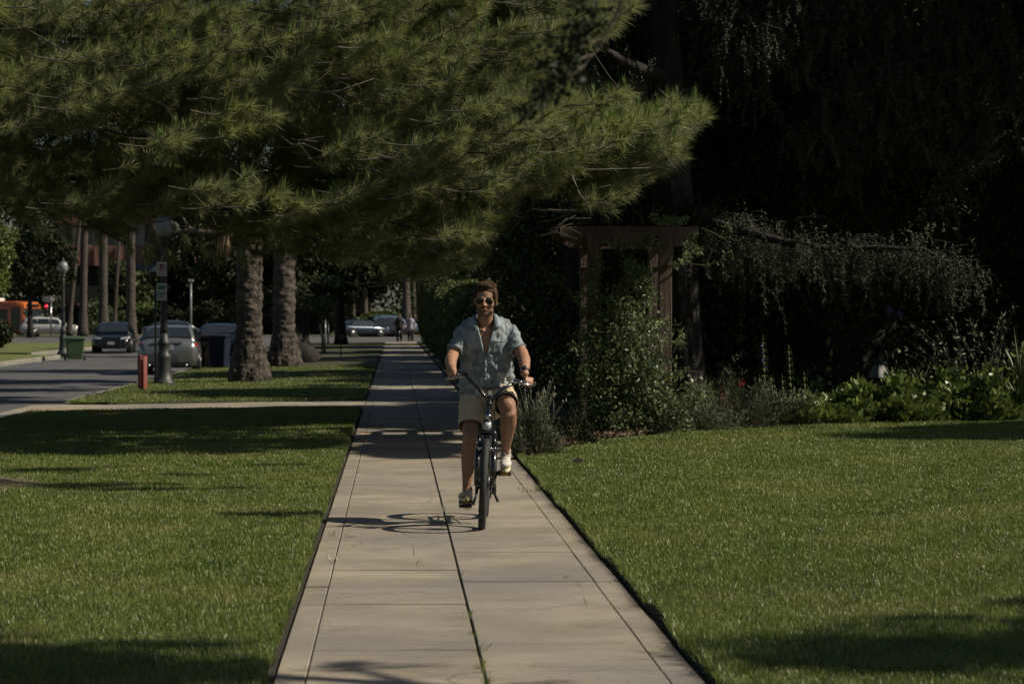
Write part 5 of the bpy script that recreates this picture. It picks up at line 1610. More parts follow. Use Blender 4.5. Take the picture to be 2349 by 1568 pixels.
# ================================================================ GARDEN
M['redwood'] = mat('stained_redwood', (.078, .052, .039), (.135, .092, .070), 3, rough=.8, bump=.6, bscale=9, stretch=(7, 7, .6))
def arbour():
    Y = 31.2
    pl, pr_ = P(1362, 1000, Y), P(1525, 1000, Y)
    base = Vector(((pl.x + pr_.x) / 2, Y + .6, zl(2.8, Y)))
    t = empty('arbour', base, 'dark redwood garden arbour with flared post brackets and a heavy beam, overgrown with vine', 'arbour')
    wood = M['redwood']
    D = 1.25
    tz = P(1362, 560, Y).z
    for x in (pl.x, pr_.x):
        for yy in (Y, Y + D):
            mb = MB(base); mb.box((x, yy, (tz + base.z) / 2), (.165, .165, tz - base.z + .2)); p = mb.build('post', wood, t, False, .008)
            mb = MB(base)      # flared bracket block at the head of the post
            z1 = P(1362, 541, Y).z; z0 = P(1362, 610, Y).z
            w1, w0 = .205, .165
            rings = [[Vector((x + sx * w_ / 2, yy - .10 + sy * .06, z)) for sx, sy in ((-1, -1), (1, -1), (1, 1), (-1, 1))] for z, w_ in ((z0, w0), ((z0 + z1) / 2, w0 + .02), (z1 - .02, w1), (z1, w1))]
            mb.loft(rings); mb.build('bracket', wood, p, False, .004)
    zb0, zb1 = P(1440, 560, Y).z, P(1440, 520, Y).z
    for yy in (Y, Y + D):
        mb = MB(base)
        x0, x1 = P(1284, 540, Y).x, P(1600, 540, Y).x
        prof = [(x0, zb1), (x1, zb1), (x1 + .01, zb1 - .09), (x1 - .22, zb0 - .03), (x0 + .25, zb0 - .03), (x0, zb1 - .12)]
        ya, yb = yy + (-.02 if yy == Y else .0), yy + .13
        mb.add([Vector((x, ya, z)) for x, z in prof] + [Vector((x, yb, z)) for x, z in prof], [tuple(range(6)), tuple(range(11, 5, -1))] + [(i, (i + 1) % 6, 6 + (i + 1) % 6, 6 + i) for i in range(6)])
        mb.build('beam', wood, t, False, .008)
    for k in range(4):
        x = pl.x - .25 + k * (pr_.x - pl.x + .5) / 3
        mb = MB(base); mb.box((x, Y + D / 2 + .06, zb1 + .001 - .05), (.07, D - .14, .09)); mb.build('rafter', wood, t, False, .004)
    for yy in (Y + .25, Y + .95):
        pass
arbour()


def climber():
    Y = 30.7
    base = Vector((2.95, Y, .08))
    t = empty('climbing_vine', base, 'glossy green vine mounding over the foot of the arbour with curling tendrils above', 'climbing plant')
    rs = np.random.RandomState(9)
    regs = [(1440, 910, 108, 74, 2500), (1440, 835, 102, 74, 1900), (1448, 770, 84, 64, 1200), (1450, 985, 80, 36, 1100), (1388, 950, 50, 60, 800), (1365, 760, 22, 90, 260), (1520, 960, 46, 30, 420), (1455, 700, 45, 50, 420), (1475, 660, 30, 45, 240), (1370, 850, 42, 40, 300), (1350, 870, 32, 24, 110),
            (1500, 880, 42, 50, 500), (1540, 850, 28, 14, 70), (1500, 740, 40, 12, 60), (1330, 700, 12, 24, 40), (1345, 680, 24, 40, 90), (1450, 610, 36, 28, 260), (1440, 640, 30, 26, 200), (1400, 720, 34, 70, 420), (1372, 640, 20, 40, 160), (1345, 790, 26, 30, 160), (1420, 560, 40, 12, 120), (1330, 860, 26, 30, 160), (1560, 780, 26, 20, 90), (1480, 560, 40, 14, 120), (1590, 545, 20, 16, 60), (1490, 640, 16, 20, 50), (1585, 575, 18, 24, 120), (1560, 600, 12, 12, 30),
            (1525, 508, 40, 8, 160), (1560, 505, 30, 9, 50), (1500, 500, 12, 12, 24), (1350, 600, 12, 60, 40), (1575, 930, 40, 30, 300), (1600, 900, 20, 14, 60), (1420, 1000, 60, 14, 200)]
    pts = []
    for px, py, sx, sy, n in regs:
        k = max(3, n // 60)
        cs = [(px + rs.normal() * sx * .45, py + rs.normal() * sy * .45, Y + rs.uniform(-.35, .35)) for _ in range(k)]
        for _ in range(n):
            c = cs[rs.randint(k)]
            pts.append(tuple(P(c[0] + rs.normal() * sx * .28, c[1] + rs.normal() * sy * .28, c[2] + rs.normal() * .12)))
    pts = np.array(pts)
    np_mesh('foliage', leaves(pts, .068, .034, .1, rs=rs) - np.array(tuple(base)), 4, M['leafgloss'], t)
    mb = MB(base)
    for k in range(46):
        x0 = P(rs.uniform(1370, 1520), 990, Y); x0.z = .05
        a = P(rs.uniform(1340, 1540), rs.uniform(640, 900), Y + rs.uniform(-.2, .2))
        m_ = x0.lerp(a, .5) + Vector((rs.uniform(-.15, .15), 0, .1)); mb.tube([x0, m_, a], [.007, .005, .002], 5)
    lv = []
    def curl(pl_, lf=True):
        pp = [P(*q, Y) for q in pl_]
        fine = []
        for i in range(len(pp) - 1):
            for k in range(4): fine.append(pp[i].lerp(pp[i + 1], k / 4))
        fine.append(pp[-1]); mb.tube(fine, [.0045 * (1 - .5 * i / len(fine)) for i in range(len(fine))], 5)
        for q in fine[::1]:
            if lf: lv.append(tuple(q + Vector(rs.normal(size=3) * .012)))
    curl([(1240, 610), (1290, 650), (1310, 670), (1325, 685)]); curl([(1600, 520), (1640, 535), (1655, 545), (1660, 520), (1672, 515), (1675, 530), (1665, 540)])
    curl([(1580, 605), (1620, 608), (1650, 600), (1665, 580), (1678, 578), (1682, 592)]); curl([(1340, 690), (1310, 675), (1290, 655), (1283, 668), (1290, 640), (1305, 645)])
    curl([(1480, 520), (1470, 495), (1455, 485)]); curl([(1540, 520), (1560, 505), (1590, 495), (1598, 480)]); curl([(1512, 515), (1500, 490), (1520, 478), (1515, 470)])
    curl([(1400, 540), (1395, 500), (1380, 470), (1360, 440)]); curl([(1420, 560), (1450, 590), (1470, 640), (1500, 700)]); curl([(1290, 570), (1270, 560), (1262, 530)], False)
    curl([(1350, 800), (1320, 760), (1300, 740)]); curl([(1470, 760), (1520, 740), (1560, 745)]); curl([(1520, 860), (1560, 850), (1600, 852)])
    mb.build('stems', M['twigv'], t)
    np_mesh('young_leaves', leaves(np.array(lv), .06, .018, rs=rs) - np.array(tuple(base)), 4, M['leaflight'], t)
M['twigv'] = mat('green_stem', (.06, .08, .02), (.10, .10, .04), 10, rough=.6)
climber()


def blade_plant(name, px, py, Y, n, H, w_, spread, mm, lab, cat='plant', grp=None):
    b = P(px, py, Y); b.z = zl(b.x, Y) + .02
    t = empty(name, b, lab, cat, grp)
    mb = MB()
    for k in range(n):
        a = rnd.uniform(0, 2 * PI); h = H * rnd.uniform(.55, 1.1); s = spread * rnd.uniform(.2, 1)
        pts = [Vector((math.cos(a) * s * f ** 1.6 + rnd.uniform(-.01, .01), math.sin(a) * s * f ** 1.6, h * (f - .28 * s / max(spread, .01) * f ** 3))) for f in (0, .25, .5, .75, 1)]
        ww = [w_, w_, w_ * .9, w_ * .6, .002]; sd_ = Vector((-math.sin(a), math.cos(a), 0))
        vs = []
        for q, v in zip(pts, ww): vs += [q - sd_ * v / 2, q + Vector((0, 0, -v * .2)), q + sd_ * v / 2]
        fs = []
        for i in range(4):
            for j in range(2): fs.append((i * 3 + j, i * 3 + j + 1, i * 3 + j + 4, i * 3 + j + 3))
        mb.add(vs, fs)
    mb.build('leaves', M[mm], t)
    return t


def mound_plant(name, px, py, Y, w_, h_, leafL, leafW, n, mm, lab, cat='plant', dirup=.3, nst=30, grp=None, flat=0, stemm='twigv'):
    b = P(px, py, Y); b.z = zl(b.x, Y) + .01
    t = empty(name, b, lab, cat, grp)
    rs = np.random.RandomState(int(px * 3 + py))
    u = unit(rs.normal(size=(n, 3))); u[:, 2] = np.abs(u[:, 2])
    lump = 1 + .24 * np.sin(u[:, 0] * 7 + px) + .18 * np.sin(u[:, 1] * 9 + u[:, 2] * 6)
    p = u * np.array([w_ / 2, w_ * .36, h_]) * (rs.uniform(.45, 1.0, n) ** .6 * lump)[:, None]
    dirs = unit(u + np.array([0, 0, dirup]))
    np_mesh('foliage', leaves(p, leafL, leafW, 0, flat, rs, dirs), 4, M[mm], t)
    mb = MB()
    for k in range(nst):
        q = p[rs.randint(n)]; mb.tube([(q[0] * .15, q[1] * .15, -.02), (q[0] * .5, q[1] * .5, q[2] * .6), tuple(q)], [.006, .004, .002], 4)
    mb.build('stems', M[stemm], t)
    return t, p, rs
M['lavleaf'] = mat('lavender_leaf', (.05, .07, .030), (.115, .13, .06), 8, rough=.7, island=True)
M['lavbud'] = mat('lavender_bud', (.13, .12, .10), (.19, .17, .14), 20, rough=.8)
M['santo'] = mat('santolina_leaf', (.085, .115, .055), (.17, .20, .095), 4, rough=.7, island=True)
M['broad'] = mat('broad_leaf', (.06, .10, .02), (.19, .24, .06), 3, rough=.38, island=True, trans=.2)
M['greyleaf'] = mat('grey_leaf', (.07, .09, .045), (.15, .17, .09), 4, rough=.6, island=True)
M['redflower'] = mat('coral_flower', (.55, .07, .05), (.42, .05, .05), 8, rough=.6)
M['violet'] = mat('violet_flower', (.14, .09, .32), (.2, .14, .4), 10, rough=.7)
M['strap'] = mat('strap_leaf', (.05, .07, .025), (.12, .14, .05), 4, rough=.5, island=True)

# lavender at the corner of bed and walk
t, p, rs = mound_plant('lavender_bush', 1225, 1030, 26.6, .62, .52, .06, .008, 5200, 'lavleaf', 'wispy grey-green lavender bush at the corner where the bed meets the sidewalk', 'bush', .9, 120, stemm='lavbud')
mb = MB(); sm = MB()
for k in range(34):
    a = rs.uniform(0, 2 * PI); s = rs.uniform(.1, .40); h = rs.uniform(.55, .82)
    tp = Vector((math.cos(a) * s, math.sin(a) * s * .7, h))
    sm.tube([(0, 0, 0), tp * .55 + Vector((0, 0, .04)), tp], [.003, .0025, .002], 4)
    mb = MB(); mb.ell(tp, (.010, .010, .024), nu=6, nv=5); mb.build('flower_head', M['lavbud'], t)
sm.build('flower_stalks', M['lavleaf'], t)
mound_plant('low_shrub', 1300, 1010, 28.6, .9, .36, .05, .014, 2600, 'leafdark', 'low dark shrub between the lavender and the foot of the arbour', 'bush')
mound_plant('low_shrub', 1180, 1010, 30.5, .5, .5, .05, .014, 1500, 'leafdark', 'dark shrub beside the sidewalk just behind the lavender', 'bush')
mound_plant('santolina', 1470, 1005, 30.9, 1.0, .44, .045, .010, 6000, 'santo', 'feathery grey-green mound in front of the vine', 'bush', .5)
mound_plant('santolina', 1590, 998, 31.5, 1.15, .52, .045, .010, 7000, 'santo', 'feathery grey-green mound right of the vine, left of the red-flowered bush', 'bush', .5)
mound_plant('low_shrub', 1775, 990, 32.6, 1.2, .5, .05, .014, 5000, 'greyleaf', 'fine-leaved shrub right of the red-flowered bush, below the blue spikes', 'bush', .4)
# red tubular flowers cascading
t, p, rs = mound_plant('coral_bush', 1680, 990, 32.0, .95, .62, .07, .006, 5200, 'santo', 'cascading bush dotted with coral red flowers at the edge of the lawn', 'bush', .3, 60)
pts = []
for (px, py, sx, sy, n) in [(1665, 930, 12, 16, 55), (1700, 985, 30, 7, 50), (1730, 975, 10, 10, 22), (1640, 985, 14, 7, 12), (1655, 950, 8, 12, 18), (1660, 900, 14, 10, 10)]:
    for _ in range(n): pts.append(tuple(P(px + rs.normal() * sx, py + rs.normal() * sy, 31.85 + rs.uniform(-.1, .1))))
np_mesh('flowers', leaves(np.array(pts), .05, .013, .9, rs=rs) - np.array(tuple(t.location)), 4, M['redflower'], t)
# small red flower spike above
q = P(1702, 868, 31.8); b = Vector((q.x - .12, 31.9, .1))
t = empty('red_salvia', b, 'single arching stem with red blossoms above the coral bush', 'flower')
mb = MB(); mb.tube([(0, 0, 0), (.05, 0, .45), (.10, -.05, q.z - b.z + .02), (.2, -.05, q.z - b.z + .12)], [.005, .004, .003, .002], 5)
mb.build('stem', M['twigv'], t)
pts = np.array([tuple(Vector((.10, -.05, q.z - b.z - .05)) + Vector(rs.normal(size=3) * .035)) for _ in range(26)]); np_mesh('flowers', leaves(pts, .05, .014, .8, rs=rs), 4, M['redflower'], t)
pts = np.array([(rs.uniform(0, .15), rs.normal() * .04, rs.uniform(.2, .95)) for _ in range(60)]); np_mesh('leaves', leaves(pts, .10, .012, -.3, rs=rs), 4, M['lavleaf'], t)
blade_plant('agapanthus', 1620, 960, 33.2, 60, .75, .028, .45, 'strap', 'dark clump of strap leaves right of the arbour post')
blade_plant('agapanthus', 1680, 955, 33.6, 50, .8, .028, .5, 'strap', 'dark clump of strap leaves behind the coral bush')


def spike(px, py0, py1, Y, lab, blossoms):
    b = P(px, py0, Y); top = P(px - 6, py1, Y); b.z = .08
    t = empty('flower_spike', b, lab, 'flower', 'tall leafy flower spikes in the bed')
    H = top.z - b.z; dx = top.x - b.x
    mb = MB(); mb.tube([(0, 0, 0), (dx * .3 + .02, 0, H * .4), (dx * .8, 0, H * .75), (dx, 0, H)], [.008, .006, .005, .002], 6); mb.build('stem', M['twigv'], t)
    mb = MB()
    n = int(H / .05)
    for k in range(n):
        z = H * (.1 + .88 * k / n); x = dx * z / H; l = .13 * (1 - .6 * z / H)
        for a in (0, PI) if k % 2 else (PI / 2, -PI / 2, .4, PI - .4):
            d = Vector((math.cos(a), math.sin(a), 0)); s = Vector((-d.y, d.x, 0))
            c = Vector((x, 0, z)); m_ = c + d * l * .5 + Vector((0, 0, .02)); e = c + d * l + Vector((0, 0, -.035))
            mb.add([c, m_ + s * .011, e, m_ - s * .011], [(0, 1, 2, 3)])
    mb.build('leaves', M['leafgloss'], t, False)
    if blossoms:
        rs = np.random.RandomState(3); pts = np.array([(dx * f + rs.normal() * .022, rs.normal() * .02, H * f) for f in rs.uniform(.62, .9, 40)])
        np_mesh('flowers', leaves(pts, .035, .022, rs=rs), 4, M['violet'], t)
spike(1756, 930, 768, 32.8, 'tall spike with a few violet blossoms, leftmost in the bed', True)
spike(1815, 920, 790, 33.0, 'tall leafy spike without blossoms, next to the violet one', False)
spike(1775, 930, 860, 32.6, 'short leafy spike at the foot of the violet one', False)
spike(1850, 925, 850, 33.0, 'short leafy spike right of the tall ones', False)
spike(1800, 925, 858, 32.7, 'short leafy spike between the two tall ones', False)

# broad-leaved ground cover in several plants along the lawn edge
gx = [(1862, 975, 32.9, 1.3, .26), (1955, 968, 33.4, 1.5, .42), (2050, 962, 33.3, 1.3, .46), (2155, 960, 33.9, 1.6, .62), (2250, 960, 33.5, 1.3, .54), (2345, 958, 34.0, 1.5, .74)]
nm_ = ['nearest the flower spikes', 'second from the flower spikes', 'third, below the lantern', 'fourth, right of the lantern', 'fifth, near the right edge', 'last at the right edge of the picture']
for (px, py, Y, w_, h_), q in zip(gx, nm_):
    mound_plant('broadleaf_plant', px, py, Y, w_, h_, .12, .085, 1700, 'broad', 'broad-leaved green plant edging the lawn, %s' % q, 'plant', .9, 20, 'broad-leaved plants along the lawn', flat=.3)
# leafy seedlings in the dark behind
mound_plant('leafy_plant', 1885, 900, 34.5, .6, .85, .13, .08, 70, 'broad', 'thin plant with a few big leaves in the shade right of the spikes', 'plant', .2, 26)
mound_plant('leafy_plant', 1950, 920, 35.0, .7, .7, .10, .06, 90, 'leafdark', 'dim plant with few leaves left of the lantern', 'plant', .2, 20)
mound_plant('leafy_plant', 2090, 905, 35, .9, .7, .10, .04, 700, 'leafdark', 'dark reddish shrub right of the lantern', 'plant', .2, 20)

# butterfly bush: arching twigs
def buddleia():
    Y = 34.0
    b = P(2230, 960, Y); b.z = .12
    t = empty('butterfly_bush', b, 'arching grey-leaved bush with a purple flower tip pointing left', 'bush')
    rs = np.random.RandomState(12); mb = MB(b); lv = []; ld = []
    tips = [(2040, 712), (2064, 722), (2105, 790), (2060, 800), (2120, 830), (2150, 770), (2180, 740), (2170, 830), (2240, 740), (2280, 760), (2140, 860), (2200, 800), (2250, 830), (2300, 720), (2310, 800), (2080, 850), (2190, 860), (2260, 780), (2330, 840)]
    for (px, py) in tips:
        for rep in range(3 if (px > 2100) else 1):
            e = P(px + (rs.normal() * 16 if rep else 0), py + (rs.normal() * 16 if rep else 0), Y + rs.uniform(-.4, .4) * (1 if px > 2070 else 0))
            s = b + Vector((rs.uniform(-.25, .25), rs.uniform(-.2, .2), .05)); m_ = s.lerp(e, .5) + Vector((.12, 0, .22 * (e - s).length * .6))
            pts = [s * (1 - f) ** 2 + m_ * 2 * f * (1 - f) + e * f * f for f in np.linspace(0, 1, 9)]
            mb.tube(pts, [.009 * (1 - .8 * i / 8) + .0015 for i in range(9)], 5)
            for k in range(26):
                f = rs.uniform(.3, 1); i = min(7, int(f * 8)); q = pts[i].lerp(pts[i + 1], f * 8 - i)
                lv.append(tuple(q)); ld.append(tuple((pts[i + 1] - pts[i]).normalized() + Vector(rs.normal(size=3) * .7)))
    mb.build('stems', M['barkdark'], t)
    np_mesh('foliage', leaves(np.array(lv), .085, .024, .1, 0, rs, np.array(ld)) - np.array(tuple(b)), 4, M['greyleaf'], t)
    for (px, py, qx, qy) in ((2036, 706, 2048, 718), (2062, 716, 2068, 726)):
        a, c = P(px, py, Y), P(qx, qy, Y); rs2 = np.random.RandomState(px)
        pts = np.array([tuple(a.lerp(c, rs2.uniform()) + Vector(rs2.normal(size=3) * .012)) for _ in range(60)])
        o = np_mesh('flower_head', leaves(pts, .025, .015, rs=rs2) - np.array(tuple(b)), 4, M['violet'], t)
buddleia()
blade_plant('tall_grass', 2345, 930, 33.4, 40, 1.35, .035, .5, 'strap', 'tall strap-leaved grass at the right edge of the picture', 'plant')
blade_plant('tall_grass', 2290, 930, 34.0, 24, 1.0, .03, .5, 'strap', 'shorter strap-leaved grass inside the butterfly bush', 'plant')

# garden lantern on a hook
def lantern():
    Y = 34.4
    q = P(2016, 866, Y); b = Vector((q.x, Y, .1))
    t = empty('garden_lantern', b, 'tapered metal garden lantern with milky panes on a hooked stake', 'lantern')
    z0 = q.z - b.z; h = P(2016, 829, Y).z - q.z
    def R4(w_, z): return [Vector((sx * w_ / 2, sy * w_ / 2, z)) for sx, sy in ((-1, -1), (1, -1), (1, 1), (-1, 1))]
    rot = Matrix.Rotation(.5, 3, 'Z')
    mb = MB(); mb.loft([[rot @ v for v in R4(.245, z0)], [rot @ v for v in R4(.10, z0 + h * .9)]])
    mb.build('panes', mat('milky_pane', (.07, .068, .05), (.05, .048, .038), 6, rough=.4), t, False)
    mb = MB()
    A = [rot @ v for v in R4(.255, z0)]; B = [rot @ v for v in R4(.108, z0 + h * .9)]
    for i in range(4):
        mb.tube([A[i], B[i]], .008, 6); mb.tube([A[i], A[(i + 1) % 4]], .008, 6); mb.tube([B[i], B[(i + 1) % 4]], .008, 6)
    mb.build('frame', M['darkmetal'], t)
    mb = MB(); mb.loft([[rot @ v for v in R4(.15, z0 + h * .9 + .002)], [rot @ v for v in R4(.13, z0 + h * .97)], [rot @ v for v in R4(.03, z0 + h * 1.12)]]); mb.build('cap', M['darkmetal'], t, False)
    mb = MB(); mb.tube([(0, 0, z0 + h * 1.1), (0, 0, z0 + h * 1.25), (.02, 0, z0 + h * 1.55), (.05, 0, z0 + h * 1.68), (.10, .0, z0 + h * 1.6), (.12, 0, z0 + h * 1.2), (.13, .05, z0), (.13, .05, 0)], .008, 6); mb.build('hook', M['darkmetal'], t)
lantern()
# low path lamp among the lavender
q = P((1400 + 215 / 2.24) * .8486, 905, 28.5); b = Vector((q.x, 28.5, .06))
t = empty('path_light', b, 'small dark path light with a flat white cap left of the arbour', 'garden light')
mb = MB(); mb.tube([(0, 0, 0), (0, 0, q.z - b.z)], .009, 8); mb.build('stake', M['darkmetal'], t)
mb = MB(); mb.lathe((0, 0, q.z - b.z), [(.02, -.03), (.035, -.02), (.035, .0), (.05, .005), (.045, .02), (.01, .03)], 14); mb.build('cap', M['steel'], t)
# ================================================================ BICYCLE
FW = Vector((.640, 17.75, 0)); RW = Vector((.705, 18.87, 0))
bd_ = (RW - FW).normalized(); bup = Vector((math.sin(math.radians(3)), 0, math.cos(math.radians(3))))
blat = bd_.cross(bup).normalized()
WBASE = (RW - FW).length


def Bk(u, v, w_): return FW + blat * u + bd_ * v + bup * w_


def bicycle():
    base = FW.lerp(RW, .5)
    t = empty('bicycle', base, 'black upright city bicycle ridden towards the camera down the sidewalk', 'bicycle')
    M['bikeblack'] = paint('bike_black', (.012, .013, .015), .2, .22)
    M['chrome'] = mat('chrome', (.55, .55, .56), (.4, .4, .41), 50, rough=.12, metal=1)
    M['spoke'] = mat('spoke_steel', (.35, .35, .35), rough=.35, metal=.9)
    M['reflector'] = mat('pedal_reflector', (.5, .28, .04), rough=.25)
    blk, ch = M['bikeblack'], M['chrome']
    R0 = .335
    for v in (0, WBASE):
        c = Bk(0, v, R0)
        mb = MB(base); mb.torus(c, R0 - .026, .027, blat, 96, 12, knob=.13)
        ty = mb.build('wheel', M['blackrub'], t)
        mb = MB(base); mb.torus(c, R0 - .052, .013, blat, 64, 8, sq=1.1); mb.build('rim', M['darkmetal'], ty)
        mb = MB(base)
        a = bd_; b = bup
        for k in range(28):
            th = 2 * PI * k / 28; sg = 1 if k % 2 else -1; th2 = th + (.5 if k % 4 < 2 else -.5)
            p0 = c + (a * math.cos(th2) + b * math.sin(th2)) * .026 + blat * sg * .028
            p1 = c + (a * math.cos(th) + b * math.sin(th)) * (R0 - .058)
            mb.tube([p0, p1], .0016, 4, caps=False)
        so = mb.build('spokes', M['spoke'], ty); so['kind'] = 'stuff' if False else 'part'
        del so['kind']
        mb = MB(base); mb.tube([c - blat * .055, c - blat * .03, c - blat * .028, c + blat * .028, c + blat * .03, c + blat * .055], [.008, .009, .03, .03, .009, .008], 14); mb.build('hub', M['darkmetal'], ty)
        mb = MB(base); mb.tube([c + blat * .034, c + blat * .037], .08, 24); mb.build('brake_disc', M['steel'], ty)
    # fork with suspension legs
    mb = MB(base)
    for s in (-1, 1):
        mb.tube([Bk(s * .058, 0, R0 - .01), Bk(s * .060, .03, .46), Bk(s * .058, .055, .60)], [.017, .020, .020], 12)
        mb.tube([Bk(s * .058, .055, .60), Bk(s * .056, .075, .685)], .014, 12)
    mb.tube([Bk(-.066, .078, .69), Bk(-.05, .082, .712), Bk(0, .086, .722), Bk(.05, .082, .712), Bk(.066, .078, .69)], [.021, .022, .024, .022, .021], 12)
    mb.tube([Bk(0, .086, .71), Bk(0, .10, .77)], .02, 12)
    mb.build('fork', blk, t)
    mb = MB(base)
    for s in (-1, 1): mb.tube([Bk(s * .058, .055, .595), Bk(s * .058, .057, .606)], .0225, 14)
    mb.tube([Bk(-.055, .05, .56), Bk(-.05, .03, .60), Bk(0, .022, .612), Bk(.05, .03, .60), Bk(.055, .05, .56)], .009, 8)
    mb.build('fork_brace', ch, t)
    H0, H1 = Bk(0, .098, .755), Bk(0, .165, .935)
    mb = MB(base); mb.tube([H0, H0.lerp(H1, .12), H0.lerp(H1, .14), H0.lerp(H1, .86), H0.lerp(H1, .88), H1], [.027, .027, .023, .023, .027, .027], 16)
    BB = Bk(0, .47, .285); ST = Bk(0, .66, .80)
    mb.tube([H0.lerp(H1, .25), Bk(0, .30, .42), BB], [.034, .036, .034], 14)
    mb.tube([H0.lerp(H1, .8), Bk(0, .38, .62), BB.lerp(ST, .5)], [.02, .019, .019], 12)
    mb.tube([BB, ST], .018, 12)
    for s in (-1, 1):
        mb.tube([BB + blat * s * .03, Bk(s * .062, .80, .31), Bk(s * .066, WBASE, R0)], .012, 8)
        mb.tube([ST + blat * s * .015, Bk(s * .060, .9, .60), Bk(s * .066, WBASE, R0)], .009, 8)
    mb.build('frame', blk, t)
    mb = MB(base); mb.box(Bk(-.012, .27, .50), (.085, .30, .10), rot=Matrix.Rotation(math.radians(-50), 3, 'X')); mb.build('battery', M['darkmetal'], t, False, .015)
    mb = MB(base); mb.tube([ST, Bk(0, .70, .91)], .0135, 10); mb.build('seat_post', ch, t)
    mb = MB(base)
    mb.limb([Bk(0, .90, .955), Bk(0, .74, .955), Bk(0, .62, .95)], [.075, .06, .024], 16)
    sd_ = mb.build('saddle', M['black'], t)
    # steerer, stem, bar
    mb = MB(base); top = P(1123, 915, 17.97)
    mb.tube([H1, H1.lerp(top, .5), top + Vector((0, 0, .02))], [.018, .017, .019], 14)
    mb.box(top + Vector((0, -.012, 0)), (.05, .05, .045))
    mb.build('stem', blk, t, True, .004)
    mb = MB(base); mb.box(top + Vector((0, -.042, .045)), (.026, .006, .032)); mb.build('badge', M['signwhite'], t, False, .002)
    bar = [P(*q) for q in ((1023, 864, 18.20), (1045, 861.5, 18.14), (1063, 860, 18.08), (1074, 866, 18.03), (1088, 880, 17.99), (1105, 900, 17.97), (1118, 914, 17.965), (1130, 914, 17.965), (1143, 902, 17.97), (1157, 890, 17.99), (1172, 882, 18.03), (1185, 877.5, 18.08), (1205, 877.5, 18.14), (1226, 879.5, 18.20))]
    sm = []
    for i in range(len(bar) - 1):
        p0, p1, p2, p3 = bar[max(0, i - 1)], bar[i], bar[i + 1], bar[min(len(bar) - 1, i + 2)]
        for k in range(5):
            f = k / 5; sm.append(.5 * (2 * p1 + (p2 - p0) * f + (2 * p0 - 5 * p1 + 4 * p2 - p3) * f * f + (3 * p1 - p0 - 3 * p2 + p3) * f ** 3))
    sm.append(bar[-1])
    mb = MB(base); mb.tube(sm, .0125, 12); mb.tube([P(1086, 880, 17.99), P(1098, 887, 17.975), P(1112, 890, 17.97), P(1127, 890.5, 17.97), P(1142, 888, 17.975), P(1160, 886.5, 18.0)], .0105, 10)
    mb.build('handlebar', M['bikeblack'], t)
    for a, b in ((bar[0], bar[1]), (bar[13], bar[12])):
        d = (b - a).normalized()
        mb = MB(base); mb.tube([a - d * .004, a, a + d * .012, a + d * .014, a + d * .12, a + d * .125], [.016, .019, .019, .0165, .0165, .014], 14); mb.build('grip', M['blackrub'], t)
        # brake lever with clamp in front of the grip
        mb = MB(base); c = a + d * .15
        mb.tube([c - d * .02, c + d * .018], .019, 12)
        mb.tube([c + Vector((0, -.012, 0)), c - d * .03 + Vector((0, -.035, -.008)), c - d * .10 + Vector((0, -.05, -.012)), c - d * .155 + Vector((0, -.048, -.010))], [.009, .007, .006, .008], 8)
        mb.build('brake_lever', ch, t)
    mb = MB(base); c = P(1064, 858, 18.06); mb.box(c + Vector((0, -.005, .014)), (.085, .035, .022), rot=Matrix.Rotation(.12, 3, 'Y')); mb.build('display', M['bikeblack'], t, True, .008)
    mb = MB(base); c = P(1174, 874, 18.03); mb.box(c + Vector((0, -.005, .010)), (.085, .028, .010), rot=Matrix.Rotation(-.06, 3, 'Y')); mb.tube([c + Vector((.02, 0, .0)), c + Vector((.02, 0, -.022))], .012, 10); mb.build('gear_lever', ch, t, True, .003)
    mb = MB(base)
    for pts in ([(1066, 862, 18.05), (1085, 884, 17.93), (1104, 915, 17.90), (1112, 945, 17.95), (1110, 985, 17.99)], [(1068, 861, 18.05), (1092, 880, 17.92), (1112, 900, 17.91), (1120, 930, 17.92), (1122, 960, 18.0)],
                [(1180, 879, 18.05), (1160, 893, 17.93), (1141, 915, 17.91), (1134, 945, 17.93), (1136, 975, 18.0), (1140, 1010, 17.9)], [(1176, 881, 18.05), (1150, 900, 17.92), (1130, 920, 17.91), (1126, 950, 17.95)]):
        mb.tube([P(*q) for q in pts], .0032, 6)
    mb.build('cables', M['black'], t)
    # headlight
    c = Bk(0, .02, .765)
    mb = MB(base); mb.tube([c + Vector((0, .045, 0)), c + Vector((0, .02, 0)), c, c + Vector((0, -.012, 0))], [.012, .026, .032, .033], 18); mb.tube([c + Vector((0, .03, 0)), Bk(0, .09, .745)], .008, 6)
    h = mb.build('headlight', ch, t)
    mb = MB(base); mb.tube([c + Vector((0, -.0125, 0)), c + Vector((0, -.016, 0))], .029, 18); mb.build('lens', M['headlight'], h)
    mb = MB(base); c2 = Bk(0, .07, .83); mb.ell(c2 + Vector((0, -.01, 0)), (.024, .015, .024)); mb.build('bell', ch, t)
    # cranks and pedals
    PL, PR = P(1068, 1155, 18.11), P(1157, 1084, 18.33)
    mb = MB(base); mb.tube([BB - blat * .06, BB + blat * .06], .022, 14)
    for s, pp in ((-1, PL), (1, PR)):
        e = pp - blat * s * .055
        mb.tube([BB + blat * s * .062, BB.lerp(e, .5) + blat * s * .02, e], [.014, .011, .013], 8)
    mb.build('cranks', M['darkmetal'], t)
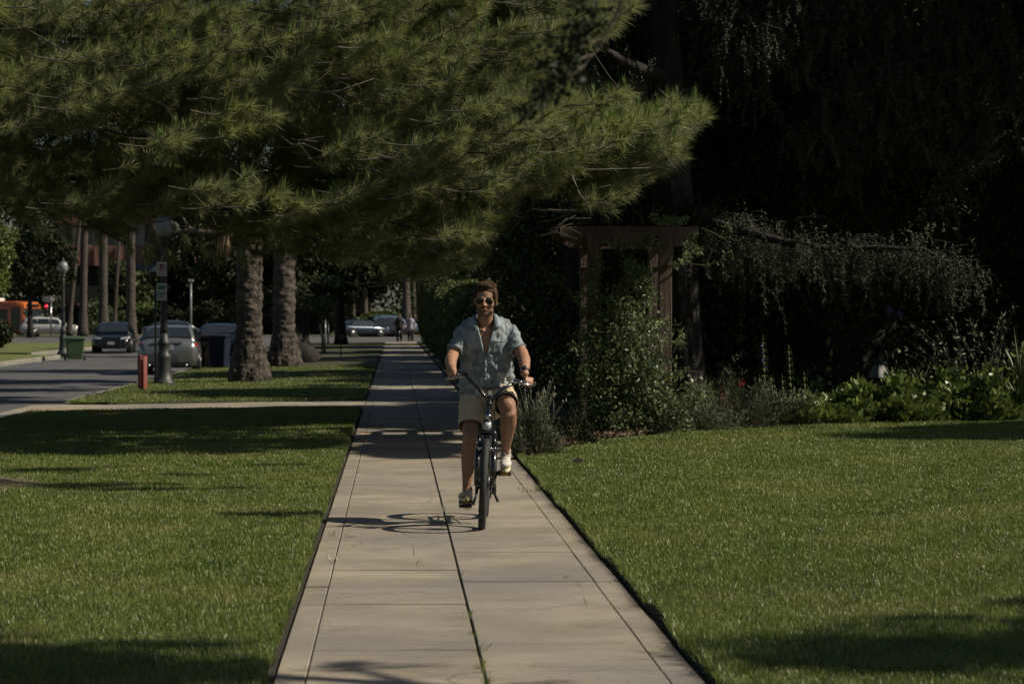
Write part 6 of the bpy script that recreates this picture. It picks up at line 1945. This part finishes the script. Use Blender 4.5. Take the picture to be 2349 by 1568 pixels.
    for s, pp in ((-1, PL), (1, PR)):
        mb = MB(base); mb.tube([pp - blat * s * .06, pp + blat * s * .02], .006, 8)
        rt = Matrix.Rotation(math.radians(-30 if s < 0 else 12), 3, 'X')
        for y_ in (-.038, .038): mb.box(pp + rt @ Vector((0, y_, 0)), (.095, .014, .024), rot=rt)
        for x_ in (-.045, .045): mb.box(pp + rt @ Vector((x_, 0, 0)), (.010, .075, .022), rot=rt)
        pd = mb.build('pedal', M['black'], t, False, .003)
        mb = MB(base); mb.box(pp + rt @ Vector((0, -.047, 0)), (.055, .004, .013), rot=rt); mb.build('reflector', M['reflector'], pd, False)
    mb = MB(base); mb.torus(BB + blat * .045, .082, .004, blat, 40, 6, sq=.6)
    for k in range(5):
        a = 2 * PI * k / 5; mb.tube([BB + blat * .045, BB + blat * .045 + (bd_ * math.cos(a) + bup * math.sin(a)) * .08], .006, 6)
    mb.build('chainring', M['darkmetal'], t)
    mb = MB(base)
    rc = Bk(.045, WBASE, R0); bc = BB + blat * .045
    mb.tube([bc + bup * .084, rc + bup * .04], .005, 6); mb.tube([bc - bup * .084, rc - bup * .04], .005, 6); mb.torus(rc, .04, .005, blat, 24, 6)
    mb.build('chain', M['darkmetal'], t)
    mb = MB(base); mb.tube([Bk(.05, .62, .27), Bk(.09, .50, .20), Bk(.10, .44, .19)], [.010, .010, .014], 8); mb.build('kickstand', M['darkmetal'], t)
    mb = MB(base); mb.tube([Bk(.05, .985, .33), Bk(.065, 1.02, .24), Bk(.06, 1.05, .20)], [.018, .014, .02], 8); mb.build('derailleur', M['darkmetal'], t)
    # rear mudguard
    mb = MB(base); c = Bk(0, WBASE, R0); rings = []
    for k in range(16):
        th = math.radians(35 + 130 * k / 15); d = bd_ * math.cos(th) + bup * math.sin(th)
        rings.append([c + d * (.355 + e) + blat * s_ for s_, e in ((-.034, -.012), (-.02, 0), (0, .005), (.02, 0), (.034, -.012), (.02, -.004), (0, .001), (-.02, -.004))])
    mb.loft(rings); mb.build('mudguard', M['bikeblack'], t)
bicycle()


# ================================================================ RIDER
def vcol(me, fn):
    a = me.color_attributes.new('Col', 'FLOAT_COLOR', 'POINT')
    n = len(me.vertices); co = np.empty(n * 3, dtype=np.float32); me.vertices.foreach_get('co', co); co = co.reshape(-1, 3)
    c = np.ones((n, 4), dtype=np.float32); c[:, :3] = fn(co)
    a.data.foreach_set('color', c.ravel())


def vmat(name, rough, bump=.1, bscale=150, sub=.0, spec=.4):
    m = mat(name, (1, 1, 1), rough=rough, bump=bump, bscale=bscale, bdist=.003, spec=spec)
    n, l = m.node_tree.nodes, m.node_tree.links
    at = n.new('ShaderNodeVertexColor'); at.layer_name = 'Col'
    tx = n.new('ShaderNodeTexNoise'); tx.inputs['Scale'].default_value = 45; tx.inputs['Detail'].default_value = 5
    tc = n.new('ShaderNodeTexCoord'); l.new(tc.outputs['Object'], tx.inputs['Vector'])
    mr = n.new('ShaderNodeMapRange'); mr.inputs[1].default_value = .3; mr.inputs[2].default_value = .7; mr.inputs[3].default_value = .8; mr.inputs[4].default_value = 1.15
    l.new(tx.outputs['Fac'], mr.inputs[0])
    sc_ = n.new('ShaderNodeVectorMath'); sc_.operation = 'SCALE'; l.new(at.outputs[0], sc_.inputs[0]); l.new(mr.outputs[0], sc_.inputs['Scale'])
    l.new(sc_.outputs[0], n['Principled BSDF'].inputs['Base Color'])
    if sub: n['Principled BSDF'].inputs['Subsurface Weight'].default_value = sub; n['Principled BSDF'].inputs['Subsurface Radius'].default_value = (.01, .004, .002)
    return m


def rider():
    base = Vector((.70, 18.4, 0))
    t = empty('person', base, 'bearded man in sunglasses, open light denim shirt and khaki shorts riding the bicycle', 'person')
    HC = P(1113.5, 686, 18.37)
    HR = Matrix.Rotation(math.radians(-7), 3, 'Z') @ Matrix.Rotation(math.radians(2), 3, 'Y')
    def H(x, y, z): return HC + HR @ Vector((x * 1.09, y, z * 1.03 - .002))
    b = MB(base)
    def he(c, r): b.ell(H(*c), (r[0] * 1.09, r[1], r[2] * 1.03), HR, 24, 16)
    he((0, .012, .030), (.073, .092, .084)); he((0, -.020, -.028), (.065, .068, .076)); he((0, -.024, -.076), (.053, .056, .044)); he((0, -.064, -.104), (.025, .018, .018))
    for s in (-1, 1):
        he((s * .030, -.079, .010), (.026, .011, .008)); he((s * .040, -.064, -.036), (.022, .019, .020)); he((s * .076, .010, -.020), (.008, .020, .030)); he((s * .012, -.092, -.047), (.009, .010, .008))
        he((s * .044, -.02, -.082), (.018, .036, .022))
    b.limb([H(0, -.082, .002), H(0, -.096, -.022), H(0, -.106, -.043)], [.009, .010, .0125], 12)
    he((0, -.086, -.0705), (.024, .010, .0055)); he((0, -.084, -.0795), (.021, .010, .006))
    # neck and torso
    b.limb([H(0, .012, -.075), P(1113, 738, 18.44), P(1114, 752, 18.46)], [.058, .060, .068], 20)
    TR = [(1114, 748, 18.47, .055, .075), (1114, 757, 18.47, .125, .090), (1115, 768, 18.47, .165, .102), (1116, 790, 18.47, .175, .115), (1117, 815, 18.49, .168, .118), (1118, 845, 18.52, .160, .118), (1119, 875, 18.55, .162, .125), (1119, 905, 18.57, .172, .135), (1119, 930, 18.58, .150, .125)]
    rings = []
    for px, py, Y, rx, ry in TR:
        c = P(px, py, Y); rings.append([c + Vector((math.cos(2 * PI * k / 28) * rx, math.sin(2 * PI * k / 28) * ry, 0)) for k in range(28)])
    b.loft(rings)
    for px in (1098, 1131): b.ell(P(px, 782, 18.40), (.075, .05, .055))
    # collar bones
    b.limb([P(1108, 757, 18.375), P(1080, 752, 18.42)], [.012, .012], 8); b.limb([P(1119, 757, 18.375), P(1148, 752, 18.42)], [.012, .012], 8)
    # arms
    def L(pts, rr, n=16): b.limb([P(*q) for q in pts], rr, n)
    L([(1070, 758, 18.50), (1055, 782, 18.44), (1039, 812, 18.37), (1034, 826, 18.29), (1035, 840, 18.21), (1039, 850, 18.155)], [.060, .052, .046, .047, .038, .030])
    L([(1160, 755, 18.50), (1180, 782, 18.44), (1198, 811, 18.37), (1203, 827, 18.29), (1204, 843, 18.21), (1204, 856, 18.155)], [.060, .052, .047, .047, .038, .030])
    # legs
    L([(1091, 905, 18.56), (1084, 950, 18.42), (1078, 1001, 18.26), (1076, 1018, 18.26), (1075, 1045, 18.315), (1073, 1080, 18.35), (1071, 1112, 18.365), (1071, 1128, 18.36)], [.088, .078, .058, .053, .060, .046, .034, .034])
    L([(1148, 905, 18.53), (1157, 915, 18.34), (1163, 930, 18.13), (1166, 945, 18.125), (1166, 968, 18.20), (1163, 998, 18.30), (1160, 1026, 18.385), (1160, 1040, 18.40)], [.090, .080, .068, .062, .064, .050, .036, .036])
    b.ell(P(1163, 930, 18.085), (.045, .025, .045)); b.ell(P(1078, 1003, 18.215), (.04, .025, .045))
    # hands
    def hand(a, e, f, sgn):
        a, e = P(*a), P(*e); d = (e - a).normalized()      # d runs inwards along the grip
        c = a + d * f
        up_ = Vector((0, 0, 1)); bk = Vector((0, 1, 0))
        b.ell(c + bk * .030 + up_ * .028, (.041, .040, .017), Matrix.Rotation(math.radians(-14), 3, 'X'), 20, 12)
        b.ell(c + bk * .045 + up_ * .026, (.034, .036, .018))
        for k in range(4):
            s = (k - 1.5) * .0205
            q = c + d * s; ln = (1.0, 1.06, 1.0, .86)[k] if True else 1
            r0 = (.0082, .0088, .0086, .0076)[k]
            b.limb([q + bk * .020 + up_ * .034, q - bk * .012 * ln + up_ * .036 * ln, q - bk * .030 * ln + up_ * .014, q - bk * .028 * ln - up_ * .012, q - bk * .008 - up_ * .026], [r0 * 1.1, r0 * 1.1, r0 * 1.05, r0, r0 * .9], 10, 4)
            b.ell(q - bk * .006 + up_ * .038, (.0095, .011, .0085))
        b.limb([c + d * .030 + bk * .040 + up_ * .020, c + d * .046 + bk * .022 + up_ * .006, c + d * .050 - bk * .006 - up_ * .014, c + d * .044 - bk * .022 - up_ * .018], [.013, .0115, .010, .0085], 10, 4)
        return c
    hand((1023, 864, 18.20), (1046, 861, 18.14), .052, 1)
    hand((1226, 879.5, 18.20), (1203, 877.5, 18.14), .056, -1)
    me = remeshed(b, .0052, 3, .5)
    lowh = np.array(tuple(HC - base))
    def skin(co):
        c = np.tile(np.array([.38, .205, .125]), (len(co), 1))
        h = (co - lowh) @ np.array(HR)           # head-local coordinates
        jaw = np.clip((-.048 - h[:, 2]) / .02, 0, 1) * np.clip((h[:, 2] + .150) / .03, 0, 1) * (h[:, 1] < .03)
        mous = np.exp(-((h[:, 2] + .061) / .006) ** 2) * (np.abs(h[:, 0]) < .03) * (h[:, 1] < -.07)
        side = np.clip((np.abs(h[:, 0]) - .052) / .008, 0, 1) * (h[:, 2] > -.06) * (h[:, 2] < .01) * (h[:, 1] > -.045) * (h[:, 1] < .0)
        beard = np.clip(jaw * .75 + mous * .7 + side * .6, 0, .8)
        lips = ((np.abs(h[:, 2] + .075) < .009) & (np.abs(h[:, 0]) < .021) & (h[:, 1] < -.085))
        beard = np.where(lips, 0, beard)
        nearhead = (np.linalg.norm(h, axis=1) < .17)[:, None]
        dark = np.array([.07, .045, .03])
        c = np.where(nearhead, c * (1 - beard[:, None]) + dark * beard[:, None], c)
        c = np.where(lips[:, None], np.array([.27, .12, .085]), c)
        # eyebrows
        eb = (np.abs(h[:, 2] - .012) < .006) & (np.abs(np.abs(h[:, 0]) - .03) < .02) & (h[:, 1] < -.06)
        c = np.where(eb[:, None], dark, c)
        # forearms and shins a bit darker (hair)
        lowz = ((co[:, 2] < .95) & (co[:, 2] > .2))[:, None]
        c = np.where(lowz, c * .82, c)
        return c
    vcol(me, skin)
    link_mesh('body', me, vmat('skin', .5, .25, 260, .08), t)

    # ---- hair
    rs = np.random.RandomState(6)
    hb = MB(base)
    hb.ell(H(0, .022, .052), (.089, .097, .077), HR); hb.ell(H(-.005, -.050, .098), (.060, .036, .024), HR)
    for s in (-1, 1):
        hb.ell(H(s * .070, .018, .022), (.017, .066, .054), HR); hb.ell(H(s * .066, -.028, .040), (.013, .026, .034), HR); hb.ell(H(s * .071, -.012, -.010), (.007, .014, .022), HR)
    hb.ell(H(0, .065, -.015), (.062, .040, .060), HR)
    for k in range(70):
        th = rs.uniform(0, 2 * PI); ph = rs.uniform(0, 1.15)
        q = Vector((math.sin(ph) * math.cos(th) * .078, .018 + math.sin(ph) * math.sin(th) * .092, .052 + math.cos(ph) * .072))
        if q.y < -.058 and q.z < .075: continue
        d = Vector((rs.uniform(-.3, .8), rs.uniform(-.2, .9), rs.uniform(.1, .8))).normalized()
        hb.limb([H(*q), H(*(q + d * .016)), H(*(q + d * .026 + Vector((.006, .004, -.002))))], [.009, .007, .003], 7, 3)
    me = remeshed(hb, .0042, 1)
    hair = mat('brown_hair', (.030, .017, .009), (.085, .050, .027), 40, rough=.8, spec=.15, bump=.8, bscale=160, stretch=(1, .3, 1), bdist=.006)
    link_mesh('hair', me, hair, t)

    # ---- sunglasses
    gold = mat('gold_wire', (.62, .45, .22), (.5, .36, .17), 50, rough=.25, metal=1)
    mb = MB(base)
    shapes = []
    for s in (-1, 1):
        pts = []
        for k in range(20):
            th = 2 * PI * k / 20
            x = .0275 * math.cos(th); z = .0225 * math.sin(th)
            if z < 0: z *= 1.12; x *= 1 - .12 * (z / -.025)
            if z > .014: z = .014 + (z - .014) * .4
            x += .003 * s * (-z / .02)
            pts.append(Vector((s * .0335 + x, -.0985 + .10 * (abs(s * .0335 + x) - .03) ** 1 * .28, -.014 + z)))
        shapes.append(pts)
        mb.tube([H(*q) for q in pts + [pts[0], pts[1]]], .0013, 6)
        mb.tube([H(s * .061, -.088, -.004), H(s * .076, -.05, -.004), H(s * .080, .0, -.008)], .0016, 6)
    mb.tube([H(-.010, -.102, -.004), H(0, -.105, -.003), H(.010, -.102, -.004)], .0016, 6); mb.tube([H(-.012, -.101, .002), H(.012, -.101, .002)], .0014, 6)
    g = mb.build('sunglasses', gold, t)
    for pts in shapes:
        mb = MB(base); c = sum(pts, Vector()) / len(pts) + Vector((0, -.003, 0))
        vs = [H(*c)] + [H(*q) for q in pts]; mb.add(vs, [(0, i + 1, (i + 1) % 20 + 1) for i in range(20)]); mb.build('lens', mat('dark_lens', (.012, .009, .007), rough=.12, spec=.35), g)

    # ---- shirt
    sb = MB(base)
    SR = [(1113, 730, 18.475, .070, .070), (1113.5, 738, 18.475, .125, .098), (1114.5, 748, 18.475, .172, .114), (1115.5, 762, 18.475, .186, .124), (1116, 785, 18.475, .188, .132), (1116, 812, 18.495, .190, .136), (1116, 840, 18.51, .198, .140), (1116.5, 868, 18.53, .201, .146), (1116, 895, 18.55, .198, .155), (1114, 925, 18.56, .190, .160), (1112, 940, 18.56, .186, .155)]
    rings = []
    for px, py, Y, rx, ry in SR:
        c = P(px, py, Y); r_ = []
        for k in range(40):
            th = 2 * PI * k / 40; e = 2.3
            cx_, sx_ = math.cos(th), math.sin(th)
            q = (abs(cx_) ** e + abs(sx_) ** e) ** (-1 / e)
            r_.append(c + Vector((cx_ * q * rx, sx_ * q * ry, 0)))
        rings.append(r_)
    sb.loft(rings)
    def SL(pts, rr): sb.limb([P(*q) for q in pts], rr, 20)
    SL([(1080, 752, 18.49), (1067, 764, 18.48), (1055, 786, 18.44), (1044, 806, 18.40)], [.070, .075, .069, .066])
    SL([(1150, 750, 18.49), (1165, 762, 18.48), (1178, 784, 18.44), (1189, 803, 18.40)], [.070, .075, .069, .066])
    me = remeshed(sb, .0075, 4, .6)
    bm = bmesh.new(); bm.from_mesh(me)
    bm.normal_update()
    # wrinkles: long soft folds that run diagonally, and pulls from shoulder, armpit and waist
    for v in bm.verts:
        w_ = v.co + base
        q = Vector((w_.x * 9 + w_.z * 4, w_.y * 5, w_.z * 7 - w_.x * 5))
        n1 = noise.noise(q); n2 = noise.noise(Vector((w_.x * 26 + w_.z * 15, w_.y * 12, w_.z * 13 - w_.x * 12)))
        rid = 1 - abs(n1) * 2.2
        zz = w_.z
        low = max(0, min(1, (1.22 - zz) / .18))
        slv = max(0, min(1, (abs(w_.x - .69) - .17) / .05))
        # placket/waist pulls
        st = math.sin((w_.x * 60 + w_.z * 25 + 3 * n1)) * .5
        r3 = (1 - abs(noise.noise(Vector((w_.x * 17 + w_.z * 9, w_.y * 8, w_.z * 11 - w_.x * 12 + 5))))) ** 5
        v.co += v.normal * max(-.0035, .013 * (r3 - .35) + rid * .010 * (.6 + low) + n2 * .009 * (1 + slv) + st * .006 * slv)
    SCL = [(P(1044, 806, 18.40), (P(1044, 806, 18.40) - P(1067, 764, 18.48)).normalized(), -.012), (P(1189, 803, 18.40), (P(1189, 803, 18.40) - P(1165, 762, 18.48)).normalized(), -.012)]
    vb = P(1114.5, 812, 18.35); vt = P(1114.5, 740, 18.35)
    nk = P(1113.5, 735, 18.46)
    dead = []
    for f in bm.faces:
        c = f.calc_center_median() + base
        kill = False
        for p_, d_, o_ in SCL:
            dd = (c - p_).dot(d_)
            if dd > .0 and (c - p_).length < .16 and abs(c.x - .702) > .197: kill = True
        # neckline
        if ((c.x - nk.x) / .066) ** 2 + ((c.y - nk.y) / .070) ** 2 < 1 and c.z > P(1113, 748, 18.4).z: kill = True
        if c.y < 18.47 and vb.z < c.z:
            hw = .058 * (c.z - vb.z) / (vt.z - vb.z) + .004
            if abs(c.x - vb.x) < min(hw, .066): kill = True
        px, py = to_px(c)
        hem = 918 if px < 1098 else (918 - (px - 1098) * 1.5 if px < 1116 else 894 - max(0, px - 1150) * .15)
        hem += 3 * math.sin(px * .35)
        if c.y > 18.6: hem = 915
        if py > hem: kill = True
        if kill: dead.append(f)
    bmesh.ops.delete(bm, geom=dead, context='FACES')
    # smooth the cut borders
    bv = [v for v in bm.verts if any(len(e.link_faces) == 1 for e in v.link_edges)]
    for _ in range(3):
        bmesh.ops.smooth_vert(bm, verts=bv, factor=.5, use_axis_x=True, use_axis_y=True, use_axis_z=True)
    # keep largest island only
    seen = set(); best = []
    for v0 in bm.verts:
        if v0 in seen: continue
        stack = [v0]; isl = []
        seen.add(v0)
        while stack:
            v = stack.pop(); isl.append(v)
            for e in v.link_edges:
                o_ = e.other_vert(v)
                if o_ not in seen: seen.add(o_); stack.append(o_)
        if len(isl) > len(best): best = isl
    bs = set(best)
    bmesh.ops.delete(bm, geom=[v for v in bm.verts if v not in bs], context='VERTS')
    bm.to_mesh(me)
    from mathutils.bvhtree import BVHTree
    bvh = BVHTree.FromBMesh(bm); bm.free()
    denim = mat('washed_denim', (.175, .21, .22), (.325, .355, .355), 11, rough=.85, bump=.5, bscale=420, c3=(.095, .130, .155), s3=16, bdist=.002)
    sh = link_mesh('shirt', me, denim, t)
    so = sh.modifiers.new('s', 'SOLIDIFY'); so.thickness = .003; so.offset = -1
    def onshirt(px, py, off=.004):
        a = P(px, py, 18.0) - base; hit = bvh.ray_cast(a, (P(px, py, 19.0) - P(px, py, 18.0)).normalized())
        return (hit[0] + base + Vector((0, -off, 0))) if hit[0] is not None else None
    def patch(name, cols_, rows_, m, par, off=.004):
        g_ = [[onshirt(*fn_, off) for fn_ in row] for row in rows_]
        vs = []; fs = []; ok = all(q is not None for r_ in g_ for q in r_)
        last = base
        for r_ in g_:
            for q in r_:
                q = q if q is not None else last; last = q; vs.append(q)
        w_ = len(rows_[0])
        for j in range(len(rows_) - 1):
            for i in range(w_ - 1): fs.append((j * w_ + i, j * w_ + i + 1, (j + 1) * w_ + i + 1, (j + 1) * w_ + i))
        mb_ = MB(base); mb_.add(vs, fs); o = mb_.build(name, m, par)
        s_ = o.modifiers.new('s', 'SOLIDIFY'); s_.thickness = .003; s_.offset = 1
        return o
    denim2 = mat('denim_seam', (.19, .26, .285), (.28, .35, .37), 12, rough=.85, bump=.5, bscale=420, bdist=.002)
    patch('pocket', None, [[(1130 + 26 * i / 6, y_ + (4 * (1 - abs(i - 3) / 3) if y_ > 808 else 0)) for i in range(7)] for y_ in (781, 784.5, 790, 797, 804, 811)], denim, sh)
    patch('pocket', None, [[(1130 + 26 * i / 6, y_) for i in range(7)] for y_ in (780.5, 784.0)], denim2, sh, .0065)
    patch('placket', None, [[(1111.0 + k, y_) for k in (0, 2.5, 5)] for y_ in (813, 822, 832, 842, 852, 862, 872, 882, 890)], denim2, sh, .003)
    for y_ in (828, 848, 868):
        q = onshirt(1113.5, y_, .006)
        if q is not None:
            mb = MB(base); mb.tube([q, q + Vector((0, -.004, 0))], .006, 10); mb.build('button', M['white'], sh)
    # sleeve hems
    # collar
    for s in (-1, 1):
        def mx(px): return 1113.5 + s * (px - 1113.5)
        inn = [(1113.5, 716, 18.535), (1127, 715, 18.51), (1135, 719, 18.455), (1136, 730, 18.395), (1136.5, 741, 18.355), (1134, 750, 18.335)]
        out = [(1113.5, 728, 18.585), (1136, 727, 18.56), (1148, 731, 18.475), (1153, 739, 18.400), (1152, 746, 18.355), (1141, 752, 18.325)]
        mb = MB(base); vs = []; fs = []
        for (a, b_) in zip(inn, out):
            A, B_ = P(mx(a[0]), a[1], a[2]), P(mx(b_[0]), b_[1], b_[2])
            m_ = A.lerp(B_, .45) + Vector((0, -.004, .008)); vs += [A, m_, B_]
        for i in range(5):
            for j in range(2): fs.append((i * 3 + j, i * 3 + j + 1, i * 3 + j + 4, i * 3 + j + 3))
        mb.add(vs, fs)
        # stand of the collar down to the shirt
        vs = []; lowr = [(1113.5, 726, 18.555), (1128, 727, 18.535), (1139, 733, 18.47), (1138, 742, 18.40), (1136, 750, 18.36), (1131, 758, 18.345)]
        for a, b_ in zip(inn, lowr): vs += [P(mx(a[0]), a[1], a[2]), P(mx(b_[0]), b_[1], b_[2])]
        mb.add(vs, [(i * 2, i * 2 + 1, i * 2 + 3, i * 2 + 2) for i in range(5)])
        o = mb.build('collar', denim2, sh)
        s_ = o.modifiers.new('s', 'SOLIDIFY'); s_.thickness = .003
    # rolled front edges beside the open V
    for s in (-1, 1):
        mb = MB(base)
        pts = []
        for f in np.linspace(0, 1, 8):
            py = 812 - f * 58; hwp = (.058 * f * (812 - 754) / 72 + .004) * 302
            q = onshirt(1114.5 + s * (hwp + 3.5), py, .004)
            if q is not None: pts.append(q)
        if len(pts) > 2:
            mb.tube(pts, .006, 6); mb.build('front_edge', denim2, sh)
    # cuffs: band round each sleeve end
    for (p_, d_, o_) in SCL:
        mb = MB(base); c = p_ - d_ * .008
        mb.torus(c, .0645, .0045, d_, 40, 6, sq=2.4); 
        # torus kept slightly irregular
        o = mb.build('cuff', denim2, sh)
    # ---- shorts
    kb = MB(base)
    kb.ell(P(1120, 900, 18.57), (.188, .15, .12)); kb.limb([P(1120, 880, 18.56), P(1119, 915, 18.57)], [.165, .165], 20)
    def KL(pts, rr): kb.limb([P(*q) for q in pts], rr, 20)
    KL([(1090, 905, 18.55), (1084, 940, 18.44), (1081, 965, 18.36), (1079, 992, 18.30)], [.112, .104, .096, .094])
    KL([(1147, 906, 18.53), (1155, 915, 18.38), (1160, 925, 18.22), (1163, 932, 18.12)], [.112, .100, .091, .088])
    me = remeshed(kb, .0075, 4, .6)
    bm = bmesh.new(); bm.from_mesh(me); bm.normal_update()
    kL0, kLd = P(1080, 978, 18.32), (P(1079, 992, 18.30) - P(1084, 940, 18.44)).normalized()
    kR0 = P(1161, 927, 18.175); kRd = (P(1163, 932, 18.12) - P(1155, 915, 18.38)).normalized()
    for v in bm.verts:
        w_ = v.co + base
        n1 = noise.noise(Vector((w_.x * 14 - w_.z * 9, w_.y * 9, w_.z * 9 + w_.x * 6))); v.co += v.normal * ((1 - abs(n1) * 2) * .006 + noise.noise(w_ * 30) * .002)
    dead = []
    for f in bm.faces:
        c = f.calc_center_median() + base
        if (c - kL0).dot(kLd) > 0 and c.x < .66: dead.append(f)
        elif (c - kR0).dot(kRd) > 0 and c.x > .69 and c.z < 1.02: dead.append(f)
        elif c.z > 1.055: dead.append(f)
    bmesh.ops.delete(bm, geom=dead, context='FACES')
    bv = [v for v in bm.verts if any(len(e.link_faces) == 1 for e in v.link_edges)]
    for _ in range(3): bmesh.ops.smooth_vert(bm, verts=bv, factor=.5, use_axis_x=True, use_axis_y=True, use_axis_z=True)
    bm.to_mesh(me); bm.free()
    kh = link_mesh('shorts', me, mat('khaki_twill', (.54, .44, .29), (.45, .37, .24), 8, rough=.9, bump=.4, bscale=300, bdist=.002), t)
    so = kh.modifiers.new('s', 'SOLIDIFY'); so.thickness = .0035; so.offset = -1

    # ---- shoes
    cream = mat('shoe_canvas', (.62, .60, .52), (.5, .48, .41), 20, rough=.8, bump=.4, bscale=200, bdist=.002)
    solem = mat('shoe_sole', (.62, .55, .38), (.5, .44, .3), 20, rough=.7)
    def shoe(heel, ball, toe, ank, r, upmat, tilt):
        heel, ball, toe, ank = [P(*q) for q in (heel, ball, toe, ank)]
        f_ = (toe - heel).normalized(); lat = f_.cross(Vector((0, 0, 1))).normalized(); up_ = lat.cross(f_).normalized()
        mb = MB(base)
        for k, (c, rx, rz) in enumerate(((heel, .034, .036), (heel.lerp(ball, .35), .034, .046), (heel.lerp(ball, .7), .040, .042), (ball, .046, .036), (ball.lerp(toe, .6), .044, .030), (toe, .036, .022))):
            rot = Matrix((lat, f_, up_)).transposed(); mb.ell(c + up_ * (.004), (rx, .044, rz), rot)
        mb.limb([heel.lerp(ball, .15) + up_ * .02, ank], [.040, .040], 14)
        me = remeshed(mb, .005, 3); o = link_mesh('shoe', me, upmat, t)
        mb = MB(base); rings = []
        N = 26
        for lvl in (-.048, -.040, -.024):
            ring = []
            for k in range(N):
                a = 2 * PI * k / N; v_ = math.sin(a); u_ = math.cos(a)
                L_ = (toe - heel).length / 2 + .044; cen = heel.lerp(toe, .5) + f_ * .004
                wv = .036 + .012 * max(0, v_) * (1 - .35 * max(0, v_ - .6))
                ring.append(cen + f_ * L_ * (abs(v_) ** .8 * (1 if v_ > 0 else -1)) + lat * u_ * wv * (1.04 if lvl > -.045 else .96) + up_ * lvl)
            rings.append(ring)
        mb.loft(rings); mb.build('sole', solem, o)
        mb = MB(base)
        for k in range(5):
            c = heel.lerp(ball, .42 + .16 * k) + up_ * (.047 - .003 * k)
            mb.tube([c - lat * .022 + up_ * -.008, c + up_ * .004, c + lat * .022 + up_ * -.008], .0028, 6)
        c = heel.lerp(ball, .40) + up_ * .052
        for s in (-1, 1): mb.tube([c, c + lat * s * .03 + up_ * .016, c + lat * s * .05 + f_ * .02], .002, 5); mb.tube([c, c + lat * s * .02 + up_ * .02 + f_ * .02, c + f_ * .01], .002, 5)
        mb.build('laces', M['signwhite'], o)
        return o
    shoe((1073, 1152, 18.37), (1066, 1143, 18.19), (1063, 1136, 18.12), (1072, 1122, 18.37), 0, mat('shoe_canvas_shaded', (.44, .40, .31), (.12, .12, .13), 14, rough=.85, lo=.5, hi=.62), 0)  # cream canvas toned down with dark patches, shade put into the colour
    shoe((1160, 1054, 18.44), (1160, 1063, 18.27), (1159.5, 1067, 18.19), (1160, 1032, 18.40), 0, cream, 0)
    # toe cap of the low shoe
    # ---- watch and bracelet
    wa, wb_ = P(1203.5, 847, 18.19), P(1204, 856, 18.155)
    d = (wb_ - wa).normalized(); c = P(1204, 851.5, 18.172)
    mb = MB(base); mb.torus(c, .0345, .005, d, 32, 8, sq=2.0); wt = mb.build('watch', M['black'], t)
    mb = MB(base); fd = (Vector((0, -.4, .9)) - d * Vector((0, -.4, .9)).dot(d)).normalized(); mb.tube([c + fd * .034, c + fd * .044], .017, 18); mb.build('watch_face', M['darkmetal'], wt)
    mb = MB(base); c = P(1038.5, 849.5, 18.165); mb.torus(c, .032, .0025, (P(1039, 850, 18.155) - P(1035, 840, 18.21)), 28, 6, sq=1.4); mb.build('bracelet', M['black'], t)
rider()
bpy.context.view_layer.update()
